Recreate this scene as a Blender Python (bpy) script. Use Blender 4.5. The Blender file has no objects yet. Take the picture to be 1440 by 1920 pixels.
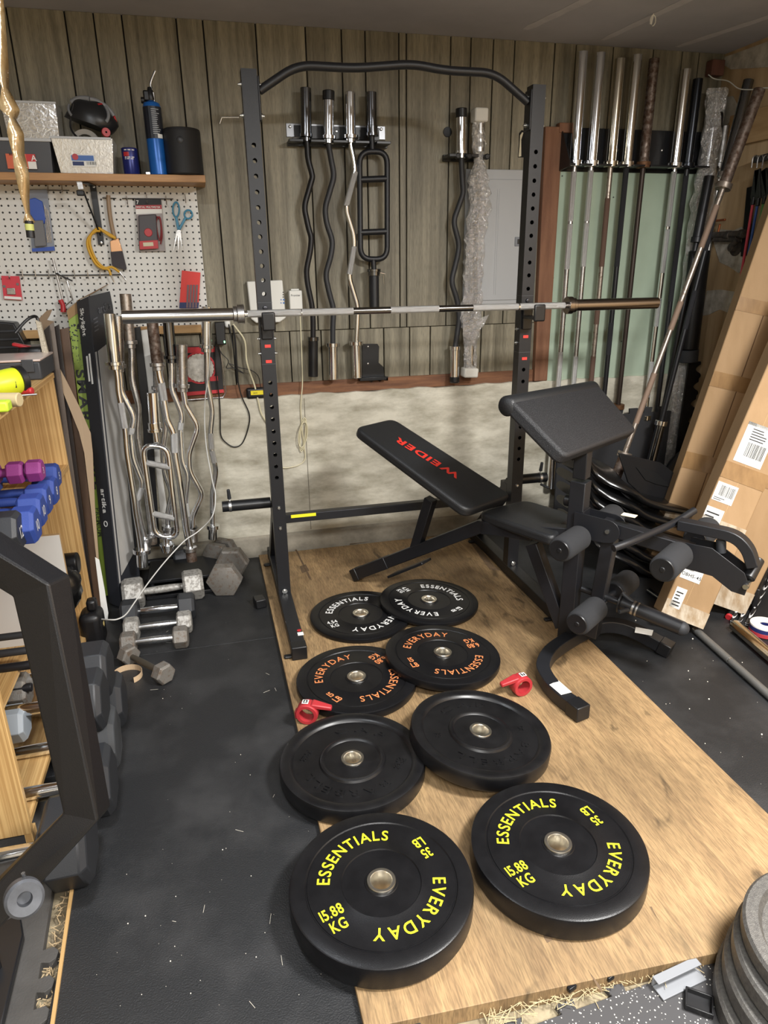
import bpy, bmesh, math, random
from mathutils import Vector as V, Matrix, Quaternion
random.seed(7)
S = bpy.context.scene
COL = S.collection
PI = math.pi
R = math.radians
# ------------------------------------------------------------------ camera
CF, CH, CP, CY, CR = 1284.0, 1.506, 0.349, 0.2445, 0.0135
fw = V((math.sin(CY)*math.cos(CP), math.cos(CY)*math.cos(CP), -math.sin(CP)))
rt0 = V((math.cos(CY), -math.sin(CY), 0)); dn0 = fw.cross(rt0)
rt = rt0*math.cos(CR)+dn0*math.sin(CR); dn = dn0*math.cos(CR)-rt0*math.sin(CR)
EYE = V((0, 0, CH))
cam = bpy.data.cameras.new('camera'); co = bpy.data.objects.new('camera', cam); COL.objects.link(co)
m = Matrix((rt, -dn, -fw)).transposed().to_4x4(); m.translation = EYE
co.matrix_world = m
cam.sensor_width = 36; cam.lens = 36*CF/1920; cam.clip_start = .02
S.camera = co
def ray(px, py):
    return fw+rt*((px-720)/CF)+dn*((py-960)/CF)
def U(px, py, x=None, y=None, z=None):
    """point of the place seen at a pixel, on a given real plane x=, y= or z="""
    d = ray(px, py)
    for i, v in enumerate((x, y, z)):
        if v is not None:
            return EYE+d*((v-EYE[i])/d[i])
def UP(px, py, p, n):
    d = ray(px, py); n = V(n)
    return EYE+d*((V(p)-EYE).dot(n)/d.dot(n))
def UD(px, py, dist):
    return EYE+ray(px, py)*dist
# ------------------------------------------------------------------ materials
def lin(c):
    return tuple(((v/255)/12.92 if v/255 <= .04045 else ((v/255+.055)/1.055)**2.4) for v in c)+(1,)
_M = {}
def mat(name, c, rough=.5, metal=0, n=None, c2=None, scale=(8, 8, 8), lo=.35, hi=.65, bump=0, bscale=60, rvar=0, coat=0, trans=0, detail=6, spec=.5, emit=0):
    """principled material; c2 mixed in by a stretched noise; bump from a fine noise"""
    if name in _M: return _M[name]
    m = bpy.data.materials.new(name); m.use_nodes = True
    nt = m.node_tree; N = nt.nodes; L = nt.links
    b = N['Principled BSDF']
    b.inputs['Base Color'].default_value = lin(c)
    b.inputs['Roughness'].default_value = rough
    b.inputs['Metallic'].default_value = metal
    b.inputs['Specular IOR Level'].default_value = spec
    if coat: b.inputs['Coat Weight'].default_value = coat; b.inputs['Coat Roughness'].default_value = .15
    if trans: b.inputs['Transmission Weight'].default_value = trans; b.inputs['IOR'].default_value = 1.2
    if emit: b.inputs['Emission Color'].default_value = lin(c); b.inputs['Emission Strength'].default_value = emit
    tc = N.new('ShaderNodeTexCoord')
    if c2 is not None:
        mp = N.new('ShaderNodeMapping'); mp.inputs['Scale'].default_value = scale
        nz = N.new('ShaderNodeTexNoise'); nz.inputs['Scale'].default_value = 1; nz.inputs['Detail'].default_value = detail
        nz.inputs['Roughness'].default_value = .6
        cr = N.new('ShaderNodeValToRGB')
        cr.color_ramp.elements[0].position = lo; cr.color_ramp.elements[0].color = lin(c)
        cr.color_ramp.elements[1].position = hi; cr.color_ramp.elements[1].color = lin(c2)
        L.new(tc.outputs['Object'], mp.inputs[0]); L.new(mp.outputs[0], nz.inputs[0])
        L.new(nz.outputs[0], cr.inputs[0]); L.new(cr.outputs[0], b.inputs['Base Color'])
        if rvar:
            mr = N.new('ShaderNodeMapRange'); mr.inputs[1].default_value = lo; mr.inputs[2].default_value = hi
            mr.inputs[3].default_value = rough; mr.inputs[4].default_value = rough+rvar
            L.new(nz.outputs[0], mr.inputs[0]); L.new(mr.outputs[0], b.inputs['Roughness'])
    if bump:
        n2 = N.new('ShaderNodeTexNoise'); n2.inputs['Scale'].default_value = bscale; n2.inputs['Detail'].default_value = 3
        bp = N.new('ShaderNodeBump'); bp.inputs['Strength'].default_value = bump; bp.inputs['Distance'].default_value = .003
        L.new(tc.outputs['Object'], n2.inputs[0]); L.new(n2.outputs[0], bp.inputs['Height']); L.new(bp.outputs[0], b.inputs['Normal'])
    _M[name] = m; return m
BLK = mat('powder_coated_black_steel', (24, 25, 29), .42, 0, bump=.15, bscale=900)
BLK2 = mat('satin_black_steel', (24, 25, 28), .35)
CHR = mat('polished_chrome', (236, 239, 243), .13, 1)
CHR2 = mat('worn_chrome', (212, 213, 215), .24, 1, c2=(165, 163, 160), scale=(30, 30, 30), rvar=.15)
KNU = mat('knurled_steel', (215, 215, 214), .42, 1, bump=.7, bscale=1400)
KNUD = mat('dark_knurled_steel', (58, 58, 62), .5, .6, bump=.7, bscale=1400)
NICK = mat('warm_nickel', (212, 205, 188), .18, 1)
BRZ = mat('bronzed_steel', (140, 131, 124), .22, 1)
RUST = mat('rusty_steel', (124, 112, 104), .45, .7, c2=(84, 64, 52), scale=(45, 45, 45), lo=.4, hi=.6, rvar=.2)
RUSTL = mat('lightly_rusted_steel', (164, 154, 144), .38, .85, c2=(116, 98, 84), scale=(60, 60, 60), lo=.5, hi=.7, rvar=.2)
RUB = mat('black_rubber', (14, 14, 16), .34, c2=(21, 21, 23), scale=(14, 14, 14), bump=.12, bscale=500, spec=.3)
RUBG = mat('grey_black_rubber', (38, 40, 44), .6, bump=.2, bscale=400)
FOAM = mat('charcoal_foam', (38, 39, 42), .95, bump=.5, bscale=700)
PLB = mat('black_plastic', (22, 22, 24), .4)
VIN = mat('black_vinyl', (30, 31, 33), .45, bump=.35, bscale=260)
WHT = mat('white_plastic', (226, 226, 220), .45)
RED = mat('red_plastic', (178, 40, 46), .4)
YEL = mat('yellow_ink', (226, 226, 40), .5)
ORG = mat('orange_ink', (222, 136, 84), .5)
WINK = mat('white_ink', (228, 228, 226), .5)
PAPER = mat('white_paper', (232, 232, 228), .7)
INK = mat('black_ink', (24, 24, 26), .6)
REDL = mat('red_label', (226, 62, 54), .5)
# ------------------------------------------------------------------ mesh builder
def frame(d, up=None):
    d = V(d).normalized()
    up = V(up) if up is not None else V((0, 0, 1))
    if abs(d.dot(up.normalized())) > .999: up = V((0, 1, 0)) if abs(d.y) < .9 else V((1, 0, 0))
    x = up.cross(d).normalized(); y = d.cross(x).normalized()
    return x, y, d
class MB:
    def __init__(s): s.bm = bmesh.new()
    def face(s, vs):
        try: return s.bm.faces.new(vs)
        except ValueError: return None
    def hexa(s, p):
        v = [s.bm.verts.new(q) for q in p]
        for f in ((3, 2, 1, 0), (4, 5, 6, 7), (0, 1, 5, 4), (1, 2, 6, 5), (2, 3, 7, 6), (3, 0, 4, 7)):
            s.face([v[i] for i in f])
        return s
    def box(s, c, size, M=None):
        c = V(c); h = V(size)/2
        p = [V((x*h.x, y*h.y, z*h.z)) for z in (-1, 1) for x, y in ((-1, -1), (1, -1), (1, 1), (-1, 1))]
        if M is not None: p = [M.to_3x3() @ q for q in p]
        return s.hexa([q+c for q in p])
    def bx(s, x0, x1, y0, y1, z0, z1):
        return s.box(((x0+x1)/2, (y0+y1)/2, (z0+z1)/2), (abs(x1-x0), abs(y1-y0), abs(z1-z0)))
    def bar(s, p0, p1, w, h, up=None):
        p0 = V(p0); p1 = V(p1); x, y, d = frame(p1-p0, up)
        q = []
        for p in (p0, p1):
            for a, b in ((-1, -1), (1, -1), (1, 1), (-1, 1)): q.append(p+x*(a*w/2)+y*(b*h/2))
        return s.hexa(q)
    def sweep(s, pts, sec, up=None, closed=False, caps=True, scales=None):
        """sweep closed section [(x,y)] along polyline"""
        pts = [V(p) for p in pts]; n = len(pts); rings = []
        prev = None
        for i, p in enumerate(pts):
            if closed: a = pts[i-1]; c = pts[(i+1) % n]
            else: a = pts[max(0, i-1)]; c = pts[min(n-1, i+1)]
            d = (c-a)
            if d.length < 1e-9: d = V((0, 0, 1))
            d.normalize()
            if up is not None: x, y, _ = frame(d, up)
            elif prev is None: x, y, _ = frame(d)
            else:
                x = (prev-d*prev.dot(d)).normalized(); y = d.cross(x).normalized()
            prev = x
            # mitre scale
            k = 1.0
            if 0 < i < n-1 or closed:
                d1 = (p-a).normalized(); cs = max(.35, d1.dot(d)); k = 1/cs
                bend = (d1-d*d1.dot(d))
                bx = bend.normalized() if bend.length > 1e-6 else None
            else: bx = None
            ring = []
            sc = scales[i] if scales else 1
            for u, w in sec:
                o = (x*u+y*w)*sc
                if bx is not None and k > 1.02: o = o+bx*(o.dot(bx)*(k-1))
                ring.append(s.bm.verts.new(p+o))
            rings.append(ring)
        m_ = len(sec)
        for i in range(n if closed else n-1):
            a, b = rings[i], rings[(i+1) % n]
            for j in range(m_): s.face((a[j], a[(j+1) % m_], b[(j+1) % m_], b[j]))
        if not closed and caps:
            s.face(list(reversed(rings[0]))); s.face(rings[-1])
        return s
    def tube(s, pts, r, n=12, closed=False, radii=None):
        sec = [(math.cos(2*PI*i/n)*r, math.sin(2*PI*i/n)*r) for i in range(n)]
        return s.sweep(pts, sec, None, closed, scales=[q/r for q in radii] if radii else None)
    def rect(s, pts, w, h, up=(0, 0, 1)):
        return s.sweep(pts, [(-w/2, -h/2), (w/2, -h/2), (w/2, h/2), (-w/2, h/2)], up)
    def cyl(s, p0, p1, r, r1=None, n=24):
        return s.tube([p0, p1], r, n, radii=[r, r if r1 is None else r1])
    def lathe(s, prof, o=(0, 0, 0), ax=(0, 0, 1), n=48, closed=False):
        x, y, d = frame(ax); o = V(o); rings = []
        for r, h in prof:
            if r < 1e-6: rings.append([s.bm.verts.new(o+d*h)]); continue
            rings.append([s.bm.verts.new(o+d*h+x*(r*math.cos(2*PI*i/n))+y*(r*math.sin(2*PI*i/n))) for i in range(n)])
        k = len(rings)
        for i in range(k if closed else k-1):
            a, b = rings[i], rings[(i+1) % k]
            for j in range(n):
                if len(a) == 1 and len(b) == 1: continue
                if len(a) == 1: s.face((a[0], b[j], b[(j+1) % n]))
                elif len(b) == 1: s.face((a[j], a[(j+1) % n], b[0]))
                else: s.face((a[j], a[(j+1) % n], b[(j+1) % n], b[j]))
        return s
    def prism(s, poly, t):
        """poly: 3D points in a plane, extruded by vector t"""
        t = V(t); a = [s.bm.verts.new(V(p)) for p in poly]; b = [s.bm.verts.new(V(p)+t) for p in poly]
        s.face(list(reversed(a))); s.face(b); n = len(a)
        for i in range(n): s.face((a[i], a[(i+1) % n], b[(i+1) % n], b[i]))
        return s
    def quad(s, *p):
        s.face([s.bm.verts.new(V(q)) for q in p]); return s
    def ball(s, c, r, sc=(1, 1, 1), n=16):
        bmesh.ops.create_uvsphere(s.bm, u_segments=n, v_segments=n//2+2, radius=r,
                                  matrix=Matrix.Translation(V(c)) @ Matrix.Diagonal((*sc, 1)))
        return s
    def mesh(s, me, M):
        n0 = len(s.bm.verts); s.bm.from_mesh(me); s.bm.verts.ensure_lookup_table()
        bmesh.ops.transform(s.bm, matrix=M, verts=s.bm.verts[n0:]); return s
    def build(s, name, m, parent=None, bevel=0, ang=35, local=False, seg=2, solid=0):
        bm = s.bm
        bmesh.ops.recalc_face_normals(bm, faces=bm.faces)
        if parent is not None and not local:
            bm.transform(rootM(parent).inverted())
        me = bpy.data.meshes.new(name); bm.to_mesh(me); bm.free()
        me.materials.append(m)
        o = bpy.data.objects.new(name, me); COL.objects.link(o)
        if parent is not None: o.parent = parent
        if ang:
            me.polygons.foreach_set('use_smooth', [True]*len(me.polygons)); me.set_sharp_from_angle(angle=R(ang))
        if solid:
            q = o.modifiers.new('s', 'SOLIDIFY'); q.thickness = solid; q.offset = 0
        if bevel:
            q = o.modifiers.new('b', 'BEVEL'); q.width = bevel; q.segments = seg; q.limit_method = 'ANGLE'; q.angle_limit = R(40)
        return o
_RM = {}
def rootM(o):
    while o.parent is not None: o = o.parent
    return _RM.get(o.name, Matrix.Identity(4)).copy()
def thing(name, label, cat, loc=(0, 0, 0), rot=None, group=None):
    o = bpy.data.objects.new(name, None); COL.objects.link(o); o.empty_display_size = .05
    M = Matrix.Translation(V(loc))
    if rot is not None: M = M @ rot.to_4x4()
    o.matrix_world = M; _RM[o.name] = M
    o['label'] = label; o['category'] = cat
    if group: o['group'] = group
    return o
def tag(o, label, cat, group=None, kind=None):
    o['label'] = label; o['category'] = cat
    if group: o['group'] = group
    if kind: o['kind'] = kind
    return o
def struct(o, label=None):
    o['kind'] = 'structure'
    if label: o['label'] = label
    return o
def fillet(pts, r, n=4, closed=False):
    pts = [V(p) for p in pts]; out = []; k = len(pts)
    for i, p in enumerate(pts):
        if not closed and i in (0, k-1): out.append(p); continue
        a = pts[i-1]; c = pts[(i+1) % k]
        da = (a-p); dc = (c-p); ra = min(r, da.length*.45, dc.length*.45)
        s0 = p+da.normalized()*ra; s1 = p+dc.normalized()*ra
        for j in range(n+1):
            t = j/n; out.append(s0*(1-t)**2+p*(2*t*(1-t))+s1*t*t)
    return out
def spline(pts, n=8):
    pts = [V(p) for p in pts]; P = [pts[0]*2-pts[1]]+pts+[pts[-1]*2-pts[-2]]; out = []
    for i in range(1, len(P)-2):
        for j in range(n):
            t = j/n; a, b, c, d = P[i-1:i+3]
            out.append(.5*((2*b)+(c-a)*t+(2*a-5*b+4*c-d)*t*t+(3*b-3*c+d-a)*t**3))
    out.append(pts[-1]); return out
# ------------------------------------------------------------------ lettering
_G = {}
def glyph(ch, bold=.012, ext=.0):
    k = (ch, bold, ext)
    if k not in _G:
        cu = bpy.data.curves.new('t', 'FONT'); cu.body = ch; cu.size = 1; cu.offset = bold; cu.extrude = ext; cu.resolution_u = 4
        o = bpy.data.objects.new('t', cu); COL.objects.link(o)
        dg = bpy.context.evaluated_depsgraph_get(); dg.update()
        me = bpy.data.meshes.new_from_object(o.evaluated_get(dg)); xs = [v.co.x for v in me.vertices] or [0, .3]
        _G[k] = (me, min(xs), max(xs)); bpy.data.objects.remove(o)
    return _G[k]
def text(mb, s, M, size, sx=1, gap=.12, bold=.012, align=0, ext=0):
    """straight text on the matrix's xy plane, x along, centred if align=0, left if 1"""
    w = 0; L = []
    for ch in s:
        if ch == ' ': w += .35; continue
        me, a, b = glyph(ch, bold, ext); L.append((me, w-a)); w += (b-a)+gap
    off = -w/2 if align == 0 else 0
    for me, x in L:
        mb.mesh(me, M @ Matrix.Diagonal((size*sx, size, size, 1)) @ Matrix.Translation(V((x+off, -.36, 0))))
    return mb
def arctext(mb, s, rad, ang, size, z, sx=1, gap=.14, bold=.015, ext=0):
    """reads clockwise, tops outward, centred at ang (degrees)"""
    w = 0; L = []
    for ch in s:
        me, a, b = glyph(ch, bold, ext); L.append((me, w+(b-a)/2, (a+b)/2)); w += (b-a)+gap
    w -= gap
    for me, c, mid in L:
        th = R(ang)-(c-w/2)*size*sx/rad
        mb.mesh(me, Matrix.Rotation(th-PI/2, 4, 'Z') @ Matrix.Translation(V((0, rad, z))) @ Matrix.Diagonal((size*sx, size, size, 1)) @ Matrix.Translation(V((-mid, -.36, 0))))
def basis(o, x, y, z=None):
    x = V(x).normalized(); y = V(y); y = (y-x*y.dot(x)).normalized(); z = x.cross(y)
    M = Matrix((x, y, z)).transposed().to_4x4(); M.translation = V(o); return M
# ================================================================== the room
YB = 3.574; HC = 2.499
def floor_mat():
    m = mat('bare_concrete_floor', (150, 138, 112), .85, c2=(110, 98, 78), scale=(20, 20, 20), bump=.4, bscale=80); return m
struct(MB().bx(-1.6, 2.85, -2.2, 3.7, -.1, -.03).build('floor', floor_mat(), ang=0))
CEIL = mat('grey_drywall_ceiling', (176, 176, 184), .85, c2=(160, 160, 168), scale=(1.5, 1.5, 1.5), bump=.1, bscale=90)
struct(MB().bx(-1.7, 2.95, -2.3, 3.8, HC, HC+.08).build('ceiling', CEIL, ang=0))
JT = mat('joint_compound', (198, 197, 202), .8, c2=(184, 183, 188), scale=(9, 9, 9))
# plaster joints of the ceiling : seen at these pixel ends, they lie on the ceiling
for i, (a, b, w) in enumerate([((985, 55), (1100, 0), .05), ((1130, 75), (1310, -10), .045), ((1270, 88), (1440, 32), .05)]):
    p = U(*a, z=HC-.0005); q = U(*b, z=HC-.0005); q = p+(q-p)*1.8
    d = (q-p).normalized(); s_ = V((-d.y, d.x, 0))*w/2
    n = 14; pl = []; pr = []
    for k in range(n+1):
        t = k/n; c = p.lerp(q, t); ww = 1+.12*math.sin(k*2.1+i)
        if k == 0: ww = .55
        pl.append(c+s_*ww); pr.append(c-s_*ww)
    struct(MB().prism(pl+pr[::-1], (0, 0, -.0006)).build('ceiling_joint', JT, ang=0))
# back wall : wood-look panelling made of grooved boards
def panel_mat():
    m = bpy.data.materials.new('woodgrain_panelling'); m.use_nodes = True
    nt = m.node_tree; N = nt.nodes; L = nt.links; b = N['Principled BSDF']
    tc = N.new('ShaderNodeTexCoord'); mp = N.new('ShaderNodeMapping'); mp.inputs['Scale'].default_value = (34, 34, 1.6)
    nz = N.new('ShaderNodeTexNoise'); nz.inputs['Scale'].default_value = 1; nz.inputs['Detail'].default_value = 7; nz.inputs['Distortion'].default_value = .6
    geo = N.new('ShaderNodeNewGeometry')
    add = N.new('ShaderNodeVectorMath'); add.operation = 'ADD'
    cmb = N.new('ShaderNodeCombineXYZ'); mul = N.new('ShaderNodeMath'); mul.operation = 'MULTIPLY'; mul.inputs[1].default_value = 37
    L.new(geo.outputs['Random Per Island'], mul.inputs[0]); L.new(mul.outputs[0], cmb.inputs[2])
    L.new(tc.outputs['Object'], add.inputs[0]); L.new(cmb.outputs[0], add.inputs[1]); L.new(add.outputs[0], mp.inputs[0]); L.new(mp.outputs[0], nz.inputs[0])
    cr = N.new('ShaderNodeValToRGB'); E_ = cr.color_ramp.elements
    E_[0].position = .3; E_[0].color = lin((100, 94, 78)); E_[1].position = .7; E_[1].color = lin((148, 141, 121))
    L.new(nz.outputs[0], cr.inputs[0])
    # fine ticks of the printed grain
    mp2 = N.new('ShaderNodeMapping'); mp2.inputs['Scale'].default_value = (420, 420, 26)
    n2 = N.new('ShaderNodeTexNoise'); n2.inputs['Scale'].default_value = 1; n2.inputs['Detail'].default_value = 2
    L.new(add.outputs[0], mp2.inputs[0]); L.new(mp2.outputs[0], n2.inputs[0])
    r2 = N.new('ShaderNodeMapRange'); r2.inputs[1].default_value = .32; r2.inputs[2].default_value = .55; r2.inputs[3].default_value = .74; r2.inputs[4].default_value = 1.04
    L.new(n2.outputs[0], r2.inputs[0])
    mx = N.new('ShaderNodeMixRGB'); mx.blend_type = 'MULTIPLY'; mx.inputs[0].default_value = 1
    L.new(cr.outputs[0], mx.inputs[1]); L.new(r2.outputs[0], mx.inputs[2])
    r3 = N.new('ShaderNodeMapRange'); r3.inputs[3].default_value = .9; r3.inputs[4].default_value = 1.06
    L.new(geo.outputs['Random Per Island'], r3.inputs[0])
    mx2 = N.new('ShaderNodeMixRGB'); mx2.blend_type = 'MULTIPLY'; mx2.inputs[0].default_value = 1
    L.new(mx.outputs[0], mx2.inputs[1]); L.new(r3.outputs[0], mx2.inputs[2]); L.new(mx2.outputs[0], b.inputs['Base Color'])
    b.inputs['Roughness'].default_value = .55
    return m
PAN = panel_mat()
ZL = 1.188
gx = [U(px, 100, y=YB).x for px in (25, 131, 184, 236, 336, 385, 482, 574, 641, 685, 748, 762, 845, 883, 925, 965, 1040, 1080, 1150, 1225, 1280, 1312)]
g2 = [U(px, 680, y=YB).x for px in (380, 440, 498, 546, 604, 720, 768, 806, 900, 966)]
gx = [-1.5, -1.3, -1.12, -.93, -.76]+[g for g in gx]
def boards(gs, x0, x1, z0, z1, y, mb):
    e = [x0]+[g for g in gs if x0 < g < x1]+[x1]; h = .003
    for a, b in zip(e, e[1:]):
        if b-a > .012: mb.bx(a+h, b-h, y, y+.02, z0, z1)
mb = MB(); XC = 2.747
boards(gx, -1.65, XC, ZL, HC, YB, mb); boards([-1.3, -1, -.7, -.4, -.2]+g2, -1.65, U(1010, 680, y=YB).x, .93, ZL-.003, YB-.003, mb)
struct(mb.build('wall_back', PAN, bevel=.0015, ang=0, seg=1))
struct(MB().bx(-1.7, 2.95, YB+.012, YB+.1, -.1, HC+.05).build('wall_back_backing', mat('dark_gap', (30, 28, 24), .9), ang=0))
CON = mat('cast_concrete', (208, 203, 187), .9, c2=(146, 140, 122), scale=(6, 6, 16), lo=.36, hi=.74, bump=.7, bscale=45, detail=12)
CON2 = mat('damp_concrete', (160, 153, 138), .9, c2=(118, 112, 100), scale=(9, 9, 12), lo=.3, hi=.7, bump=.6, bscale=55, detail=10)
# foundation wall : poured concrete, slightly proud, rough top edge and a footing
cx0, cx1 = -1.65, XC
mb = MB(); n = 90; YF = YB-.035
top = []
for k in range(n+1):
    x = cx0+(cx1-cx0)*k/n
    top.append((x, .868+.004*math.sin(k*1.7)+.003*math.sin(k*.6)))
poly = [V((x, YF, z)) for x, z in top]
mb.prism([V((cx0, YF, 0))]+poly+[V((cx1, YF, 0))], (0, .13, 0))
struct(mb.build('wall_back_foundation', CON, ang=0))
mb = MB().hexa([V((cx0, YF-.028, -.01)), V((cx1, YF-.028, -.01)), V((cx1, YF+.01, -.01)), V((cx0, YF+.01, -.01)), V((cx0, YF-.016, .105)), V((cx1, YF-.016, .105)), V((cx1, YF+.01, .12)), V((cx0, YF+.01, .12))])
struct(mb.build('wall_back_footing', CON2, ang=0, bevel=.006))
# vertical pour joint line & rough patches are in the material; thin form seam
struct(MB().bx(U(575, 850, y=YF).x, U(575, 850, y=YF).x+.003, YF-.002, YF+.002, .12, .85).build('wall_back_seam', mat('seam_grey', (118, 112, 100), .9), ang=0))
SILL = mat('reddish_sill_wood', (134, 92, 62), .7, c2=(98, 64, 44), scale=(4, 40, 40), bump=.3, bscale=120)
struct(MB().bx(-1.65, U(1010, 705, y=YB).x, YB-.012, YB+.02, .866, .932).build('trim_1', SILL, bevel=.003, ang=0))
# right part : open stud and green board
xs0 = U(1017, 300, y=3.55).x; xs1 = U(1050, 300, y=3.55).x; zs = U(1030, 238, y=3.55).z
STUD = mat('old_brown_stud', (106, 70, 50), .75, c2=(140, 100, 74), scale=(30, 30, 3), lo=.3, hi=.8, bump=.4, bscale=100)
struct(MB().hexa([V((U(1000, 712, y=3.55).x, 3.535, .87)), V((U(1018, 712, y=3.55).x+.02, 3.535, .87)), V((U(1018, 712, y=3.55).x+.02, YB+.01, .87)), V((U(1000, 712, y=3.55).x, YB+.01, .87)),
                  V((xs0, 3.535, zs)), V((xs1, 3.535, zs)), V((xs1, YB+.01, zs)), V((xs0, YB+.01, zs))]).build('trim_2', STUD, bevel=.004, ang=0))
GRN = mat('green_moisture_board', (172, 188, 168), .75, c2=(160, 176, 156), scale=(3, 3, 3), bump=.08, bscale=200)
gz1 = U(1060, 318, y=3.55).z; gz0 = U(1050, 716, y=3.55).z; gx0 = U(1022, 600, y=3.55).x
struct(MB().bx(gx0, XC-.06, 3.552, YB+.005, gz0, gz1).build('wall_back_greenboard', GRN, bevel=.002, ang=0))
mb = MB()
for (px, py) in ((1037, 521), (1032, 593), (1030, 616), (1025, 686), (1054, 330), (1150, 370), (1165, 640)):
    p = U(px, py, y=3.551); mb.lathe([(0, -.001), (.004, 0), (.004, .002)], p, (0, -1, 0), 10)
struct(mb.build('trim_3', mat('grey_screw_head', (100, 104, 98), .5, .4)))
# right wall : tan panelling with bare plaster patches
TAN = mat('tan_wood_panel', (190, 164, 128), .65, c2=(166, 140, 104), scale=(3, 26, 2.2), lo=.3, hi=.7, bump=.1, bscale=60)
struct(MB().bx(XC, XC+.1, -2.2, YB+.02, 0, HC).build('wall_right', TAN, ang=0))
PLA = mat('grey_plaster', (204, 199, 188), .85, c2=(150, 144, 132), scale=(12, 12, 12), bump=.3, bscale=90)
def patch(pix, nm, m_, th=.003):
    pts = [U(px, py, x=XC-.0005) for px, py in pix]
    struct(MB().prism(pts, (-th, 0, 0)).build(nm, m_, ang=0))
patch([(1356, 108), (1380, 100), (1440, 78), (1500, 58), (1500, 110), (1440, 126), (1372, 130), (1358, 122)], 'wall_right_plaster_band', PLA)
patch([(1338, 452), (1352, 430), (1376, 432), (1392, 425), (1400, 445), (1388, 470), (1400, 500), (1385, 512), (1368, 500), (1350, 492)], 'wall_right_plaster_patch', PLA)
patch([(1326, 545), (1352, 543), (1384, 548), (1382, 584), (1370, 588), (1350, 580), (1330, 590), (1318, 592)], 'wall_right_plaster_strip', PLA)
patch([(1345, 185), (1375, 180), (1385, 200), (1372, 225), (1358, 240), (1350, 215)], 'wall_right_plaster_smear', PLA)
struct(MB().bx(XC-.02, XC, 2.2, 3.45, U(1420, 258, x=XC).z-.02, U(1420, 205, x=XC).z).build('trim_4', mat('pale_rail_wood', (178, 148, 108), .6, c2=(156, 124, 84), scale=(3, 3, 30)), bevel=.003, ang=0))
LWM = mat('left_wall_panel', (140, 128, 104), .7, c2=(120, 108, 84), scale=(20, 3, 2))
struct(MB().bx(-1.75, -1.65, -2.2, YB+.1, 0, HC).build('wall_left', LWM, ang=0))
struct(MB().bx(-1.7, 2.85, -2.3, -2.2, 0, HC).build('wall_front', mat('front_wall_paint', (170, 165, 155), .8), ang=0))
# exposed block and wire in the top right corner
p = U(1342, 128, y=3.54)
struct(MB().box((p.x, 3.545, p.z), (.075, .05, .07)).build('trim_5', mat('redwood_block', (112, 74, 62), .8, c2=(84, 54, 46), scale=(30, 6, 6)), bevel=.004, ang=0))
p = U(1063, 240, y=3.54)
struct(MB().box((p.x, 3.55, p.z), (.09, .04, .045)).build('trim_6', STUD, bevel=.004, ang=0))
pts = [U(1328, 140, y=3.52), U(1340, 148, y=3.51), U(1365, 152, y=3.42), U(1385, 166, y=3.3), U(1410, 168, y=3.2), U(1440, 165, y=3.1), U(1470, 175, y=3.0)]
tag(MB().tube(spline(pts, 6), .0025, 6).build('loose_wire', WHT), 'thin white wire hanging across the top right wall corner', 'wire')
# hook in ceiling
p = U(1224, 40, z=HC-.03)
tag(MB().tube([p+V((.013*math.cos(a), 0, .02*math.sin(a)+.003)) for a in [i*2*PI/16-PI/2 for i in range(15)]]+[p+V((0, 0, .028))], .0022, 6).build('ceiling_hook', WHT), 'small white screw hook in the ceiling', 'hook')
# ================================================================== floor coverings
MATM = mat('worn_rubber_mat', (27, 28, 30), .52, c2=(56, 56, 57), scale=(4, 4, 4), lo=.45, hi=.85, bump=.5, bscale=260, detail=12)
def bottom(px, py): return U(px, py, z=0)
MA = U(142, 1650, z=0); MB_ = U(102, 1920, z=0)
def slabpoly(pts, z0, z1): return MB().prism([V((p[0], p[1], z0)) for p in pts], (0, 0, z1-z0))
tag(slabpoly([(-.62, .3), (-.405, .3), (-.405, 1.5), (-.405, 2.62), (.162, 2.62), (.18, 1.03), (.2, .5), (-.25, .5), (-.33, .3)][0:0]+[(MA.x, MA.y), (MB_.x-.02, .35), (.30, .35), (.30, 2.62), (-.72, 2.62), (-.72, 1.95), (MA.x-.0, 1.95)], -.029, 0).build('rubber_mat', MATM, bevel=.002, ang=0), 'worn black rubber gym mat left of the plywood, nearest the camera', 'mat', 'black rubber gym mats')
tag(slabpoly([(-.40, 2.625), (.30, 2.625), (.30, 3.51), (-1.2, 3.51), (-1.2, 2.625)], -.0292, -.0002).build('rubber_mat', MATM, bevel=.002, ang=0), 'black rubber gym mat under the chrome dumbbells by the concrete wall', 'mat', 'black rubber gym mats')
tag(slabpoly([(.32, 1.2), (2.73, 1.2), (2.73, 3.51), (.32, 3.51)], -.0292, -.0003).build('rubber_mat', MATM, bevel=.002, ang=0), 'black rubber gym mat right of the plywood under the cardboard boxes', 'mat', 'black rubber gym mats')
SPK = bpy.data.materials.new('speckled_rubber'); SPK.use_nodes = True
nt = SPK.node_tree; N = nt.nodes; b_ = N['Principled BSDF']; b_.inputs['Roughness'].default_value = .8
vo = N.new('ShaderNodeTexVoronoi'); vo.inputs['Scale'].default_value = 130; vo.inputs['Randomness'].default_value = 1
nz = N.new('ShaderNodeTexNoise'); nz.inputs['Scale'].default_value = 140
tc = N.new('ShaderNodeTexCoord')
mth = N.new('ShaderNodeMath'); mth.operation = 'MULTIPLY_ADD'; mth.inputs[1].default_value = .55; mth.inputs[2].default_value = -.09
nt.links.new(tc.outputs['Object'], vo.inputs[0]); nt.links.new(tc.outputs['Object'], nz.inputs[0]); nt.links.new(nz.outputs[0], mth.inputs[0])
lt = N.new('ShaderNodeMath'); lt.operation = 'LESS_THAN'; nt.links.new(vo.outputs['Distance'], lt.inputs[0]); nt.links.new(mth.outputs[0], lt.inputs[1])
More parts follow.
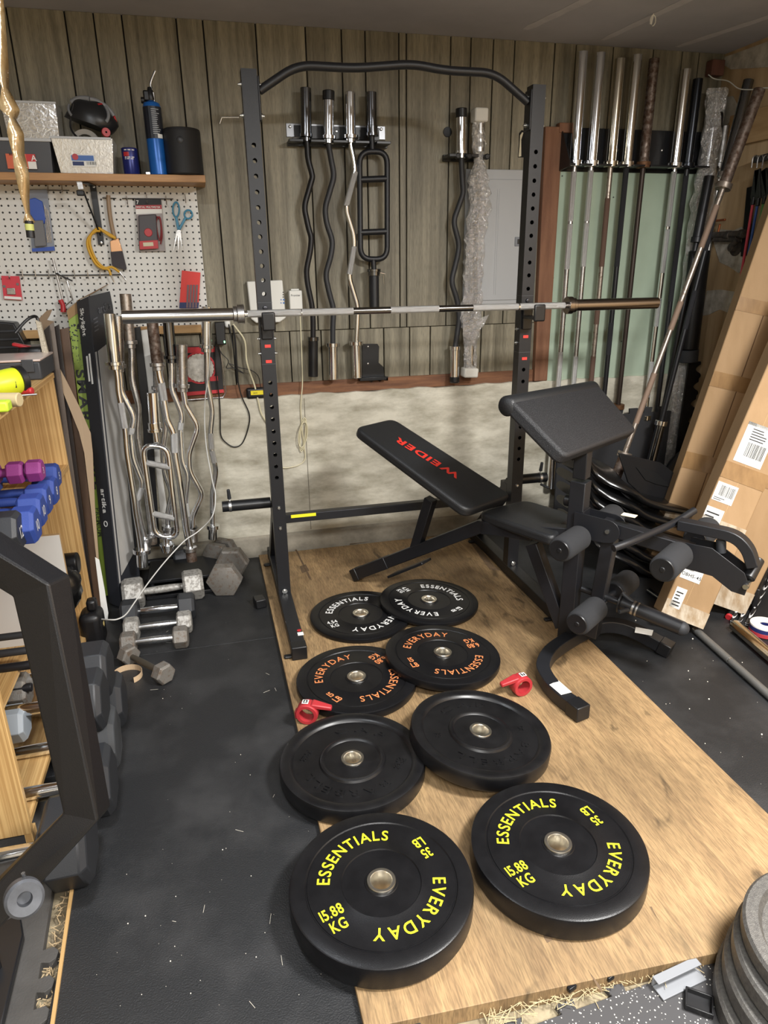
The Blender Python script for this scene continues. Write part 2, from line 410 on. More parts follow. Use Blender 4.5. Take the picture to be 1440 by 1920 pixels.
mxx = N.new('ShaderNodeMixRGB'); mxx.inputs[1].default_value = lin((62, 61, 62)); mxx.inputs[2].default_value = lin((206, 202, 192))
nt.links.new(lt.outputs[0], mxx.inputs[0]); nt.links.new(mxx.outputs[0], b_.inputs['Base Color'])
# speckled interlocking tile at the lower right (its tabs face the plywood)
e0 = U(1020, 1905, z=0); e1 = U(1340, 1790, z=0); dv = (e1-e0).normalized(); nv = V((-dv.y, dv.x, 0))
poly = []
Ln = 1.5; tt = -.25; pts = [e0+dv*tt]
while tt < Ln:
    for a, h in ((0, 0), (.045, 0), (.040, .022), (.085, .022), (.08, 0)): pts.append(e0+dv*(tt+a)+nv*h)
    tt += .125
pts += [e0+dv*(tt)-nv*.9, e0-dv*.25-nv*.9]
tag(slabpoly(pts, -.028, -.015).build('speckled_mat', SPK, bevel=.001, ang=0, seg=1), 'dark rubber tile with white specks at the lower right corner', 'mat')
# long grey foam tile at the lower left with jigsaw edge
GREY = mat('grey_foam_tile', (74, 72, 70), .8, c2=(62, 60, 58), scale=(6, 6, 6), bump=.3, bscale=200)
a0 = U(57, 1920, z=0); a1 = U(102, 1640, z=0)
d = (a1-a0).normalized(); s_ = V((d.y, -d.x, 0)); Lh = (a1-a0).length
pts = [a0-s_*.9-d*.3, a0-d*.3]
k = -.3; i = 0
while k < .16:
    for a, h in ((0, 0), (.014, 0), (.008, .018), (.016, .032), (.034, .036), (.048, .024), (.046, 0)): pts.append(a0+d*(k+a)+s_*h)
    k += .072
pts += [a0+d*.36, a0+d*.7, a0+d*.7-s_*.9]
tag(slabpoly(pts, -.0292, -.004).build('foam_floor_tile', GREY, bevel=.001, ang=0, seg=1), 'grey foam floor tile with jigsaw edge under the black machine frame', 'mat')
PLY = bpy.data.materials.new('plywood'); PLY.use_nodes = True
nt = PLY.node_tree; N = nt.nodes; L = nt.links; b_ = N['Principled BSDF']; b_.inputs['Roughness'].default_value = .62
tc = N.new('ShaderNodeTexCoord')
def nzn(sc, det, dist=0):
    mp = N.new('ShaderNodeMapping'); mp.inputs['Scale'].default_value = sc; n = N.new('ShaderNodeTexNoise'); n.inputs['Scale'].default_value = 1
    n.inputs['Detail'].default_value = det; n.inputs['Distortion'].default_value = dist; L.new(tc.outputs['Object'], mp.inputs[0]); L.new(mp.outputs[0], n.inputs[0]); return n
n1 = nzn((30, 3.0, 5), 8, .8); n2 = nzn((300, 26, 40), 4); n3 = nzn((2.6, 2.2, 2), 8, .5); n4 = nzn((11, 5, 8), 5, .8)
cr = N.new('ShaderNodeValToRGB'); cr.color_ramp.elements[0].position = .3; cr.color_ramp.elements[0].color = lin((140, 113, 80)); cr.color_ramp.elements[1].position = .7; cr.color_ramp.elements[1].color = lin((168, 139, 99))
L.new(n1.outputs[0], cr.inputs[0])
def mult(a, n, lo, hi, v0, v1):
    r = N.new('ShaderNodeMapRange'); r.inputs[1].default_value = lo; r.inputs[2].default_value = hi; r.inputs[3].default_value = v0; r.inputs[4].default_value = v1
    L.new(n.outputs[0], r.inputs[0]); x = N.new('ShaderNodeMixRGB'); x.blend_type = 'MULTIPLY'; x.inputs[0].default_value = 1
    L.new(a.outputs[0], x.inputs[1]); L.new(r.outputs[0], x.inputs[2]); return x
c = mult(cr, n2, .35, .6, .68, 1.06); c = mult(c, n3, .36, .6, .62, 1); c = mult(c, n4, .3, .4, .45, 1)
L.new(c.outputs[0], b_.inputs['Base Color'])
bp = N.new('ShaderNodeBump'); bp.inputs['Strength'].default_value = .25; bp.inputs['Distance'].default_value = .002; L.new(n2.outputs[0], bp.inputs['Height']); L.new(bp.outputs[0], b_.inputs['Normal'])
ZP = .018
BQ = [(.165, 3.495), (.181, .95), (1.40, .885), (1.42, 1.1), (1.43, 2.17), (1.40, 3.495)]
pw = thing('plywood_platform', 'full sheet of tan plywood lying on the floor as lifting platform', 'plywood board', (.8, 2.2, 0))
pwb = slabpoly(BQ, -.029, ZP).build('board', PLY, pw, bevel=.0015, ang=0, seg=1)
DK = mat('dark_scuff', (84, 68, 52), .8, c2=(110, 88, 64), scale=(90, 90, 90))
def scuff(pix, name='scuff'):
    return MB().prism([U(px, py, z=ZP+.0002) for px, py in pix], (0, 0, .0003))
for pl in ([(878, 1012), (888, 1012), (925, 1060), (940, 1070), (918, 1068)], [(562, 1062), (573, 1058), (580, 1070), (566, 1075)], [(553, 1030), (556, 1030), (585, 1088), (580, 1086)],
           [(1102, 1818), (1108, 1826), (1128, 1852), (1129, 1862), (1120, 1850)], [(1018, 1755), (1034, 1752), (1036, 1762), (1026, 1768)], [(1218, 1700), (1222, 1700), (1238, 1735), (1232, 1722)],
           [(655, 1018), (715, 1010), (716, 1012), (656, 1021)], [(905, 1030), (908, 1030), (985, 1118), (982, 1117)]):
    MB().prism([U(px, py, z=ZP+.0002) for px, py in pl], (0, 0, .0003)).build('scuff_mark', DK, pwb, ang=0)
# debris
STR = mat('straw', (178, 160, 124), .8); WCH = mat('pale_chip', (222, 216, 202), .8)
mb = MB(); rnd = random.Random(3)
def bit(p, l, a, r=.0012, tilt=0):
    d = V((math.cos(a), math.sin(a), tilt))*l/2; mb.cyl(p-d, p+d, r, n=5)
g0 = U(905, 1905, z=0); g1 = U(1330, 1775, z=0)
for k in range(230):
    t = rnd.random(); c = g0.lerp(g1, t)+V((rnd.gauss(0, .012), rnd.gauss(0, .012), -.013+rnd.random()*.01))
    bit(c, .02+rnd.random()*.035, rnd.random()*PI, .0008, rnd.uniform(-.1, .1))
tag(mb.build('straw_debris', STR, ang=0), 'dry straw and shavings scattered along the front edge of the plywood', 'debris', kind='stuff')
mb = MB(); a0_ = U(135, 1650, z=0); a1_ = U(75, 1915, z=0)
for k in range(150):
    t = rnd.random(); c = a0_.lerp(a1_, t)+V((rnd.uniform(-.025, .02), 0, -.026+rnd.random()*.012)); bit(c, .008+rnd.random()*.02, rnd.random()*PI, .0012)
tag(mb.build('wood_shavings', mat('shaving', (176, 154, 120), .8), ang=0), 'wood shavings in the gap between the floor mats at lower left', 'debris', kind='stuff')
mb = MB()
for k in range(80):
    p = U(rnd.uniform(180, 640), rnd.uniform(1150, 1900), z=.0015)
    if p.x > .15: continue
    if k % 5 == 0: bit(p, .01+rnd.random()*.02, rnd.random()*PI, .0004)
    else: mb.ball(p, .0006+rnd.random()**3*.0014, n=6)
for k in range(45):
    p = U(rnd.uniform(1180, 1430), rnd.uniform(1150, 1480), z=.0015)
    if p.x < 1.45: continue
    mb.ball(p, .0007+rnd.random()**3*.003, n=6)
tag(mb.build('floor_crumbs', WCH, ang=0), 'white crumbs and wisps scattered over the black mats', 'debris', kind='stuff')
# narrow timber strip along the mat's left edge
tag(MB().bar(U(138, 1650, z=.0), U(97, 1935, z=0), .008, .012, (0, 0, 1)).build('wood_strip', mat('pale_strip', (176, 142, 92), .7)), 'thin pale wooden strip along the left edge of the rubber mat', 'wood strip')
# ================================================================== squat rack
YP = 2.885                                  # front faces of the uprights
PW, PD = .056, .056
rk = thing('squat_rack', 'black steel half rack with angled pull-up bar, drilled uprights and plate pegs', 'squat rack', (.8, 2.93, ZP))
BOLT = mat('zinc_bolt', (205, 206, 204), .28, 1)
xl0 = U(462, 131, y=YP).x; zt = U(462, 128, y=YP).z
xl1 = U(527, 960, y=YP).x
xr0 = U(1015, 160, y=YP).x; xr1 = U(966, 930, y=YP).x
XL = (xl0+xl1)/2; XRr = (xr0+xr1)/2
rack_x = {'L': (XL, zt), 'R': (XRr, zt-.0)}
def hole_post(x, z0, z1, holes, name):
    mb = MB()
    t = .003
    # a box section with real holes : front and back walls cut into strips round each hole
    for yy in (YP, YP+PD-t):
        zs = [z0]
        for h in sorted(holes): zs += [h-.014, h+.014]
        zs.append(z1)
        for i in range(0, len(zs), 2): mb.bx(x-PW/2, x+PW/2, yy, yy+t, zs[i], zs[i+1])
        n = 20; r = .0085
        for h in holes:
            # square ring with round hole
            ring = []; sq = []
            for k in range(n):
                a = 2*PI*k/n+PI/4; c, s = math.cos(a), math.sin(a); mxv = max(abs(c), abs(s))
                ring.append((x+r*c, h+r*s)); sq.append((x+PW/2*c/mxv, h+.014*s/mxv))
            for k in range(n):
                q = (k+1) % n
                mb.hexa([V((ring[k][0], yy, ring[k][1])), V((ring[q][0], yy, ring[q][1])), V((sq[q][0], yy, sq[q][1])), V((sq[k][0], yy, sq[k][1])),
                         V((ring[k][0], yy+t, ring[k][1])), V((ring[q][0], yy+t, ring[q][1])), V((sq[q][0], yy+t, sq[q][1])), V((sq[k][0], yy+t, sq[k][1]))])
    mb.bx(x-PW/2, x-PW/2+t, YP+t, YP+PD-t, z0, z1); mb.bx(x+PW/2-t, x+PW/2, YP+t, YP+PD-t, z0, z1)
    mb.bx(x-PW/2+t, x+PW/2-t, YP+t, YP+PD-t, z1-.003, z1)
    return mb.build(name, BLK, rk, ang=0)
hl = [U(470+0.0, py, y=YP).z for py in (272, 301, 330, 360, 389, 417, 444, 472, 499, 526, 552)]+[U(505, py, y=YP).z for py in (718, 741, 764, 787, 810, 832, 854, 876, 897)]
hr = [U(1010, py, y=YP).z for py in (285, 312, 339, 365, 391, 417, 442, 467, 492, 516, 541)]+[U(985, py, y=YP).z for py in (693, 715, 800, 820, 840, 860)]
hole_post(XL, .07, zt, hl, 'upright'); hole_post(XRr, .07, zt-.004, hr, 'upright')
for x, pe in ((XL, 0), (XRr, 1)):
    # base foot beam with end caps
    y0 = U(572, 1215, z=.07).y; y1 = 3.44
    bbm = MB().bx(x-.029, x+.029, y0+.05, y1, ZP+.002, ZP+.055).build('base_beam', BLK, rk, bevel=.003)
    MB().bx(x-.031, x+.031, y0, y0+.055, ZP, ZP+.058).build('end_cap', PLB, bbm, bevel=.004)
    MB().bx(x-.031, x+.031, y1-.03, y1+.02, ZP, ZP+.058).build('end_cap', PLB, bbm, bevel=.004)
    s = -1
    for yy in (y0+.03, y1-.1):
        MB().bx(x-.06, x-.02, yy-.012, yy+.012, ZP, ZP+.012).build('foot_tab', PLB, bbm, bevel=.005)
    # rear brace, peg and bracket
    zb = U(555, 955, y=2.95).z
    MB().bar((x, 3.40, ZP+.03), (x, YP+PD, zb+.04), .05, .05, (1, 0, 0)).build('rear_brace', BLK, rk, bevel=.003)
    MB().bx(x-.028, x+.028, YP+.055, YP+.135, zb-.06, zb+.03).build('peg_bracket', BLK, rk, bevel=.004)
    d = -1 if pe == 0 else 1
    zp = U(470, 948, y=2.96).z
    L_ = abs(U(417, 955, y=2.96).x-XL) if pe == 0 else .2
    pg = MB().cyl((x+d*.028, 2.98, zp), (x+d*L_, 2.98, zp), .0245, n=32).build('weight_peg', BLK2, rk, bevel=.002)
    xc = x+d*(L_-.035)
    MB().cyl((xc-.006, 2.98, zp), (xc+.006, 2.98, zp), .0265, n=32).tube([(xc, 2.98, zp+.025), (xc, 2.975, zp+.045)], .003, 8).build('collar_spring', CHR2, pg)
    MB().cyl((xc, 2.975, zp+.036), (xc+d*.002, 2.968, zp+.082), .009, .007, n=14).build('collar_grip', RUBG, pg, bevel=.003)
    if pe == 1:
        MB().cyl((xc, 2.965, zp-.03), (xc+.04, 2.955, zp-.05), .006, n=10).build('collar_grip', RUBG, pg)
    # bolts of the upright
    for zz in (U(530, 952, y=YP).z, U(533, 990, y=YP).z):
        MB().lathe([(0, .007), (.006, .006), (.0095, 0)], (x, YP, zz), (0, -1, 0), 14).build('bolt', BOLT, rk)
    MB().lathe([(0, .012), (.007, .011), (.007, .003), (.012, .003), (.012, 0)], (x, YP-.004, .085), (0, -1, 0), 12).build('bolt', BOLT, rk)
    for zz in (U(1, 650, y=YP).z+0, U(1, 676, y=YP).z):
        pass
    # height adjustment sleeve seam & bolts left and right
    zz1 = U(490, 568, y=YP).z; zz2 = U(505, 683, y=YP).z
    for q in ((U(505, 636, y=YP).z), (U(505, 664, y=YP).z)):
        for e in (-1, 1): MB().lathe([(0, .012), (.004, .011), (.004, .005), (.008, .004), (.008, 0)], (x+e*PW/2, YP+.028, q), (e, 0, 0), 12).build('bolt', BOLT, rk)
    MB().bx(x-PW/2-.001, x+PW/2+.001, YP-.001, YP+PD+.001, zz1, zz1+.0018).bx(x-PW/2-.001, x+PW/2+.001, YP-.001, YP+PD+.001, zz2, zz2+.0018).build('sleeve_seam', mat('edge_grey', (70, 72, 76), .4), rk)
    for py in ((649, 678) if pe == 0 else (631, 672)):
        q = U(500 if pe == 0 else 988, py, y=YP).z; MB().bx(x-.012, x+.012, YP-.0022, YP-.0015, q-.006, q+.006).build('red_sticker', REDL, rk, ang=0)
    # J-hook
    zh = U(505, 590, y=YP-.08).z if pe == 0 else U(1010, 575, y=YP-.08).z
    jh = MB(); 
    jh.bx(x-.022, x+.022, YP-.012, YP, zh-.10, zh+.01).bx(x-.022, x+.022, YP-.12, YP-.006, zh-.052, zh-.040)
    jho = jh.build('bar_hook', BLK2, rk, bevel=.003)
    jx = U(517, 620, y=YP-.12).x-.022 if pe == 0 else U(1013, 590, y=YP-.12).x-.02
    MB().bx(x-.026, x+.026, YP-.128, YP-.115, zh-.058, zh+.012).build('hook_guard', PLB, jho, bevel=.008, seg=3)
    MB().lathe([(0, .008), (.008, .006), (.01, 0)], (x, YP, zz1-.02), (0, -1, 0), 12).build('bolt', mat('dark_bolt', (70, 70, 74), .3, .8), rk)
# crossmember low at the back
zc = U(620, 965, y=2.95).z
cmb = MB().bx(XL+.03, XRr-.03, YP+.06, YP+.10, zc-.02, zc+.02).build('crossmember', BLK, rk, bevel=.003)
q0 = U(545, 960, y=YP+.06); q1 = U(592, 957, y=YP+.06)
MB().bx(q0.x, q1.x, YP+.0585, YP+.0595, zc+.004, zc+.019).build('yellow_sticker', mat('yellow_sticker', (235, 225, 40), .5), cmb, ang=0)['label'] = 'yellow warning sticker'
# small foot sticker
q = U(563, 1186, z=ZP+.056)
MB().bx(q.x-.012, q.x+.012, q.y-.022, q.y+.004, ZP+.055, ZP+.0558).build('foot_sticker', PAPER, rk, ang=0)
MB().lathe([(0, .001), (.009, .001), (.009, 0)], (q.x-.002, q.y+.02, ZP+.055), (0, 0, 1), 16).build('foot_sticker', RED, rk, ang=0)
# pull-up bar
yb = YP+.028
pp = [(484, 170), (557, 122), (664, 128), (774, 120), (833, 132), (928, 137), (1000, 192)]
pts = [U(a, b, y=yb) for a, b in pp]
pts[0].x = XL+.036; pts[-1].x = XRr-.036
MB().tube(fillet(pts, .06, 6), .0155, 20).build('pull_up_bar', BLK, rk, ang=60)
for x, e in ((XL, 1), (XRr, -1)):
    MB().bx(x+e*(PW/2), x+e*(PW/2+.008), YP-.001, YP+PD, zt-.165, zt-.02).build('bar_flange', BLK, rk, bevel=.003)
    for z_ in (zt-.045, zt-.145):
        for ee in (-1, 1):
            MB().lathe([(0, .014), (.005, .013), (.005, .006), (.0095, .006), (.0095, 0)], (x+ee*(PW/2+(.008 if ee == e else 0)), YP+.028, z_), (ee, 0, 0), 12).build('bolt', BOLT, rk)
# ---- the locking pin sticking out left at the top
q = U(448, 220, y=YP+.02)
tag(MB().cyl(q+V((.0, 0, 0)), U(416, 220, y=YP+.02), .003, n=10).cyl(U(416, 220, y=YP+.02), U(412, 232, y=YP+.02), .0015, n=8).build('locking_pin', CHR2), 'thin chrome pin sticking out of the left upright near its top', 'pin')
# ================================================================== barbell on the rack
yB = YP-.065
a = U(229, 595, y=yB); b = U(1232, 568, y=yB); ax = (b-a).normalized()
def onbar(px): 
    y_ = 595+(px-229)*(568-595)/(1232-229)
    return U(px, y_, y=yB)
bb = thing('barbell', 'bright steel olympic barbell resting on the rack hooks', 'barbell', (a+b)/2)
c0, c1 = onbar(437), onbar(458); c2, c3 = onbar(1062), onbar(1078)
MB().cyl(a, c0, .0247, n=40).build('sleeve', mat('brushed_steel', (190, 188, 186), .2, 1), bb, bevel=.0015)
MB().cyl(c3, b, .0247, n=40).build('sleeve', BRZ, bb, bevel=.0015)['label'] = 'bronze-toned sleeve'
MB().cyl(c0, c0.lerp(c1, .35), .031, n=40).cyl(c0.lerp(c1, .35), c1, .037, n=40).build('collar', CHR2, bb, bevel=.002)
MB().cyl(c2, c2.lerp(c3, .6), .037, n=40).cyl(c2.lerp(c3, .6), c3, .031, n=40).build('collar', BRZ, bb, bevel=.002)
shf = MB().cyl(c1, c2, .0135, n=32).build('shaft', CHR, bb)
segs = [(464, 564), (566, 662), (732, 822), (886, 971), (974, 1058)]
for s0, s1 in segs: MB().cyl(onbar(s0), onbar(s1), .0142, n=32).build('knurling', KNU, shf)
for s0, s1 in ((662, 732), (822, 886)): MB().cyl(onbar(s0), onbar(s1), .0138, n=32).build('smooth_section', mat('smooth_dark_band', (120, 118, 116), .2, 1), shf)
# ================================================================== bumper plates
SHR = mat('sheen_rubber', (12, 12, 14), .3, c2=(18, 18, 20), scale=(10, 10, 10), rvar=.12)
def plate(name, label, cx, cy, zc, t, rot, kind, ink, words, b1, b2, tilt=0, tdir=0, group='bumper plates on the floor'):
    Rm = Matrix.Rotation(R(tilt), 3, V((math.cos(R(tdir)), math.sin(R(tdir)), 0))) @ Matrix.Rotation(R(rot), 3, 'Z') if tilt else Matrix.Rotation(R(rot), 3, 'Z')
    o = thing(name, label, 'weight plate', (cx, cy, zc), Rm, group)
    h = t
    if kind == 'cap':
        prof = [(.0262, 0), (.215, 0), (.222, .003), (.225, .009), (.225, h-.009), (.222, h-.002), (.216, h), (.195, h), (.188, h-.004), (.183, h-.010), (.104, h-.010), (.100, h-.004), (.094, h-.002), (.09, h-.003), (.085, h-.007), (.045, h-.007), (.04, h-.005), (.0355, h-.005), (.0262, h-.005)]
    else:
        prof = [(.0262, 0), (.214, 0), (.222, .004), (.225, .011), (.225, h-.007), (.2235, h-.0025), (.219, h), (.187, h-.0004), (.1845, h-.003), (.182, h-.0032), (.181, h-.0012), (.102, h-.0012), (.1, h-.0002), (.0985, h-.0002), (.0965, h-.003), (.042, h-.003), (.04, h-.001), (.0355, h-.001), (.0262, h-.001)]
    disc = MB().lathe(prof, n=96, closed=True).build('rubber_disc', SHR if kind == 'cap' else RUB, o, ang=30, local=True)
    zf = h-.001 if kind != 'cap' else h-.006
    MB().lathe([(.0253, .001), (.0262, .001), (.0355, zf), (.036, zf+.003), (.0345, zf+.005), (.0275, zf+.005), (.0253, zf+.002)], n=48, closed=True).build('steel_hub', mat('hub_steel', (222, 218, 208), .3, 1), o, ang=50, local=True)
    tz = (h-.0012+.0004) if kind != 'cap' else h-.010
    ext = .006 if kind == 'cap' else .004
    mb = MB()
    top, bot = words
    if kind == 'cap':
        arctext(mb, top, .146, 90, .036, tz, sx=1.9, gap=.35, bold=.01, ext=.07); mb.build('lettering', ink, disc, ang=0, local=True); mb = MB()
        arctext(mb, bot, .146, 270, .036, tz, sx=1.5, gap=.3, bold=.01, ext=.07); mb.build('lettering', ink, disc, ang=0, local=True)
        sz = .03
    else:
        bo = .009 if ink is not ORG else .0
        arctext(mb, top, .1425, 90, .045, tz, sx=.92, gap=.17, bold=bo, ext=.01); mb.build('lettering', ink, disc, ang=0, local=True); mb = MB()
        arctext(mb, bot, .1425, 270, .045, tz, sx=.92, gap=.2, bold=bo, ext=.01); mb.build('lettering', ink, disc, ang=0, local=True)
        sz = .040 if t > .03 else .035
    for (lines, ang, flip) in ((b1, 180, 0), (b2, 0, 1)):
        mb = MB()
        c = V((.145*math.cos(R(ang)), .145*math.sin(R(ang)), tz))
        for i, l in enumerate(lines):
            off = (.5-i)*sz*.95
            M = Matrix.Translation(c) @ Matrix.Rotation(PI*flip-R(13), 4, 'Z') @ Matrix.Translation(V((0, off, 0)))
            text(mb, l, M, sz, sx=.72, gap=.09, bold=.012 if kind != 'cap' else 0, ext=.01 if kind != 'cap' else .08)
        mb.build('weight_number', ink, disc, ang=0, local=True)
    return o
K35 = (['15.88', 'KG'], ['35', 'LB'])
plate('bumper_plate', 'thick black bumper plate with yellow letters and 35, nearest the camera', .288, 1.232, ZP, .068, 29, 'e', YEL, ('ESSENTIALS', 'EVERYDAY'), *K35)
plate('bumper_plate', 'thick black bumper plate with yellow letters and 35, on the right of its pair', .759, 1.226, ZP, .068, 25, 'e', YEL, ('ESSENTIALS', 'EVERYDAY'), *K35)
plate('bumper_plate', 'all-black embossed bumper plate lying flat behind the left yellow-lettered one', .314, 1.704, ZP, .055, -22, 'cap', SHR, ('CAP', 'BARBELL'), ['25', 'LB'], ['25', 'KG'])
c = U(898, 1366, z=ZP+.085)
plate('bumper_plate', 'all-black embossed bumper plate leaning up on its left neighbour', c.x, c.y, ZP+.027, .055, 5, 'cap', SHR, ('CAP', 'BARBELL'), ['25'], ['25'], 6.2, 85+0)
plate('bumper_plate', 'black bumper plate with orange letters lying flat beside the left red collar', .424, 2.158, ZP, .036, 44, 'e', ORG, ('EVERYDAY', 'ESSENTIALS'), ['15', 'LB'], ['6.80', 'KG'])
c = U(829, 1224, z=ZP+.052)
plate('bumper_plate', 'black bumper plate with orange letters resting partly on its left neighbour', c.x, c.y, ZP+.0185, .036, 20, 'e', ORG, ('EVERYDAY', 'ESSENTIALS'), ['15', 'LB'], ['6.80', 'KG'], 4.0, 90)
plate('bumper_plate', 'thin black bumper plate with white letters lying flat, on the left of its pair', .549, 2.655, ZP, .025, 24, 'e', WINK, ('ESSENTIALS', 'EVERYDAY'), ['4.54', 'KG'], ['10', 'LB'])
c = U(804, 1123, z=ZP+.04)
plate('bumper_plate', 'thin black bumper plate with white letters tipped onto its left neighbour', c.x, c.y, ZP+.013, .025, -52, 'e', WINK, ('ESSENTIALS', 'EVERYDAY'), ['4.54', 'KG'], ['10', 'LB'], 3.0, 90)
# ================================================================== red lever collars
REDM = mat('red_collar_plastic', (168, 46, 52), .45, bump=.1, bscale=400)
def lever_collar(label, p, yaw, lev, roll):
    o = thing('barbell_collar', label, 'barbell collar', p, Matrix.Rotation(yaw, 3, 'Z'), 'red lever collars on the plywood')
    mb = MB(); n = 30
    # ring lies on its edge, axis along local y, split at the side
    prof = [(.026, -.022), (.036, -.022), (.0385, -.018), (.0385, .018), (.036, .022), (.026, .022)]
    mb.lathe(prof, (0, 0, .0385), (0, 1, .0), n, closed=True).build('ring', REDM, o, ang=35, local=True)
    MB().hexa([V((.0, -.018, .064)), V((.0, .018, .064)), V((-.02, .018, .080)), V((-.02, -.018, .080)), V((-.085*lev, -.010, .052)), V((-.085*lev, .010, .052)), V((-.085*lev, .010, .066)), V((-.085*lev, -.010, .066))]).build('lever', REDM, o, bevel=.004, local=True)
    MB().box((.036, 0, .03), (.016, .026, .03)).build('hinge_block', REDM, o, bevel=.004, local=True)
    MB().box((.006, 0, .079), (.022, .022, .002)).build('badge', PAPER, o, bevel=.0005, local=True)
    mb = MB(); mb.box((.006, 0, .0803), (.014, .016, .0008)).build('badge_mark', INK, o, local=True)
    mb = MB(); mb.box((.006, .0035, .0809), (.008, .003, .0006)).box((.006, -.001, .0809), (.003, .008, .0006)).build('badge_letter', PAPER, o, local=True)
p = U(578, 1352, z=ZP)
lever_collar('red plastic barbell collar beside the left orange-lettered plate', (p.x, p.y, ZP), R(160), 1.0, 0)
p = U(975, 1300, z=ZP)
lever_collar('red plastic barbell collar right of the orange-lettered plates, lever pointing left', (p.x, p.y, ZP), R(8), 1.0, 0)
# ================================================================== weight bench
P0 = V((1.297, 2.174, 0)); AA = R(-52); A = V((math.cos(AA), math.sin(AA), 0)); BB = V((math.cos(R(35)), math.sin(R(35)), 0)); BN = V((-A.y, A.x, 0)); Z = V((0, 0, 1))
def K(px, py, b=0): return UP(px, py, P0+BN*b, BN)
def K2(a, z, b=0): return P0+A*a+BN*b+Z*z
wb = thing('weight_bench', 'black folding weight bench with red-lettered backrest, preacher pad and leg developer', 'weight bench', (P0.x, P0.y, ZP))
TU = .05
# spine from rear foot up to seat, then to the post
s0 = K(668, 1088); s0.z = ZP+.03; s1 = K(905, 985)
MB().rect([s0+(s1-s0)*.0, s1, K(1000, 1000)], .05, .055).build('spine', BLK, wb, bevel=.003)
d = (s1-s0).normalized()
MB().bar(s0+d*-.01, s0+d*.03, .058, .062, (0, 0, 1)).build('end_cap', PLB, wb, bevel=.004)
MB().bar(s0+d*.03, s0+d*.24, .054, .058, (0, 0, 1)).build('spine_sleeve', BLK, wb, bevel=.003)
t0 = K(808, 935); t1 = K(782, 1022)
MB().bar(t0, t1+(t1-t0).normalized()*.03, .045, .045, A).build('backrest_strut', BLK, wb, bevel=.003)
MB().bar(K(800, 1052), K(735, 1078), .075, .012, (0, 0, 1)).build('adjustment_ladder', BLK2, wb, bevel=.003)
# post
pb = K(1066, 1205); pt_ = K(1095, 905); ptop = K(1092, 845)
px_ = P0.copy()
def pz(py, px=1085): return K(px, py).z
MB().bar((px_.x, px_.y, .05), (px_.x, px_.y, pz(900)), .06, .06, A).build('front_post', BLK, wb, bevel=.003)
MB().bar((px_.x, px_.y, pz(895)), (px_.x, px_.y, pz(815)), .05, .05, A).build('preacher_post', BLK2, wb, bevel=.003)
MB().cyl(V((px_.x, px_.y, pz(942)))-BN*.0-A*.03, V((px_.x, px_.y, pz(942)))-A*.055, .022, n=24).build('lock_knob', PLB, wb, bevel=.004)
# seat frame + gusset brace
MB().bar(K(905, 988), K(1085, 1000), .05, .05, (0, 0, 1)).build('seat_rail', BLK, wb, bevel=.003)
g0_ = K(1000, 1018); g1_ = K(1062, 1150)
MB().bar(g0_, V((P0.x, P0.y, .12))-A*.02, .05, .05, A).build('diagonal_brace', BLK, wb, bevel=.003)
# curved front foot
f = [(.20, -.40), (.12, -.33), (.05, -.22), (.0, -.1), (-.0, .0), (.04, .1), (.14, .17), (.33, .26)]
pl0 = U(1083, 1330, z=ZP+.03); pr0 = U(1250, 1215, z=.03)
def fa(px, py, z): return U(px, py, z=z)
fp = [pl0, fa(1045, 1300, ZP+.03), fa(1022, 1270, ZP+.04), fa(1018, 1250, ZP+.05), fa(1032, 1225, ZP+.06), fa(1062, 1203, ZP+.07), fa(1100, 1182, ZP+.075), fa(1130, 1172, ZP+.075), fa(1165, 1175, ZP+.06), fa(1200, 1188, ZP+.04), pr0]
fp = spline(fp, 5)
MB().rect(fp, .05, .05).build('front_foot', BLK, wb, bevel=.003, ang=40)
d = (fp[0]-fp[3]).normalized(); MB().bar(fp[0]-d*.03, fp[0]+d*.03, .058, .056, (0, 0, 1)).build('end_cap', PLB, wb, bevel=.004)
d = (fp[-1]-fp[-4]).normalized(); MB().bar(fp[-1]-d*.03, fp[-1]+d*.02, .058, .056, (0, 0, 1)).build('end_cap', PLB, wb, bevel=.004)
q = [U(*p_, z=ZP+.0565) for p_ in ((1030, 1284), (1047, 1276), (1072, 1298), (1052, 1303))]
MB().prism(q, (0, 0, .0008)).build('warning_label', PAPER, wb, ang=0)
q = [U(*p_, z=ZP+.076) for p_ in ((1192, 1176), (1225, 1182), (1222, 1192), (1190, 1186))]
MB().prism(q, (0, 0, .001)).build('warning_label', PAPER, wb, ang=0)
# seat pad and backrest pad
def pad(name, c0, c1, c2, c3, th, m_, r=.03, bev=.012):
    """corner points of the top face in order; thickness downwards"""
    pts = fillet([c0, c1, c2, c3], r, 5, closed=True); n = (V(c1)-V(c0)).cross(V(c3)-V(c0)).normalized()
    if n.z > 0: n = -n
    return MB().prism(pts, n*th).build(name, m_, wb, bevel=bev, seg=4, ang=50)
sz = K(980, 962).z
# seat : corners by pixel on the seat plane
SP = [U(898, 950, z=.525), U(1000, 930, z=.525)]
seat = [U(894, 958, z=.53), U(985, 936, z=.53), U(1072, 962, z=.53), U(1040, 1008, z=.53)]
pad('seat_pad', *seat, .045, VIN, r=.05, bev=.014)
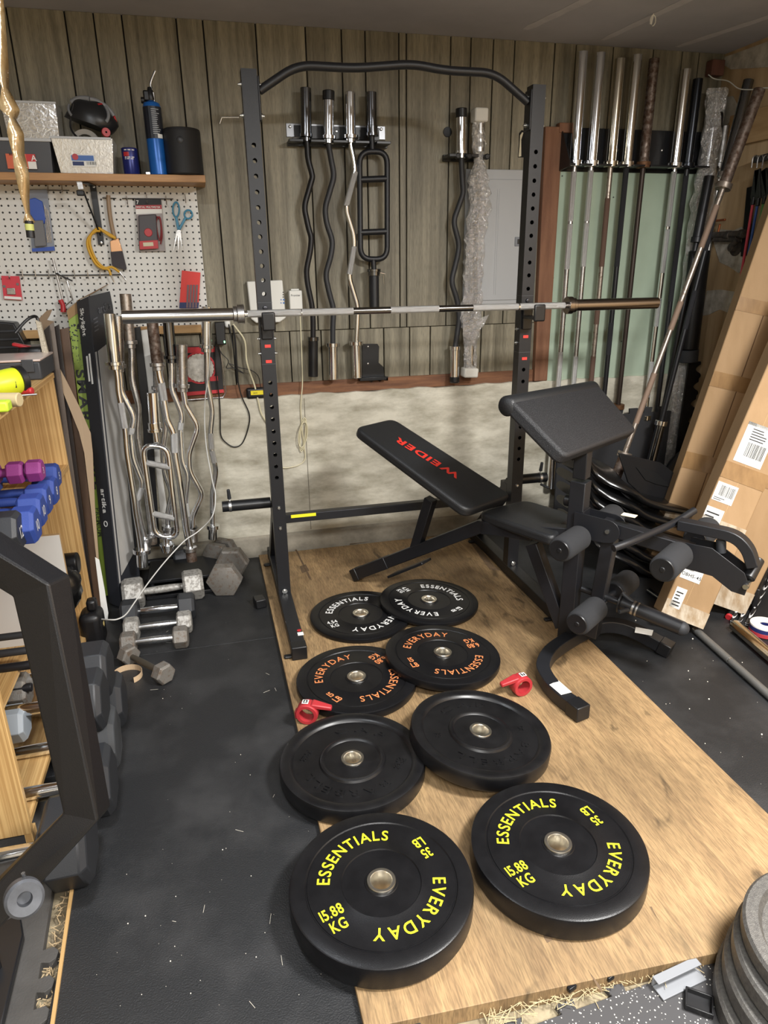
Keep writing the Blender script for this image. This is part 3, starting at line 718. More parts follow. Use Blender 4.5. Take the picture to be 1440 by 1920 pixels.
# backrest : plane through b=0 line with BB width
h0 = K(716, 797); h1 = K(905, 935)
wl = .125
ln = (h0-h1)
BR = (h1-BB*.125, h1+BB*.15, h0+BB*.085, h0-BB*.085)
bk = [U(862, 958, z=.6), U(960, 930, z=.6)]
nb = ln.cross(BB).normalized()
bq = [UP(px, py, h1, nb) for px, py in ((877, 958), (962, 928), (737, 783), (665, 800))]
bkp = pad('backrest_pad', *bq, .045, VIN, r=.045, bev=.014)
upn = nb if nb.z > 0 else -nb
Mw = basis(UP(801, 854, h1, nb)+upn*.0012, (UP(742, 822, h1, nb)-UP(858, 890, h1, nb))*-1, (UP(830, 845, h1, nb)-UP(800, 862, h1, nb)))
mb = MB(); wl_ = (UP(742, 822, h1, nb)-UP(858, 890, h1, nb)).length
# reads from the seat end towards the head end
Mw = basis(UP(798, 857, h1, nb)+upn*.0012, (UP(742, 822, h1, nb)-UP(858, 893, h1, nb)), BB*-1 if False else (upn.cross(UP(742, 822, h1, nb)-UP(858, 893, h1, nb))))
text(mb, 'WEIDER', Mw, .062, sx=1.28, gap=.13, bold=.03)
lw = mb.build('backrest_lettering', mat('red_print', (214, 52, 40), .5), bkp, ang=0)
MB().bar(h1+(h0-h1)*.05-upn*.06, h1+(h0-h1)*.75-upn*.06, .04, .03, (0, 0, 1)).build('backrest_rail', BLK, wb, bevel=.003)
# preacher pad
e_lo = K(1130, 838); e_up = K(1030, 733)
npd = (e_up-e_lo).cross(BB).normalized()
if npd.z < 0: npd = -npd
pq = [UP(px, py, e_lo, npd) for px, py in ((1062, 856), (1196, 806), (1118, 716), (953, 745))]
pts = fillet(pq, .03, 5, closed=True)
pp_ = MB().prism(pts, -npd*.05).build('preacher_pad', mat('ribbed_vinyl', (38, 39, 42), .36, bump=.9, bscale=420), wb, bevel=.012, seg=4, ang=50)
uu = (pq[3]-pq[0]).normalized(); ed = (pq[2]-pq[3]).normalized()
rc0 = pq[3]-uu*.012-npd*.033+ed*.0; rc1 = pq[2]-uu*.012-npd*.033
MB().tube([rc0+ed*.0, rc0+ed*.012, rc1-ed*.01], .036, 24, radii=[.028, .036, .036]).build('pad_bolster', VIN, wb, ang=60)
MB().bar(K(1090, 850)-npd*.02, K(1060, 790)-npd*.06, .05, .03, (0, 0, 1)).build('pad_bracket', BLK, wb, bevel=.003)
# leg developer : clevis, lever arm, curl yoke, foam rollers
zj = K(1128, 985).z
j0 = K2(.03, zj); j1 = K2(.11, zj)
for e in (-1, 1):
    cc = K(1125, 990, b=e*.032)
    mb = MB(); L0 = K2(.0, zj+.045, e*.034); poly = [K2(.0, zj+.045, e*.034), K2(.12, zj+.04, e*.034)]
    for k in range(9): 
        a_ = PI/2-k*PI/8; poly.append(K2(.13+.045*math.cos(a_), zj-.005+.045*math.sin(a_), e*.034))
    poly += [K2(.12, zj-.052, e*.034), K2(.0, zj-.055, e*.034)]
    mb.prism(poly, BN*.004*e).build('pivot_plate', BLK, wb, bevel=.001, ang=30)
MB().bar(K2(.03, zj+.0, .0)-BN*.0, K2(.034, zj, 0), .066, .1, (0, 0, 1)).build('pivot_spacer', BLK, wb, bevel=.001)
MB().cyl(K2(.13, zj-.005, -.042), K2(.13, zj-.005, .042), .008, n=12).build('pivot_bolt', BOLT, wb)
la = K2(.10, zj); lb0 = K(1355, 1052); lb1 = K(1392, 1092)
MB().bar(K2(.10, zj+.003), K(1300, 1035), .048, .055, (0, 0, 1)).build('lever_arm', BLK, wb, bevel=.003)
# tapered end plates
for e in (-1, 1):
    o_ = BN*(e*.03)
    def kk(px, py): return K(px, py)+o_
    poly = [kk(1290, 1012), kk(1340, 1022), kk(1400, 1068), kk(1408, 1090), kk(1400, 1110), kk(1375, 1102), kk(1340, 1074), kk(1290, 1060)]
    MB().prism(poly, BN*(.004*e)).build('yoke_plate', BLK, wb, bevel=.001, ang=30)
MB().cyl(K(1403, 1092)-BN*.045, K(1403, 1092)+BN*.045, .009, n=12).build('pivot_bolt', BOLT, wb)
MB().cyl(K(1403, 1085)-BN*.0, K(1415, 1060)+BN*.06, .02, n=16).build('curl_pivot', PLB, wb, bevel=.003)
# upper curl arm
ca = [K(1270, 985), K(1340, 1003), K(1378, 1018), K(1400, 1045), K(1410, 1078)]
ca = [K(1272, 1003), K(1345, 1014), K(1385, 1028), K(1405, 1052), K(1413, 1085)]
ca = [K(1272, 988)]+[K(1330, 1000), K(1375, 1012), K(1400, 1035), K(1412, 1068)]
MB().rect(spline([v+Z*.012 for v in ca], 5), .045, .036).build('curl_arm', BLK, wb, bevel=.003, ang=40)
MB().cyl(K(1352, 1012), K(1352, 1036), .016, n=20).build('arm_stop', RUBG, wb, bevel=.002)
hb = [K(1193, 1022, b=-.22), K(1225, 1005, b=-.09), K(1270, 985, b=0), K(1290, 970, b=.13), K(1305, 958, b=.2)]
c_ = K(1270, 984)
hb = [UP(1188, 1027, c_, Z), UP(1235, 1008, c_, Z), UP(1275, 988, c_, Z), UP(1285, 972, c_+Z*.02, Z), UP(1303, 957, c_+Z*.03, Z)]
hp = [U(1148, 1022, z=c_.z-.0), U(1180, 1014, z=c_.z), U(1228, 998, z=c_.z)]
MB().tube(spline([U(1150, 1028, z=c_.z-.01), U(1185, 1015, z=c_.z), U(1230, 996, z=c_.z+.002), U(1265, 980, z=c_.z+.004), U(1302, 957, z=c_.z+.03)], 5), .0125, 16).build('curl_handle', BLK, wb, ang=60)
q = [K(1158, 972), K(1176, 978)]
MB().box(K2(.19, K(1190, 985).z+.034), (.05, .03, .002), Matrix.Rotation(AA, 3, 'Z')).build('arm_sticker', mat('white_orange_label', (238, 226, 196), .6), wb, ang=0)
# hanging leg lever
l0 = K2(.14, zj); l1 = K(1128, 1165)
l1 = K(1125, 1170)
MB().bar(K2(.135, zj+.01), K2(.10, K(1125, 1195).z), .05, .05, A).build('leg_lever', BLK, wb, bevel=.003)
# weight peg on the lever
w0 = K(1083, 1105); w1 = K(1160, 1128); w2 = K(1278, 1178)
MB().cyl(K(1090, 1103), K(1172, 1133), .0135, n=20).build('peg_stub', BLK2, wb, bevel=.002)
MB().cyl(K(1165, 1130), w2, .027, n=28).build('weight_peg', BLK2, wb, bevel=.002)
MB().ball(w2, .027, n=20).build('peg_cap', RUBG, wb, ang=80)
MB().cyl(K(1163, 1129), K(1166, 1130), .042, n=32).build('peg_flange', BLK2, wb, bevel=.001)
dd = (w2-K(1165, 1130)).normalized()
cpt = K(1188, 1140)
MB().cyl(cpt-dd*.004, cpt+dd*.004, .0275, n=28).cyl(cpt+dd*.012, cpt+dd*.018, .0275, n=28).build('spring_collar', CHR2, wb)
MB().cyl(cpt-BN*.028-dd*.01, cpt-BN*.07-dd*.03, .008, n=12).cyl(cpt+Z*.02, cpt+Z*.04-dd*.05, .008, n=12).build('collar_grips', RUBG, wb, bevel=.002)
# foam rollers
def roller(px0, py0, ctr, r=.036, l=.17, tl=.0):
    pass
def foamroll(c, b0, b1, r=.046):
    ds = BB
    p0_, p1_ = c+ds*b0, c+ds*b1
    s = 1 if b1 > b0 else -1
    prof = [(0, 0), (r*.8, 0), (r*.93, .003), (r, .012), (r, abs(b1-b0)-.012), (r*.93, abs(b1-b0)-.003), (r*.8, abs(b1-b0)), (0, abs(b1-b0))]
    fro = MB().lathe(prof, p0_, ds*s, 32).build('foam_roller', FOAM, wb, ang=50)
    for q_, e_ in ((p0_, -s), (p1_, s)):
        MB().lathe([(0, .004), (r*.15, .004), (r*.2, .002), (r*.78, .003), (r*.82, 0)], q_, ds*e_, 28).build('roller_cap', PLB, fro)
ends = []
for (pe, pyc, nm) in (((1049, 1032), None, 0), ((1242, 1068), None, 1), ((1082, 1170), None, 2)):
    # near end face centre on a vertical plane 0.20 m this side of the bench centre line
    c0_ = UP(pe[0], pe[1], P0-BN*.235, BN); foamroll(c0_, 0, .165)
    MB().cyl(c0_+BB*.16, c0_+BB*.34, .0125, n=16).build('roller_axle', BLK2, wb)
    foamroll(c0_+BB*.32, 0, .15)
# ================================================================== bars helper
def capcyl(p0, p1, r, m_, o, nm='sleeve', bev=.0015, n=32):
    return MB().cyl(p0, p1, r, n=n).build(nm, m_, o, bevel=bev)
def curlbar(label, y, top, ctop, path, cbot, bot, msl, msh, rs=.0247, rsh=.0135, name='curl_bar', cat='curl bar', group=None, grips=(), mgr=None, cap_top=0, cap_bot=0, mcol=None, mslb=None, rc=.033, wig=None, yb=None):
    """bar hanging or standing: pixels on the vertical plane y (yb at the bottom end)"""
    allp = [top, ctop]+list(path)+[cbot, bot]
    py0, py1 = top[1], bot[1]
    yb_ = y if yb is None else yb
    def Y(py): return y+(yb_-y)*(py-py0)/(py1-py0)
    def q(p): 
        off = p[2] if len(p) > 2 else 0
        return U(p[0], p[1], y=Y(p[1])+off)
    P_ = [q(p) for p in allp]
    o = thing(name, label, cat, P_[-1], group=group)
    T, C = P_[0], P_[1]; D, Bt = P_[-2], P_[-1]
    MB().cyl(T, C, rs, n=32).build('sleeve', msl, o, bevel=.0015)
    u = (C-T).normalized(); mc = mcol or msl
    MB().cyl(C-u*.004, C+u*.012, rc, n=32).cyl(C+u*.012, C+u*.03, rc*.72, n=32).build('collar', mc, o, bevel=.0015)
    if cap_top: MB().cyl(T-u*.004, T+u*.035, rs+.0025, n=32).build('end_cap', PLB, o, bevel=.003)
    sh = fillet([C]+P_[2:-2]+[D], .03, 5)
    MB().tube(sh, rsh, 16).build('shaft', msh, o, ang=60)
    u2 = (Bt-D).normalized()
    MB().cyl(D, Bt, rs, n=32).build('sleeve', mslb or msl, o, bevel=.0015)
    MB().cyl(D-u2*.012, D+u2*.008, rc, n=32).build('collar', mc, o, bevel=.0015)
    if cap_bot: MB().cyl(Bt-u2*.03, Bt+u2*.004, rs+.0025, n=32).build('end_cap', PLB, o, bevel=.006)
    if mgr:
        mid = P_[2:-2]
        for (i, t0, t1) in grips:
            a_, b_ = mid[i], mid[i+1]
            MB().cyl(a_.lerp(b_, t0), a_.lerp(b_, t1), rsh+.0008, n=20).build('grip_knurling', mgr, o)
    return o
# ------------------------------------------------ first wall hanger and its four bars
YW = 3.50
ZINC = mat('zinc_plate', (150, 152, 156), .35, .9)
h1 = thing('bar_hanger', 'black steel wall bracket holding four curl bars left of centre', 'bar hanger', U(630, 262, y=YB-.01))
a = U(536, 231, y=YB-.004); b = U(722, 262, y=YB-.004)
MB().bx(a.x, b.x, YB-.007, YB-.001, b.z, a.z).build('mounting_plate', ZINC, h1, bevel=.001)
MB().bx(a.x+.035, b.x-.03, YB-.012, YB-.007, b.z-.005, a.z-.008).build('back_plate', BLK2, h1, bevel=.001)
hx = [U(p_, 262, y=YW).x for p_ in (574, 616, 657, 697)]
zl = U(630, 264, y=YW).z
mb = MB(); e = [U(541, 262, y=YW).x]
for x in hx: e += [x-.017, x+.017]
e.append(U(730, 265, y=YW).x)
for i in range(0, len(e), 2): mb.bx(e[i], e[i+1], YW-.03, YB-.008, zl-.012, zl)
mb.bx(e[0], e[-1], YW+.035, YB-.008, zl-.02, zl)
mb.build('hanger_shelf', BLK2, h1, bevel=.002)
MB().cyl((e[0]+.02, YB-.03, zl+.012), (e[0]+.07, YB-.03, zl+.016), .006, n=10).build('retaining_pin', CHR2, h1)
MB().cyl((e[-1]-.06, YB-.03, zl+.008), (e[-1]-.01, YB-.03, zl+.01), .005, n=10).build('retaining_pin', CHR2, h1)
for px, py in ((544, 237), (715, 242), (631, 246)):
    MB().lathe([(0, .004), (.005, .003), (.007, 0)], U(px, py, y=YB-.012), (0, -1, 0), 12).build('screw', CHR2, h1)
BLKS = mat('black_zinc_shaft', (34, 34, 37), .4, .3)
GRYS = mat('grey_black_shaft', (50, 51, 54), .5, .2)
DKC = mat('dark_chrome', (120, 122, 126), .14, 1)
g = 'curl bars on the wall hangers'
curlbar('curl bar with dark sleeve and black shaft, leftmost on the wall hanger', YW, (573, 165), (574, 252), [(576, 272), (577, 297), (584, 322), (586, 332), (570, 388), (579, 430), (584, 445), (582, 470), (574, 508), (577, 535), (585, 572), (587, 600)], (587, 636), (587, 706), DKC, BLKS, group=g, mslb=BLK2, rc=.028)
curlbar('curl bar with black-capped chrome sleeve and grey-black shaft, second on the hanger', YW, (616, 172), (616, 256), [(616, 272), (621, 300), (627, 330), (609, 390), (612, 418), (624, 452), (621, 478), (610, 516), (618, 552), (626, 580), (624, 610)], (624, 647), (625, 711), CHR, GRYS, group=g, cap_top=1, rc=.034, cap_bot=0)
curlbar('all-chrome curl bar, third on the wall hanger beside the triceps bar', YW, (656, 173), (657, 255), [(657, 272), (662, 295), (666, 322), (648, 390), (663, 440), (664, 462), (654, 520), (671, 575), (670, 600)], (668, 644), (670, 708), CHR, CHR, group=g, rc=.036, grips=((2, .0, .95), (5, .0, .9)), mgr=KNU)
def tribar(label, y, mm, msl, sx, top, ctop, neck, fr, grips, nb, cb, bot, cap=0, grp=None, mg=None, name='triceps_bar', tilt=0):
    yy = lambda py: y-(py-top[1])*tilt
    o = thing(name, label, 'triceps bar', U(*bot, y=yy(bot[1])), group=grp)
    q = lambda p: U(p[0], p[1], y=yy(p[1]))
    MB().cyl(q(top), q(ctop), .0247, n=32).build('sleeve', msl, o, bevel=.0015)
    c = q(ctop); MB().cyl(c-Z*.008, c+Z*.006, .033, n=32).cyl(c-Z*.0, c+Z*.035, .028, n=32).build('collar', msl, o, bevel=.0015)
    MB().cyl(c, q(neck), .013, n=16).build('shaft', mm, o)
    MB().tube(fillet([q(p) for p in fr], .055, 6, closed=True), .0135, 16, closed=True).build('hand_frame', mm, o, ang=60)
    for a_, b_ in grips: MB().cyl(q(a_), q(b_), .0145, n=20).build('grip', mg or mm, o)
    MB().cyl(q(nb), q(cb), .013, n=16).build('shaft', mm, o)
    c = q(cb); MB().cyl(c+Z*.002, c-Z*.012, .034, n=32).cyl(c, c-Z*.03, .029, n=32).build('collar', msl, o, bevel=.0015)
    MB().cyl(c, q(bot), .0247, n=32).build('sleeve', msl if not cap else mm, o, bevel=.0015)
    return o
tribar('black triceps bar with ladder-shaped hand frame, rightmost on the first hanger', YW, BLK, DKC, 1, (696, 173), (697, 252), (698, 280), [(674, 284), (726, 284), (726, 486), (676, 486)], [((676, 337), (724, 335)), ((676, 436), (724, 434))], (700, 487), (701, 505), (702, 576), 1, g)
MB().cyl(U(713, 511, y=YW-.01), U(722, 513, y=YW-.01), .005, n=10).cyl(U(719, 515, y=YW-.01), U(720, 533, y=YW-.01), .0018, n=8).build('collar_screw', CHR, bpy.data.objects['triceps_bar'])
# ------------------------------------------------ second hanger
h2 = thing('bar_hanger', 'short black wall bracket holding the plastic-wrapped bar', 'bar hanger', U(880, 290, y=YB-.01))
a = U(841, 278, y=YW-.02); b = U(917, 296, y=YW-.02)
xa, xb = U(865, 290, y=YW).x, U(899, 290, y=YW).x
mb = MB()
for s0_, s1_ in ((a.x, xa-.017), (xa+.017, xb-.017), (xb+.017, b.x)): mb.bx(s0_, s1_, YW-.035, YB-.002, b.z, b.z+.014)
mb.bx(a.x, b.x, YB-.02, YB-.002, b.z-.01, b.z+.02).build('hanger_shelf', BLK2, h2, bevel=.002)
MB().cyl((a.x+.025, YB-.001, U(848, 248, y=YB).z), (a.x+.025, YB-.006, U(848, 248, y=YB).z), .022, n=24).build('felt_pad', RUB, h2, bevel=.001)
for x in (xa-.028, xa+.03, xb+.028):
    MB().cyl((x, YW-.036, b.z+.004), (x, YW-.01, b.z+.004), .013, n=16).build('fork_tip', PLB, h2, bevel=.004)
curlbar('curl bar with black-capped chrome sleeves beside the plastic-wrapped bar', YW, (865, 205), (865, 284), [(865, 298), (867, 342), (869, 362), (850, 415), (861, 458), (858, 480), (846, 528), (858, 565), (861, 600), (855, 640)], (853, 653), (852, 716), CHR, GRYS, group=g, cap_top=1, cap_bot=1, rc=.028)
# plastic wrapped bar
wr = thing('wrapped_bar', 'new curl bar wrapped in clear plastic with white foam blocks at its ends', 'curl bar', U(880, 705, y=YW))
wp = [(899, 225), (898, 300), (894, 330), (899, 380), (890, 420), (893, 450), (890, 500), (893, 555), (884, 590), (882, 640), (881, 700)]
MB().tube(fillet([U(*p_, y=YW) for p_ in wp], .03, 4), .0135, 14).build('shaft', mat('wrapped_shaft', (74, 76, 80), .35, .7), wr, ang=60)
MB().cyl(U(900, 215, y=YW), U(899, 285, y=YW), .024, n=28).build('sleeve', CHR2, wr)
MB().cyl(U(882, 640, y=YW), U(881, 695, y=YW), .024, n=28).build('sleeve', CHR2, wr)
FO = mat('white_packing_foam', (222, 220, 212), .9, bump=.3, bscale=200)
c = U(899, 217, y=YW); MB().box(c, (.068, .068, .06)).build('foam_block', FO, wr, bevel=.008)
c = U(880, 698, y=YW); MB().box(c, (.08, .07, .05), Matrix.Rotation(R(3), 3, 'Y')).build('foam_block', FO, wr, bevel=.008)
def clear():
    if 'clear_film' in _M: return _M['clear_film']
    m = bpy.data.materials.new('clear_film'); m.use_nodes = True; nt = m.node_tree; N = nt.nodes; L = nt.links
    for n in list(N): N.remove(n)
    out = N.new('ShaderNodeOutputMaterial'); tr = N.new('ShaderNodeBsdfTransparent'); gl = N.new('ShaderNodeBsdfGlossy'); di = N.new('ShaderNodeBsdfDiffuse')
    gl.inputs['Roughness'].default_value = .12; di.inputs['Color'].default_value = (.85, .86, .86, 1); gl.inputs['Color'].default_value = (1, 1, 1, 1)
    tr.inputs['Color'].default_value = (.93, .94, .94, 1)
    tc = N.new('ShaderNodeTexCoord'); nz = N.new('ShaderNodeTexNoise'); nz.inputs['Scale'].default_value = 45; nz.inputs['Detail'].default_value = 5; nz.inputs['Distortion'].default_value = 1.5
    bp = N.new('ShaderNodeBump'); bp.inputs['Strength'].default_value = 1; bp.inputs['Distance'].default_value = .02
    L.new(tc.outputs['Object'], nz.inputs[0]); L.new(nz.outputs[0], bp.inputs['Height']); L.new(bp.outputs[0], gl.inputs['Normal'])
    m1 = N.new('ShaderNodeMixShader'); m2 = N.new('ShaderNodeMixShader'); m1.inputs[0].default_value = .25; m2.inputs[0].default_value = .7
    L.new(gl.outputs[0], m1.inputs[1]); L.new(di.outputs[0], m1.inputs[2]); L.new(tr.outputs[0], m2.inputs[1]); L.new(m1.outputs[0], m2.inputs[2]); L.new(m2.outputs[0], out.inputs[0])
    _M['clear_film'] = m; return m
def crumple(pts, radii, name, parent, seed=1, n=14, sy=.6, amp=.25, m_=None):
    """loose plastic sleeve round a polyline"""
    rr = random.Random(seed); mb = MB(); rings = []
    P_ = spline(pts, 5); k = len(P_)
    for i, p in enumerate(P_):
        t = i/(k-1)*(len(radii)-1); j = min(int(t), len(radii)-2); r = radii[j]+(radii[j+1]-radii[j])*(t-j)
        rings.append([mb.bm.verts.new(p+V((math.cos(2*PI*a_/n)*r*(1+rr.uniform(-amp, amp)), math.sin(2*PI*a_/n)*r*sy*(1+rr.uniform(-amp, amp)), rr.uniform(-.004, .004)))) for a_ in range(n)])
    for i in range(k-1):
        for j in range(n): mb.face((rings[i][j], rings[i][(j+1) % n], rings[i+1][(j+1) % n], rings[i+1][j]))
    return mb.build(name, m_ or clear(), parent, ang=25)
crumple([U(*p_, y=YW-.004) for p_ in ((899, 229), (897, 270), (898, 298), (897, 340), (900, 380), (893, 430), (889, 480), (886, 540), (882, 590), (885, 620), (882, 650), (881, 690))],
        [.03, .034, .022, .05, .056, .052, .05, .048, .06, .05, .033, .034], 'plastic_film', wr, 5, n=16)
mb = MB(); ps = [U(868, 590, y=YW-.04), U(896, 598, y=YW-.05), U(917, 590, y=YW-.05), U(906, 612, y=YW-.045), U(895, 622, y=YW-.04), U(885, 640, y=YW-.03), U(868, 630, y=YW-.035)]
mb.face([mb.bm.verts.new(p_) for p_ in ps]); mb.build('film_flap', clear(), wr)
# ------------------------------------------------ lower empty hanger plate
h3 = thing('wall_bracket', 'black steel barbell bracket leaning low on the panelling under the chrome bar', 'wall bracket', U(695, 715, y=YB-.02))
def yb_(px, py, y=YB-.012): return U(px, py, y=y)
MB().prism([yb_(679, 645), (yb_(708, 645)), yb_(711, 650), yb_(710, 680), yb_(719, 688), yb_(721, 706), yb_(728, 706), yb_(728, 714), yb_(721, 714), yb_(719, 709), yb_(712, 717), yb_(704, 709), yb_(697, 718), yb_(684, 710), yb_(672, 716), yb_(672, 706), yb_(680, 704)], (0, .008, 0)).build('bracket_plate', BLK2, h3, bevel=.0012)
MB().bx(yb_(672, 709).x, yb_(722, 709).x, YB-.05, YB-.012, yb_(690, 712).z, yb_(690, 706).z).build('bracket_lip', BLK2, h3, bevel=.002)
for px, py in ((690, 650), (690, 682)): MB().lathe([(0, .003), (.004, .002), (.005, 0)], yb_(px, py), (0, -1, 0), 12).build('screw', CHR2, h3)
# ------------------------------------------------ network boxes
nb_ = thing('network_terminal', 'white internet terminal box on the panelling behind the left upright', 'network box', U(500, 600, y=YB))
a = U(463, 528, y=YB-.045); b = U(536, 604, y=YB-.045)
MB().prism([(a.x, YB-.045, a.z), (b.x-.004, YB-.045, a.z+.004), (b.x+.002, YB-.045, b.z+.02), (b.x-.03, YB-.045, b.z), (a.x+.03, YB-.045, b.z), (a.x+.006, YB-.045, b.z+.02)], (0, .044, 0)).build('housing', WHT, nb_, bevel=.006, seg=3)
mb = MB()
for k in range(3): 
    p = U(531, 548+k*4.5, y=YB-.046); mb.bx(p.x-.003, p.x+.003, YB-.0465, YB-.045, p.z-.002, p.z+.002)
mb.build('indicator_light', INK, nb_, ang=0)
BLU = mat('blue_print', (74, 120, 186), .5)
for k, (px, py) in enumerate(((532, 562), (532, 568), (527, 562), (527, 568))):
    MB().lathe([(0, .001), (.0045 if k < 2 else .003, .001), (.0045 if k < 2 else .003, 0)], U(px, py, y=YB-.045), (0, -1, 0), 14).build('blue_mark', BLU, nb_)
nf = thing('network_power_box', 'small white box with black wordmark beside the internet terminal', 'network box', U(555, 575, y=YB))
a = U(542, 545, y=YB-.05); b = U(568, 580, y=YB-.05)
MB().bx(a.x, b.x, YB-.05, YB-.001, b.z, a.z).build('housing', WHT, nf, bevel=.005, seg=3)
MB().bx(a.x+.012, b.x-.012, YB-.03, YB-.01, a.z, a.z+.007).build('mounting_clip', WHT, nf, bevel=.001)
mb = MB(); text(mb, 'Frontier', basis(((a.x+b.x)/2, YB-.0505, a.z-.022), (1, 0, 0), (0, 0, 1)), .0135, sx=1, gap=.07, bold=.01)
mb.build('wordmark', INK, nf, ang=0)
# ------------------------------------------------ electrical panel
ep = thing('breaker_panel', 'pale grey electrical panel door behind the right upright', 'breaker panel', U(930, 570, y=YB))
PG = mat('pale_grey_enamel', (168, 170, 172), .45)
a = U(875, 316, y=YB-.02); b = U(1000, 572, y=YB-.02)
MB().bx(a.x, b.x, YB-.012, YB-.001, b.z, a.z).build('cover', PG, ep, bevel=.003)
MB().bx(a.x+.09, b.x-.02, YB-.018, YB-.012, b.z+.03, a.z-.045).build('door', PG, ep, bevel=.004)
for dx in (.105, .115, .19, .2):
    MB().bx(b.x-dx-.12+.0, b.x-dx-.117, YB-.0195, YB-.018, b.z+.06, a.z-.09).build('door_ridge', PG, ep, bevel=.001)
q = U(972, 453, y=YB-.02)
MB().box((q.x, YB-.02, q.z), (.04, .006, .045)).build('latch', mat('latch_grey', (120, 124, 130), .5), ep, bevel=.002)
MB().box((q.x+.002, YB-.023, q.z), (.018, .004, .024)).build('latch_slot', PLB, ep, bevel=.001)
# hole with a junction box
jb = thing('junction_box', 'white round electrical box showing in a torn hole by the right upright', 'electrical box', U(985, 270, y=YB))
ps = [U(*p_, y=YB-.001) for p_ in ((973, 250), (978, 244), (990, 247), (1003, 244), (1006, 296), (971, 295), (973, 270))]
MB().prism(ps, (0, -.001, 0)).build('torn_hole', mat('hole_dark', (22, 20, 18), .9), jb, ang=0)
MB().prism([U(*p_, y=YB-.003) for p_ in ((975, 254), (979, 248), (981, 249), (977, 262), (977, 293), (972, 294), (974, 275))], (0, -.002, 0)).build('torn_edge', mat('torn_board', (214, 206, 180), .9), jb, ang=0)
MB().lathe([(.02, .004), (.026, .008), (.036, .008), (.038, 0)], U(996, 272, y=YB-.002), (0, -1, 0), 28).build('box_rim', WHT, jb)
# ------------------------------------------------ cables on the wall
def cable(name, label, pts, r, m_, n=7, cat='cable'):
    return tag(MB().tube(spline(pts, n), r, 8).build(name, m_), label, cat)
CREAM = mat('cream_cable', (216, 208, 176), .5); BKC = mat('black_cable', (18, 18, 20), .5)
yy = YB-.045
cable('network_cable', 'cream cable hanging straight down from the terminal to a tied coil on the concrete', [U(562, 578, y=yy), U(564, 620, y=yy), U(566, 670, y=yy), U(567, 720, y=yy), U(564, 760, y=yy), U(566, 800, y=yy), U(570, 835, y=yy), U(572, 860, y=yy), U(560, 872, y=yy), U(540, 877, y=yy), U(530, 877, y=yy)], .0028, CREAM)
ls = []
for a_, w_ in ((0, 7), (1, 5), (2, 9)):
    c = U(568, 818, y=yy-.004*a_)
    ls.append([U(568+w_*math.sin(t*2*PI)*.9+3*math.cos(t*2*PI), 815+(32-a_*4)*-math.cos(t*2*PI), y=yy-.006*a_-.004) for t in [k/14 for k in range(14)]])
mb = MB()
for l_ in ls: mb.tube(l_, .0026, 8, closed=True)
tag(mb.build('cable_coil', CREAM), 'tied coil of cream cable hanging on the concrete wall', 'cable')
cable('extension_lead', 'cream power cord running from the outlet down behind the left upright', [U(437, 608, y=yy), U(445, 618, y=yy), U(459, 640, y=yy), U(463, 680, y=yy), U(477, 722, y=yy), U(485, 755, y=yy), U(490, 775, y=yy), U(502, 795, y=yy)], .0042, CREAM)
cable('appliance_cord', 'black cord looping low across the concrete wall between curl bars and rack', [U(429, 608, y=yy), U(437, 650, y=yy), U(444, 700, y=yy), U(452, 740, y=yy), U(467, 775, y=yy), U(466, 800, y=yy), U(455, 830, y=yy), U(440, 838, y=yy), U(424, 830, y=yy), U(414, 815, y=yy), U(413, 780, y=yy), U(411, 745, y=yy), U(404, 690, y=yy), U(404, 640, y=yy)], .003, BKC)
cable('appliance_cord', 'straight black cord hanging from the outlet beside the cream cord', [U(436, 610, y=yy-.005), U(441, 640, y=yy-.005), U(444, 690, y=yy-.005), U(446, 718, y=yy-.005)], .005, BKC)
cable('charger_cord', 'thin bundled black charger cord leading to the yellow-labelled charger', [U(404, 632, y=yy), U(414, 660, y=yy), U(428, 676, y=yy), U(425, 690, y=yy), U(440, 690, y=yy), U(457, 700, y=yy), U(444, 694, y=yy), U(430, 682, y=yy), U(452, 690, y=yy), U(470, 694, y=yy), U(484, 705, y=yy), U(489, 728, y=yy)], .002, BKC)
pa = thing('power_adapter', 'black power adapter with green light plugged in by the pegboard corner', 'power adapter', U(415, 625, y=YB))
a = U(402, 604, y=YB-.05); b = U(424, 646, y=YB-.05)
MB().bx(a.x, b.x, YB-.06, YB-.003, b.z, a.z).build('housing', PLB, pa, bevel=.004)
q = U(421, 641, y=YB-.061); MB().box((q.x, YB-.0605, q.z), (.006, .002, .01)).build('green_light', mat('green_led', (150, 255, 190), .4, emit=1.2), pa)
MB().bx(b.x+.002, b.x+.03, YB-.04, YB-.003, a.z-.03, a.z+.01).build('outlet_plug', WHT, pa, bevel=.01)
ch = thing('battery_charger', 'black battery charger with yellow label on the wooden sill', 'charger', U(485, 742, y=YB-.02))
a = U(461, 728, y=YB-.04); b = U(500, 746, y=YB-.04)
MB().bx(a.x, b.x+.02, YB-.05, YB-.014, b.z, a.z).build('housing', PLB, ch, bevel=.012, seg=4)
MB().bx(U(470, 735, y=YB-.051).x, b.x+.01, YB-.0512, YB-.05, U(470, 741, y=YB-.051).z, U(470, 733, y=YB-.051).z).build('yellow_label', mat('yellow_label', (232, 214, 40), .5), ch)
mb = MB(); text(mb, '20V', basis(U(479, 737, y=YB-.0515), (1, 0, 0), (0, 0, 1)), .012); mb.build('label_text', INK, ch, ang=0)
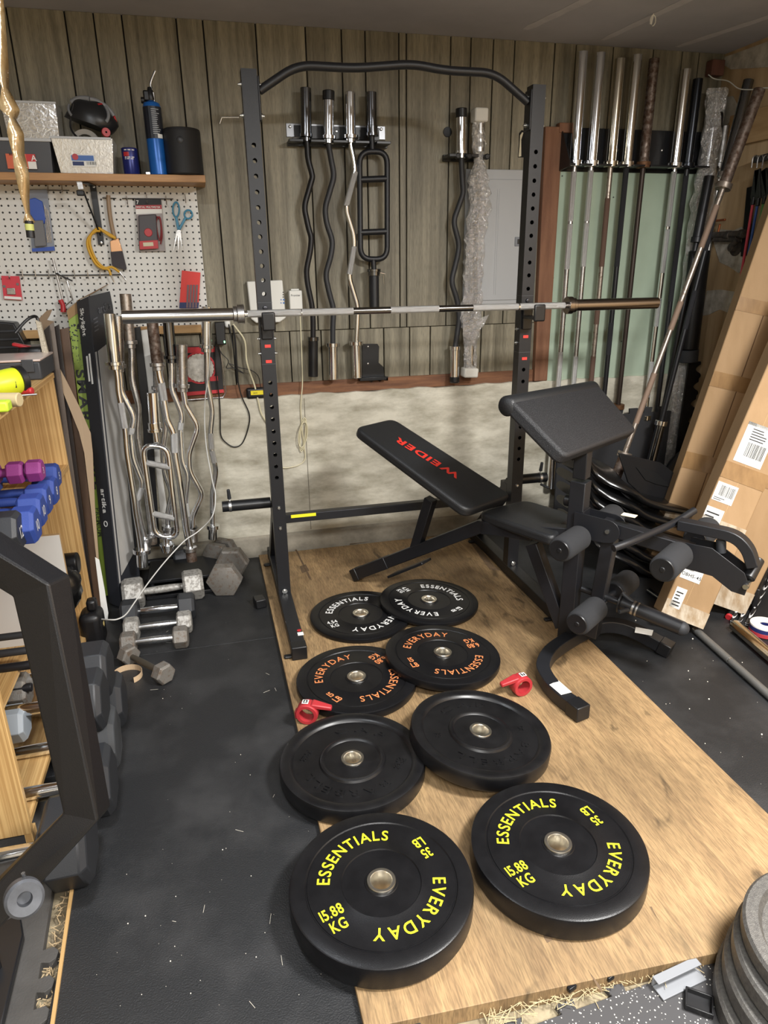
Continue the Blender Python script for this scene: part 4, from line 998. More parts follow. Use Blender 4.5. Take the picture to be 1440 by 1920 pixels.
# ================================================================== right side : vertical barbell storage
YR = 3.485
hr_ = thing('barbell_rack', 'long black steel wall rack holding a row of upright barbells in the right corner', 'barbell rack', U(1200, 300, y=YB))
a = U(1052, 252, y=YB-.02); b = U(1345, 318, y=YB-.02)
zsh = U(1150, 308, y=YR).z
MB().bx(a.x, XC-.08, YB-.03, YB-.024, zsh-.03, zsh+.17).build('back_plate', BLK2, hr_, bevel=.002)
MB().prism([(a.x-.002, YB-.03, zsh+.17), (a.x-.002, YB-.03, zsh-.03), (a.x-.002, YR-.06, zsh-.02), (a.x-.002, YR-.06, zsh+.0)], (-.006, 0, 0)).build('end_plate', BLK2, hr_, bevel=.001)
bars_px = [(1093, 97, 1080, 300), (1126, 99, 1111, 302), (1163, 110, 1143, 302), (1195, 103, 1176, 304), (1227, 110, 1207, 299), (1287, 130, 1266, 303), (1309, 148, 1291, 306), (1344, 180, 1332, 302), (1359, 236, 1350, 306)]
bx_ = [U(q_[0], q_[1], y=YR).x for q_ in bars_px]
mb = MB(); e = [a.x]
for x in bx_: e += [x-.0165, x+.0165]
e.append(XC-.1)
for i in range(0, len(e), 2):
    if e[i+1]-e[i] > .004: mb.bx(e[i], e[i+1], YR-.045, YB-.024, zsh-.012, zsh-.004)
mb.build('slotted_shelf', BLK2, hr_, bevel=.0015)
for px, py in ((1157, 281), (1242, 282)):
    MB().lathe([(0, .004), (.005, .003), (.008, 0)], U(px, py, y=YB-.031), (0, -1, 0), 12).build('screw', CHR2, hr_)
def barbell(label, x, y, ztop, zc, msl, msh, L_=2.2, knurl=(), kn=KNU, group='barbells stored upright in the right corner', rs=.0247, mcol=None, rc=.036, rsh=.0135, loc=None, dirv=None, ring=True, msl2=None):
    """straight bar: top end at (x,y,ztop); measured down along dirv"""
    d = V(dirv).normalized() if dirv is not None else V((0, 0, -1)); T = V((x, y, ztop)) if loc is None else V(loc)
    sl = ztop-zc if dirv is None else zc
    o = thing('barbell', label, 'barbell', T+d*L_, group=group)
    MB().cyl(T, T+d*sl, rs, n=32).build('sleeve', msl, o, bevel=.0015)
    MB().cyl(T+d*(sl-.002), T+d*(sl+.026), rc, n=32).build('collar', mcol or msl, o, bevel=.002)
    MB().cyl(T+d*(sl+.02), T+d*(L_-sl-.02), rsh, n=24).build('shaft', msh, o)
    MB().cyl(T+d*(L_-sl), T+d*L_, rs, n=32).build('sleeve', msl2 or msl, o, bevel=.0015)
    MB().cyl(T+d*(L_-sl-.026), T+d*(L_-sl+.002), rc, n=32).build('collar', mcol or msl, o, bevel=.002)
    for k0, k1 in knurl: MB().cyl(T+d*k0, T+d*k1, rsh+.0008, n=24).build('knurling', kn, o)
    return o
def zat(i, py): return U(bars_px[i][0]-(bars_px[i][0]-776)*(py-bars_px[i][1])/(4186-bars_px[i][1]), py, y=YR).z
def kz(i, *pr): return [(U(bars_px[i][0], bars_px[i][1], y=YR).z-zat(i, a_), U(bars_px[i][0], bars_px[i][1], y=YR).z-zat(i, b_)) for a_, b_ in pr]
lab = ['bright chrome barbell standing first from the left in the wall rack', 'bright chrome barbell standing second from the left in the wall rack', 'gold-tinted barbell with brown shaft standing third in the wall rack',
       'chrome-sleeved barbell with black shaft standing fourth in the wall rack', 'rusty brown barbell with wide rusty collar standing fifth in the wall rack', 'chrome barbell standing alone right of the gap in the wall rack', 'black barbell standing next to the corner in the wall rack']
ms = [CHR, CHR, NICK, mat('warm_chrome', (230, 229, 224), .15, 1), RUST, mat('warm_chrome', (214, 208, 190)), mat('black_chrome', (44, 46, 50), .25, .8)]
msh_ = [CHR2, CHR2, RUSTL, BLKS, mat('brown_oxide_shaft', (62, 52, 46), .45, .5), CHR, BLKS]
kns = [kz(0, (322, 415), (420, 505), (660, 760)), kz(1, (320, 415), (418, 500), (668, 760)), kz(2, (372, 500), (560, 608), (668, 750)), kz(3, (312, 500), (605, 665)), [], kz(5, (322, 425), (430, 512), (560, 612), (678, 745)), kz(6, (330, 565))]
knm = [KNU, KNU, mat('brown_knurl', (112, 88, 76), .6, .4, bump=.6, bscale=1400), KNUD, KNUD, KNU, KNUD]
for i in range(7):
    T = U(bars_px[i][0], bars_px[i][1], y=YR); zc_ = zsh+.012
    barbell(lab[i], T.x, T.y, T.z, zc_, ms[i], msh_[i], knurl=kns[i], kn=knm[i], mcol=mat('rust_collar', (128, 92, 62), .6, .5, c2=(96, 64, 44), scale=(50, 50, 50)) if i == 4 else None)
# wrapped barbell in the corner
T = U(1344, 180, y=YR)
wbb = barbell('barbell wrapped in crinkled clear plastic standing in the right corner', T.x, T.y, T.z, zsh+.012, CHR, CHR2)
q = U(1341, 226, y=YR); MB().cyl(q+Z*.035, q-Z*.035, .036, n=28).build('clamp_collar', PLB, wbb, bevel=.004)
crumple([T+Z*.03, T-Z*.1, T-Z*.3, T-Z*.5, T-Z*.8, T-Z*1.2, T-Z*1.5, T-Z*1.75, T-Z*1.8, T-Z*2.15], [.055, .045, .05, .06, .055, .05, .045, .04, .05, .055], 'plastic_film', wbb, 9, n=14, sy=.9)
T = U(1361, 236, y=YR-.02)
barbell('short chrome bar standing behind the leaning bars in the corner', T.x, T.y, T.z, zsh+.012, CHR2, CHR2, L_=1.8)
# leaning bars : through two sight lines
def leaner(label, t, ty, b, by, msl, msh, sl, L_, **k):
    T = U(*t, y=ty); Q = U(*b, y=by); d = (Q-T).normalized()
    if T.z+d.z*L_ < 0: L_ = -T.z/d.z-.005
    return barbell(label, 0, 0, 0, sl, msl, msh, L_=L_, loc=T, dirv=d, group=None, **k)
leaner('rusty worn barbell leaning across the corner in front of the rack', (1424, 168), 3.10, (1190, 800), 3.02, RUST, RUSTL, .42, 2.2, rc=.037, mcol=RUSTL, rs=.026, knurl=((.52, .72), (.98, 1.12), (1.34, 1.6)), kn=mat('pink_worn_knurl', (150, 128, 112), .6, .5, bump=.5, bscale=1200))
leaner('black barbell with dark steel sleeve leaning behind the rusty one', (1404, 150), 3.34, (1228, 838), 3.30, DKC, BLKS, .42, 2.15, rc=.034, mcol=CHR, knurl=((.5, .8), (1.0, 1.2)), kn=KNUD)
leaner('plain black bar leaning in the corner behind the plastic-wrapped one', (1330, 330), 3.42, (1218, 900), 3.38, BLKS, BLKS, .3, 1.9, rc=.03)
# black foam roll
fr_ = thing('foam_roll', 'thick black foam pad roll hanging behind the leaning bars', 'foam roll', U(1290, 680, y=3.4))
MB().cyl(U(1312, 470, y=3.42), U(1290, 655, y=3.42), .055, n=28).build('foam_body', RUB, fr_, bevel=.006)
MB().cyl(U(1290, 655, y=3.42), U(1288, 678, y=3.42), .058, n=28).build('foam_cap', RUBG, fr_, bevel=.004)
# jigsaw mats standing at the wall
def jig(label, pts, th, tdir, m_):
    return tag(MB().prism(pts, V(tdir)*th).build('jigsaw_mat', m_, bevel=.001, ang=0), label, 'mat')
pts = []
x0, x1 = U(1130, 775, y=3.44).x, U(1262, 775, y=3.44).x; zt_ = U(1200, 776, y=3.44).z
pts = [V((x0-.25, 3.47, 0)), V((x0-.25, 3.47, zt_))]
x = x0-.2
while x < x1-.08:
    pts += [V((x, 3.47, zt_)), V((x+.008, 3.47, zt_-.0)), V((x+.004, 3.47, zt_+.03)), V((x+.06, 3.47, zt_+.03)), V((x+.056, 3.47, zt_))]
    x += .095
pts += [V((x1, 3.47, zt_)), V((x1, 3.47, 0))]
jig('dark grey jigsaw mat standing against the concrete below the green board', pts, .012, (0, -1, 0), mat('jig_grey', (46, 46, 48), .8, bump=.2, bscale=200))
xr = U(1306, 700, y=3.42).x; zt_ = U(1300, 678, y=3.42).z
pts = [V((xr-.07, 3.42, 0)), V((xr-.07, 3.42, zt_)), V((xr+.01, 3.42, zt_+.0))]
z_ = zt_
while z_ > .1:
    for k in range(7):
        a_ = k/6; pts.append(V((xr+.012-.03*math.sin(a_*PI)+0, 3.42, z_-.016-a_*.05)))
    for k in range(5):
        a_ = k/4; pts.append(V((xr+.012+.01*math.sin(a_*PI), 3.42, z_-.066-a_*.03)))
    z_ -= .1
pts += [V((xr, 3.42, 0))]
jig('black rubber mat with scalloped edge standing in the right corner', pts, .012, (0, -1, 0), RUB)
# ------------------------------------------------ plumbing on the right wall
pl = thing('wall_pipe', 'dark iron pipe with a round flange on the right wall', 'pipe', U(1370, 440, x=XC))
PIP = mat('dark_iron', (64, 62, 62), .6, .5, c2=(96, 88, 80), scale=(50, 50, 50))
xq = XC-.035
MB().cyl(U(1336, 441, x=xq), U(1398, 438, x=xq), .016, n=18).cyl(U(1340, 449, x=xq), U(1385, 449, x=xq), .013, n=18).build('pipe', PIP, pl)
MB().cyl(U(1362, 441, x=xq), U(1370, 441, x=xq), .022, n=18).cyl(U(1388, 439, x=xq), U(1396, 438, x=xq), .022, n=18).build('coupling', PIP, pl, bevel=.002)
q = U(1381, 464, x=XC)
MB().lathe([(0, .04), (.02, .04), (.022, .012), (.042, .008), (.044, 0)], q, (-1, 0, 0), 24).build('flange', PIP, pl)
MB().cyl(q-V((.035, 0, 0)), U(1384, 445, x=xq), .014, n=16).build('elbow', PIP, pl)
MB().cyl(U(1350, 420, x=xq), U(1346, 438, x=xq), .006, n=12).cyl(U(1341, 414, x=xq), U(1360, 412, x=xq), .006, n=12).build('valve_handle', mat('copper', (184, 112, 74), .4, .9), pl, bevel=.002)
# ------------------------------------------------ resistance tubes
xb_ = XC-.04
hk = thing('hook_rail', 'black wall hook rail carrying the coloured resistance tubes', 'hook rail', U(1430, 300, x=xb_))
MB().bar(U(1417, 300, x=xb_), U(1500, 280, x=xb_), .03, .03).build('rail', BLK2, hk, bevel=.003)
for px in (1421, 1431, 1441):
    p = U(px, 300, x=xb_-.01); MB().tube(spline([p, p+V((-.01, 0, .02)), p+V((-.03, .0, .01)), p+V((-.03, 0, -.035))], 4), .0028, 8).build('hook', CHR2, hk)
tubes = [((1413, 372), (1378, 590), 'pink-red', (206, 62, 80)), ((1422, 374), (1384, 585), 'blue', (42, 84, 160)), ((1434, 370), (1404, 520), 'green', (72, 142, 66)), ((1443, 368), (1424, 480), 'yellow', (224, 196, 72))]
for i, (t, b, nm, c_) in enumerate(tubes):
    tp = U(*t, x=xb_-.03); bt = U(*b, x=xb_-.03); d = (bt-tp); bt = tp+d.normalized()*1.15
    o = thing('resistance_tube', nm+' resistance tube hanging with black strap at the far right wall', 'resistance band', bt, group='resistance tubes on the hook rail')
    MB().cyl(tp, bt, .0065, n=14).build('tube', mat('tube_'+nm.replace('-', '_'), c_, .4), o)
    hp = U(1421+(i//2)*12, 318, x=xb_-.03)
    MB().bar(hp, tp, .035, .012, (1, 0, 0)).cyl(tp+V((0, 0, .01)), tp-V((0, 0, .03)), .011, n=12).build('strap', PLB, o, bevel=.003)
tag(MB().bar(U(1408, 350, x=XC-.012), U(1396, 480, x=XC-.012), .05, .008, (1, 0, 0)).build('black_sleeve', RUB, bevel=.002), 'black fabric band hanging behind the resistance tubes', 'resistance band')
# ================================================================== cardboard boxes leaning on the right wall
CARD = mat('corrugated_cardboard', (162, 132, 97), .8, c2=(150, 121, 86), scale=(14, 14, 3), lo=.3, hi=.7, bump=.12, bscale=130)
CARD2 = mat('cardboard_inner', (158, 122, 80), .85)
TAPE = mat('clear_packing_tape', (152, 120, 82), .22, c2=(134, 104, 70), scale=(30, 30, 8), coat=.6)
TAPEW = mat('scuffed_tape_end', (190, 178, 160), .3, c2=(150, 128, 100), scale=(40, 40, 12), coat=.5, bump=.5, bscale=60)
def lean(base, px, py, xtop, ztop):
    """lean direction of an edge from its floor point through a sight line, ending at x=xtop when z=ztop"""
    kx = (xtop-base.x)/ztop; lo, hi = .8, 3.5; best = None
    for i in range(400):
        y = lo+(hi-lo)*i/399; M_ = U(px, py, y=y); e = abs((M_.x-base.x)-kx*M_.z)
        if M_.z > .05 and (best is None or e < best[0]): best = (e, M_)
    return (best[1]-base).normalized()
def carton(label, bpx, tpx, w, dep, L_, xtop, ztop, split=0, zb=0):
    base = U(*bpx, z=.004+zb); d = lean(base, tpx[0], tpx[1], xtop, ztop)
    n = V((-.45, -.9, 0)); n = (n-d*n.dot(d)).normalized(); wv = d.cross(n).normalized()
    if wv.x < 0: wv = -wv
    # keep the lowest corner on the floor
    cs = [base, base+wv*w, base-n*dep, base+wv*w-n*dep]; lift = .004-min(c.z for c in cs); base = base+Z*lift
    o = thing('cardboard_box', label, 'cardboard box', base+wv*(w/2)-n*(dep/2), group=None)
    mb = MB(); c = [base, base+wv*w, base+wv*w-n*dep, base-n*dep]; mb.hexa(c+[q+d*L_ for q in c]); cbx = mb.build('carton', CARD, o, bevel=.006, seg=3, ang=40)
    if split:
        MB().hexa([base+wv*(w*split-.002)+n*.0006, base+wv*(w*split+.002)+n*.0006, base+wv*(w*split+.002)-n*.004, base+wv*(w*split-.002)-n*.004]+[q+d*(L_-.004) for q in (base+wv*(w*split-.002)+n*.0006, base+wv*(w*split+.002)+n*.0006, base+wv*(w*split+.002)-n*.004, base+wv*(w*split-.002)-n*.004)]).build('flap_seam', mat('seam_brown', (92, 66, 42), .9), o, ang=0)
    o_ = dict(o=cbx, b=base, d=d, n=n, w=wv, W=w, L=L_, D=dep); return o_
def stick(c, nm, u0, u1, s0, s1, m_, th=.0012, rot=0, lab=None):
    b, d, n, wv = c['b'], c['d'], c['n'], c['w']
    q = [b+wv*(u*c['W'])+d*s+n*.0008 for u, s in ((u0, s0), (u1, s0), (u1, s1), (u0, s1))]
    if rot:
        ctr = sum(q, V())/4; q = [Matrix.Rotation(rot, 3, n) @ (p-ctr)+ctr for p in q]
    r = MB().prism(q, n*th).build(nm, m_, c['o'], ang=0)
    if lab: r['label'] = lab
    return q
def barcode(c, u0, u1, s0, s1, seed, vert=False):
    rr = random.Random(seed); b, d, n, wv = c['b'], c['d'], c['n'], c['w']; mb = MB()
    def pt(u, s): return b+wv*(u*c['W'])+d*s+n*.0024
    a = 0
    while a < .97:
        w_ = rr.choice((.018, .03, .045))
        if vert: q = [pt(u0, s0+(s1-s0)*a), pt(u1, s0+(s1-s0)*a), pt(u1, s0+(s1-s0)*(a+w_)), pt(u0, s0+(s1-s0)*(a+w_))]
        else: q = [pt(u0+(u1-u0)*a, s0), pt(u0+(u1-u0)*(a+w_), s0), pt(u0+(u1-u0)*(a+w_), s1), pt(u0+(u1-u0)*a, s1)]
        mb.prism(q, n*.0002); a += w_+rr.choice((.02, .035))
    mb.build('barcode', INK, c['o'], ang=0)
def lines(c, u0, u1, s0, s1, k, seed):
    rr = random.Random(seed); b, d, n, wv = c['b'], c['d'], c['n'], c['w']; mb = MB()
    def pt(u, s): return b+wv*(u*c['W'])+d*s+n*.0024
    for i in range(k):
        s = s0+(s1-s0)*i/k; e = u0+(u1-u0)*rr.uniform(.6, 1)
        mb.prism([pt(u0, s), pt(e, s), pt(e, s+(s1-s0)/k*.4), pt(u0, s+(s1-s0)/k*.4)], n*.0002)
    mb.build('printed_lines', INK, c['o'], ang=0)
def tx(c, s, u, v, size, rot=0):
    b, d, n, wv = c['b'], c['d'], c['n'], c['w']; mb = MB()
    M_ = basis(b+wv*(u*c['W'])+d*v+n*.0026, wv, d) @ Matrix.Rotation(rot, 4, 'Z'); text(mb, s, M_, size); mb.build('label_text', INK, c['o'], ang=0)
c1 = carton('tall narrow cardboard box farthest left of the leaning ones, nearest the corner', (1213, 1075), (1384, 580), .25, .12, 2.0, 2.52, 1.9, split=.5)
stick(c1, 'packing_tape', 0, 1, .50, .58, TAPE); stick(c1, 'packing_tape', 0, 1, .90, .97, TAPE); stick(c1, 'packing_tape', 0, 1, 1.25, 1.31, TAPE); stick(c1, 'tape_end', 0, 1, .22, .30, TAPEW)
q = stick(c1, 'shipping_label', .55, .95, 1.62, 1.70, PAPER); barcode(c1, .6, .9, 1.635, 1.675, 5)
c3 = carton('cardboard box at far right of the leaning ones, bottom corner crushed', (1322, 1152), (1440, 905), .17, .11, 1.9, 2.66, 1.8)
stick(c3, 'tape_end', 0, 1, .0, .10, TAPEW); stick(c3, 'packing_tape', 0, 1, .55, .62, TAPE)
c2 = carton('cardboard box in front with several white shipping labels', (1234, 1186), (1405, 790), .185, .12, 2.0, 2.6, 1.85)
b, d, n, wv = c2['b'], c2['d'], c2['n'], c2['w']
stick(c2, 'tape_end', 0, 1, .0, .07, TAPEW); stick(c2, 'packing_tape', 0, 1, .62, .69, TAPE); stick(c2, 'tape_end', 0, 1, .40, .45, TAPEW)
mb = MB(); mb.prism([b+wv*(c2['W']*.42)+n*.0005, b+wv*(c2['W']*.425)+n*.0005, b+wv*(c2['W']*.425)+d*2+n*.0005, b+wv*(c2['W']*.42)+d*2+n*.0005], n*.001).build('crease', mat('light_crease', (206, 174, 128), .8), c2['o'], ang=0)
stick(c2, 'shipping_label', .10, .34, .04, .13, PAPER); lines(c2, .13, .3, .05, .12, 5, 2)
stick(c2, 'shipping_label', .06, .52, .17, .30, PAPER); barcode(c2, .1, .3, .21, .28, 3); lines(c2, .34, .5, .22, .28, 6, 4); tx(c2, 'OBHS-45', .3, .192, .02)
stick(c2, 'shipping_label', -.0, .4, .40, .49, PAPER); lines(c2, .03, .34, .415, .48, 4, 9)
stick(c2, 'shipping_label', .02, .48, .52, .60, PAPER); barcode(c2, .12, .44, .545, .59, 7); lines(c2, .05, .3, .525, .54, 2, 8)
stick(c2, 'shipping_label', .12, .74, .70, .87, PAPER); barcode(c2, .28, .68, .73, .79, 11); lines(c2, .26, .66, .8, .855, 5, 12)
stick(c2, 'label_stripe', .12, .74, .857, .87, INK)
# ================================================================== stack of black moulded pieces
GLB = mat('glossy_black_plastic', (17, 17, 18), .28, coat=.3, bump=.1, bscale=90)
st = [(1062, 838), (1105, 868), (1160, 905), (1188, 930), (1225, 942), (1290, 955)]
ybase = 2.78
posl = ['topmost', 'second from top', 'third from top', 'fourth from top', 'fifth from top', 'lowest']
for k in range(6):
    off = k*26
    yk = ybase-.0*k
    o = thing('plastic_shell', 'glossy black bent plastic shell in the corner stack, %s' % posl[k], 'plastic shell', U(1185, 950+off, y=yk), group='stack of black plastic shells')
    pts = [U(px, py+off, y=yk+ (.10 if i < 2 else 0)) for i, (px, py) in enumerate(st)]
    pts = fillet(pts, .08, 5)
    sec = []
    for j in range(16):
        a_ = 2*PI*j/16; sec.append((.10*math.copysign(abs(math.cos(a_))**.6, math.cos(a_)), .0215*math.copysign(abs(math.sin(a_))**.8, math.sin(a_))))
    MB().sweep(pts, sec, (0, 0, 1)).build('shell_body', GLB, o, ang=50)
    if k == 0:
        qs = [U(*p_, y=yk+.06) for p_ in ((1160, 849), (1240, 868), (1262, 885), (1300, 920), (1300, 960), (1200, 925), (1178, 905))]
        MB().prism(qs, (0, .012, 0)).build('shell_rim', mat('satin_black_plastic', (20, 20, 22), .45), o, bevel=.003)
        qs = [U(*p_, y=yk+.055) for p_ in ((1193, 876), (1228, 884), (1262, 915), (1230, 908), (1210, 900))]
        MB().prism(qs, (0, .003, 0)).build('shell_slot', mat('deep_black', (8, 8, 9), .6), o, bevel=.001)
        for px, py in ((1197, 894), (1206, 927), (1162, 895)): pass
# dark block of the stack underneath (feet)
# big disc leaning behind
q = U(1318, 905, y=3.22)
bd = thing('large_wheel', 'large black rubber disc standing behind the boxes', 'weight plate', (q.x, q.y, q.z-.22))
MB().lathe([(.03, -.02), (.19, -.02), (.215, -.03), (.225, -.02), (.225, .02), (.215, .03), (.19, .018), (.15, .01), (.145, .016), (.1, .016), (.095, .006), (.03, .006)], q, (-.35, -1, .25), 64, closed=True).build('disc', RUBG, bd, ang=35)
# ================================================================== floor bars at right
def flo(px, py, z): return U(px, py, z=z)
a = flo(1303, 1180, .016); b = flo(1440, 1302, .016); d = (b-a).normalized(); b2 = b+d*.35
fb = thing('barbell', 'worn steel barbell lying on the mat at the right edge', 'barbell', a)
MB().cyl(a, b2, .0142, n=20).build('shaft', CHR2, fb)
MB().cyl(a+d*.02, a.lerp(b, .52), .0151, n=20).cyl(a.lerp(b, .54), b2, .0151, n=20).build('knurling', mat('grey_knurl', (138, 138, 136), .5, .8, bump=.5, bscale=1200), fb)
a = flo(1377, 1172, .027); b = flo(1440, 1226, .027); d = (b-a).normalized()
fb = thing('barbell', 'polished warm-toned barbell sleeve lying beside the tape roll', 'barbell', a)
MB().cyl(a, a+d*.44, .0247, n=32).build('sleeve', NICK, fb, bevel=.002)
MB().cyl(a+d*.44, a+d*.47, .036, n=32).build('collar', NICK, fb, bevel=.002)
a = flo(1390, 1165, .012); 
tag(MB().cyl(flo(1216, 1107, .014), flo(1300, 1165, .014), .013, n=18).build('steel_rod', DKC, bevel=.001), 'dark steel rod end lying under the front cardboard box', 'rod')
tr_ = thing('tape_roll', 'roll with white, blue and red rings at the right edge of the floor', 'tape roll', flo(1432, 1172, .03))
c = flo(1436, 1168, .05)
for h0_, h1_, m_, nm in ((.0, .018, mat('red_ring', (168, 52, 60), .5), 'red_ring'), (.018, .036, mat('navy_ring', (30, 38, 92), .5), 'blue_ring'), (.036, .044, WHT, 'white_ring')):
    MB().lathe([(.022, h0_), (.06, h0_), (.06, h1_), (.022, h1_)], (c.x, c.y, .004), (0, 0, 1), 40, closed=True).build(nm, m_, tr_, bevel=.001)
STP = bpy.data.materials.new('flecked_rope'); STP.use_nodes = True
nt = STP.node_tree; b_ = nt.nodes['Principled BSDF']; wv_ = nt.nodes.new('ShaderNodeTexWave'); wv_.inputs['Scale'].default_value = 34; wv_.bands_direction = 'Z'
cr_ = nt.nodes.new('ShaderNodeValToRGB'); cr_.color_ramp.elements[0].position = .8; cr_.color_ramp.elements[0].color = lin((22, 22, 24)); cr_.color_ramp.elements[1].position = .86; cr_.color_ramp.elements[1].color = lin((205, 205, 205))
tc_ = nt.nodes.new('ShaderNodeTexCoord'); nt.links.new(tc_.outputs['Object'], wv_.inputs[0]); nt.links.new(wv_.outputs[0], cr_.inputs[0]); nt.links.new(cr_.outputs[0], b_.inputs['Base Color'])
for k, (a_, b__, lb) in enumerate((((1372, 1166), (1412, 1080), 'left'), ((1386, 1166), (1424, 1092), 'middle'), ((1400, 1170), (1436, 1100), 'right'))):
    p0_ = flo(a_[0], a_[1], .01); p1_ = U(b__[0], b__[1], y=p0_.y+.22)
    tag(MB().tube([p0_, p1_, p1_+(p1_-p0_)*.8], .008, 10).build('jump_rope', STP), 'black rope with white flecks standing beside the boxes, %s of three' % lb, 'rope', 'flecked ropes by the boxes')
hn = thing('exercise_tool', 'black rubber handle with red end leaning by the crushed box corner', 'handle', flo(1372, 1155, 0))
p0_ = flo(1366, 1158, .012); p1_ = U(1408, 1085, y=p0_.y+.17)
d = (p1_-p0_).normalized(); MB().cyl(p0_+d*.01, p0_+d*.12, .014, .018, n=18).build('grip', RUB, hn, bevel=.003)
MB().cyl(p0_+d*.12, p0_+d*.2, .02, .024, n=18).build('socket', RUBG, hn, bevel=.003)
MB().cyl(p0_, p0_+d*.012, .015, n=18).build('red_end', RED, hn, bevel=.001)
# ridged black case at the right edge
cs = thing('ridged_panel', 'black panel with grey ridges standing behind the tape roll', 'panel', flo(1430, 1120, 0))
p0_ = flo(1412, 1150, 0); p1_ = flo(1446, 1060, 0)
MB().bar(p0_+Z*.06, p1_+Z*.06, .02, .12, Z).build('panel', PLB, cs, bevel=.004)
rd = (p1_-p0_).normalized(); sd = V((rd.y, -rd.x, 0))
if sd.y > 0: sd = -sd
for k in range(7): 
    c = p0_+rd*(.03+k*.035)+Z*.07; MB().box(c+sd*.012*-1+V((-.012, 0, 0)), (.006, .012, .07)).build('ridge', mat('ridge_grey', (150, 150, 150), .5), cs, bevel=.001)
# ================================================================== lower right corner
IRON = mat('grey_cast_iron', (108, 106, 102), .5, .55, c2=(88, 86, 84), scale=(120, 120, 120), bump=.35, bscale=500)
cz = [(.0, .05, .235), (.052, .045, .225), (.099, .045, .215), (.146, .04, .205)]
ctr = U(1345, 1905, z=.06)
cx_, cy_ = ctr.x+.26, ctr.y-.05
pos_ = ['lowest of the stack', 'second from the floor', 'third from the floor', 'topmost of the stack']
for k, (z0, t, r) in enumerate(cz):
    o = thing('iron_plate', 'grey cast iron weight plate at the lower right corner, %s' % pos_[k], 'weight plate', (cx_+.012*k, cy_+.012*k, z0-.0145), None, 'grey iron plates in the corner stack')
    MB().lathe([(.026, 0), (r-.01, 0), (r, .006), (r, t-.006), (r-.006, t), (r-.03, t), (r-.04, t-.016), (.07, t-.016), (.06, t-.004), (.026, t-.004)], n=80, closed=True).build('disc', IRON, o, ang=30, local=True)
gp = thing('plastic_channel', 'grey plastic channel piece lying at the front edge of the plywood', 'plastic piece', U(1270, 1830, z=0))
a = U(1230, 1858, z=-.011); b = U(1310, 1820, z=-.011); d = (b-a).normalized(); s_ = V((-d.y, d.x, 0))
GP = mat('mid_grey_plastic', (128, 130, 134), .5)
MB().bar(a-s_*.006, b-s_*.006, .034, .004, Z).bar(a+s_*.014+Z*.012, b+s_*.014+Z*.012, .004, .026, Z).bar(a+s_*.006+Z*.024, b+s_*.006+Z*.024, .02, .003, Z).build('channel', GP, gp, bevel=.0008)
ec = thing('end_cap', 'square black plastic cap lying open on the speckled rubber tile', 'plastic cap', U(1302, 1872, z=0))
c = U(1310, 1884, z=-.012); M_ = Matrix.Rotation(R(-38), 3, 'Z')
MB().box(c, (.055, .045, .004), M_).build('base', PLB, ec, bevel=.002)
for (u, v_, a_, b2_) in ((.026, 0, .004, .045), (-.026, 0, .004, .045), (0, .021, .055, .004), (0, -.021, .055, .004)):
    MB().box(c+M_ @ V((u, v_, .007)), (a_, b2_, .014), M_).build('rim', PLB, ec, bevel=.001)
for px, py in ((1145, 1832), (1072, 1852)):
    p = U(px, py, z=.009); tag(MB().box(p, (.022, .01, .012), Matrix.Rotation(R(15), 3, 'Z')).build('rubber_plug', RUB, bevel=.002), 'small black rubber plug at the plywood edge, %s' % ('right one' if px > 1100 else 'left one'), 'rubber plug')
# black end cap left of the rack foot
be = thing('end_cap', 'loose black square tube cap on the mat left of the rack foot', 'plastic cap', U(487, 1140, z=0))
c = U(487, 1128, z=.022); MB().box(c, (.05, .06, .042), Matrix.Rotation(R(12), 3, 'Z')).build('cap_body', PLB, be, bevel=.004)
# curled label strip on floor (left)
q = U(240, 1270, z=0); mb = MB(); n = 26
for k in range(n):
    pass
rg = [V((q.x+.055*math.cos(t)*1.0, q.y+.055*math.sin(t), 0)) for t in [R(-60)+k*R(250)/24 for k in range(25)]]
for i in range(24): mb.hexa([rg[i]+Z*.001, rg[i+1]+Z*.001, rg[i+1]*1.0+(q-rg[i+1]).normalized()*.0012, rg[i]+(q-rg[i]).normalized()*.0012, rg[i]+Z*.024, rg[i+1]+Z*.024, rg[i+1]+(q-rg[i+1]).normalized()*.0012+Z*.024, rg[i]+(q-rg[i]).normalized()*.0012+Z*.024])
tag(mb.build('curled_strip', mat('tan_strip', (206, 178, 144), .7)), 'curled tan strip standing on the mat beside the small dumbbell', 'strip')
# ================================================================== pegboard, wall shelf and what is on them
YG = 3.545
PEGM = bpy.data.materials.new('white_pegboard'); PEGM.use_nodes = True
nt = PEGM.node_tree; N = nt.nodes; L = nt.links; b_ = N['Principled BSDF']; b_.inputs['Roughness'].default_value = .5
tc = N.new('ShaderNodeTexCoord'); sp = N.new('ShaderNodeSeparateXYZ'); L.new(tc.outputs['Object'], sp.inputs[0])
SPC = (U(172, 450, y=YG)-U(160, 450, y=YG)).length*1.01
def mnode(op, a, b=None):
    n = N.new('ShaderNodeMath'); n.operation = op
    for i, v in enumerate((a, b)):
        if v is None: continue
        if hasattr(v, 'links'): L.new(v, n.inputs[i])
        else: n.inputs[i].default_value = v
    return n.outputs[0]
fx = mnode('SUBTRACT', mnode('FRACT', mnode('DIVIDE', mnode('ADD', sp.outputs[0], 10), SPC)), .5)
fz = mnode('SUBTRACT', mnode('FRACT', mnode('DIVIDE', mnode('ADD', sp.outputs[2], 10), SPC)), .5)
dd_ = mnode('SQRT', mnode('ADD', mnode('MULTIPLY', fx, fx), mnode('MULTIPLY', fz, fz)))
hl_ = mnode('LESS_THAN', dd_, .155)
mx_ = N.new('ShaderNodeMixRGB'); mx_.inputs[1].default_value = lin((216, 215, 210)); mx_.inputs[2].default_value = lin((38, 36, 34))
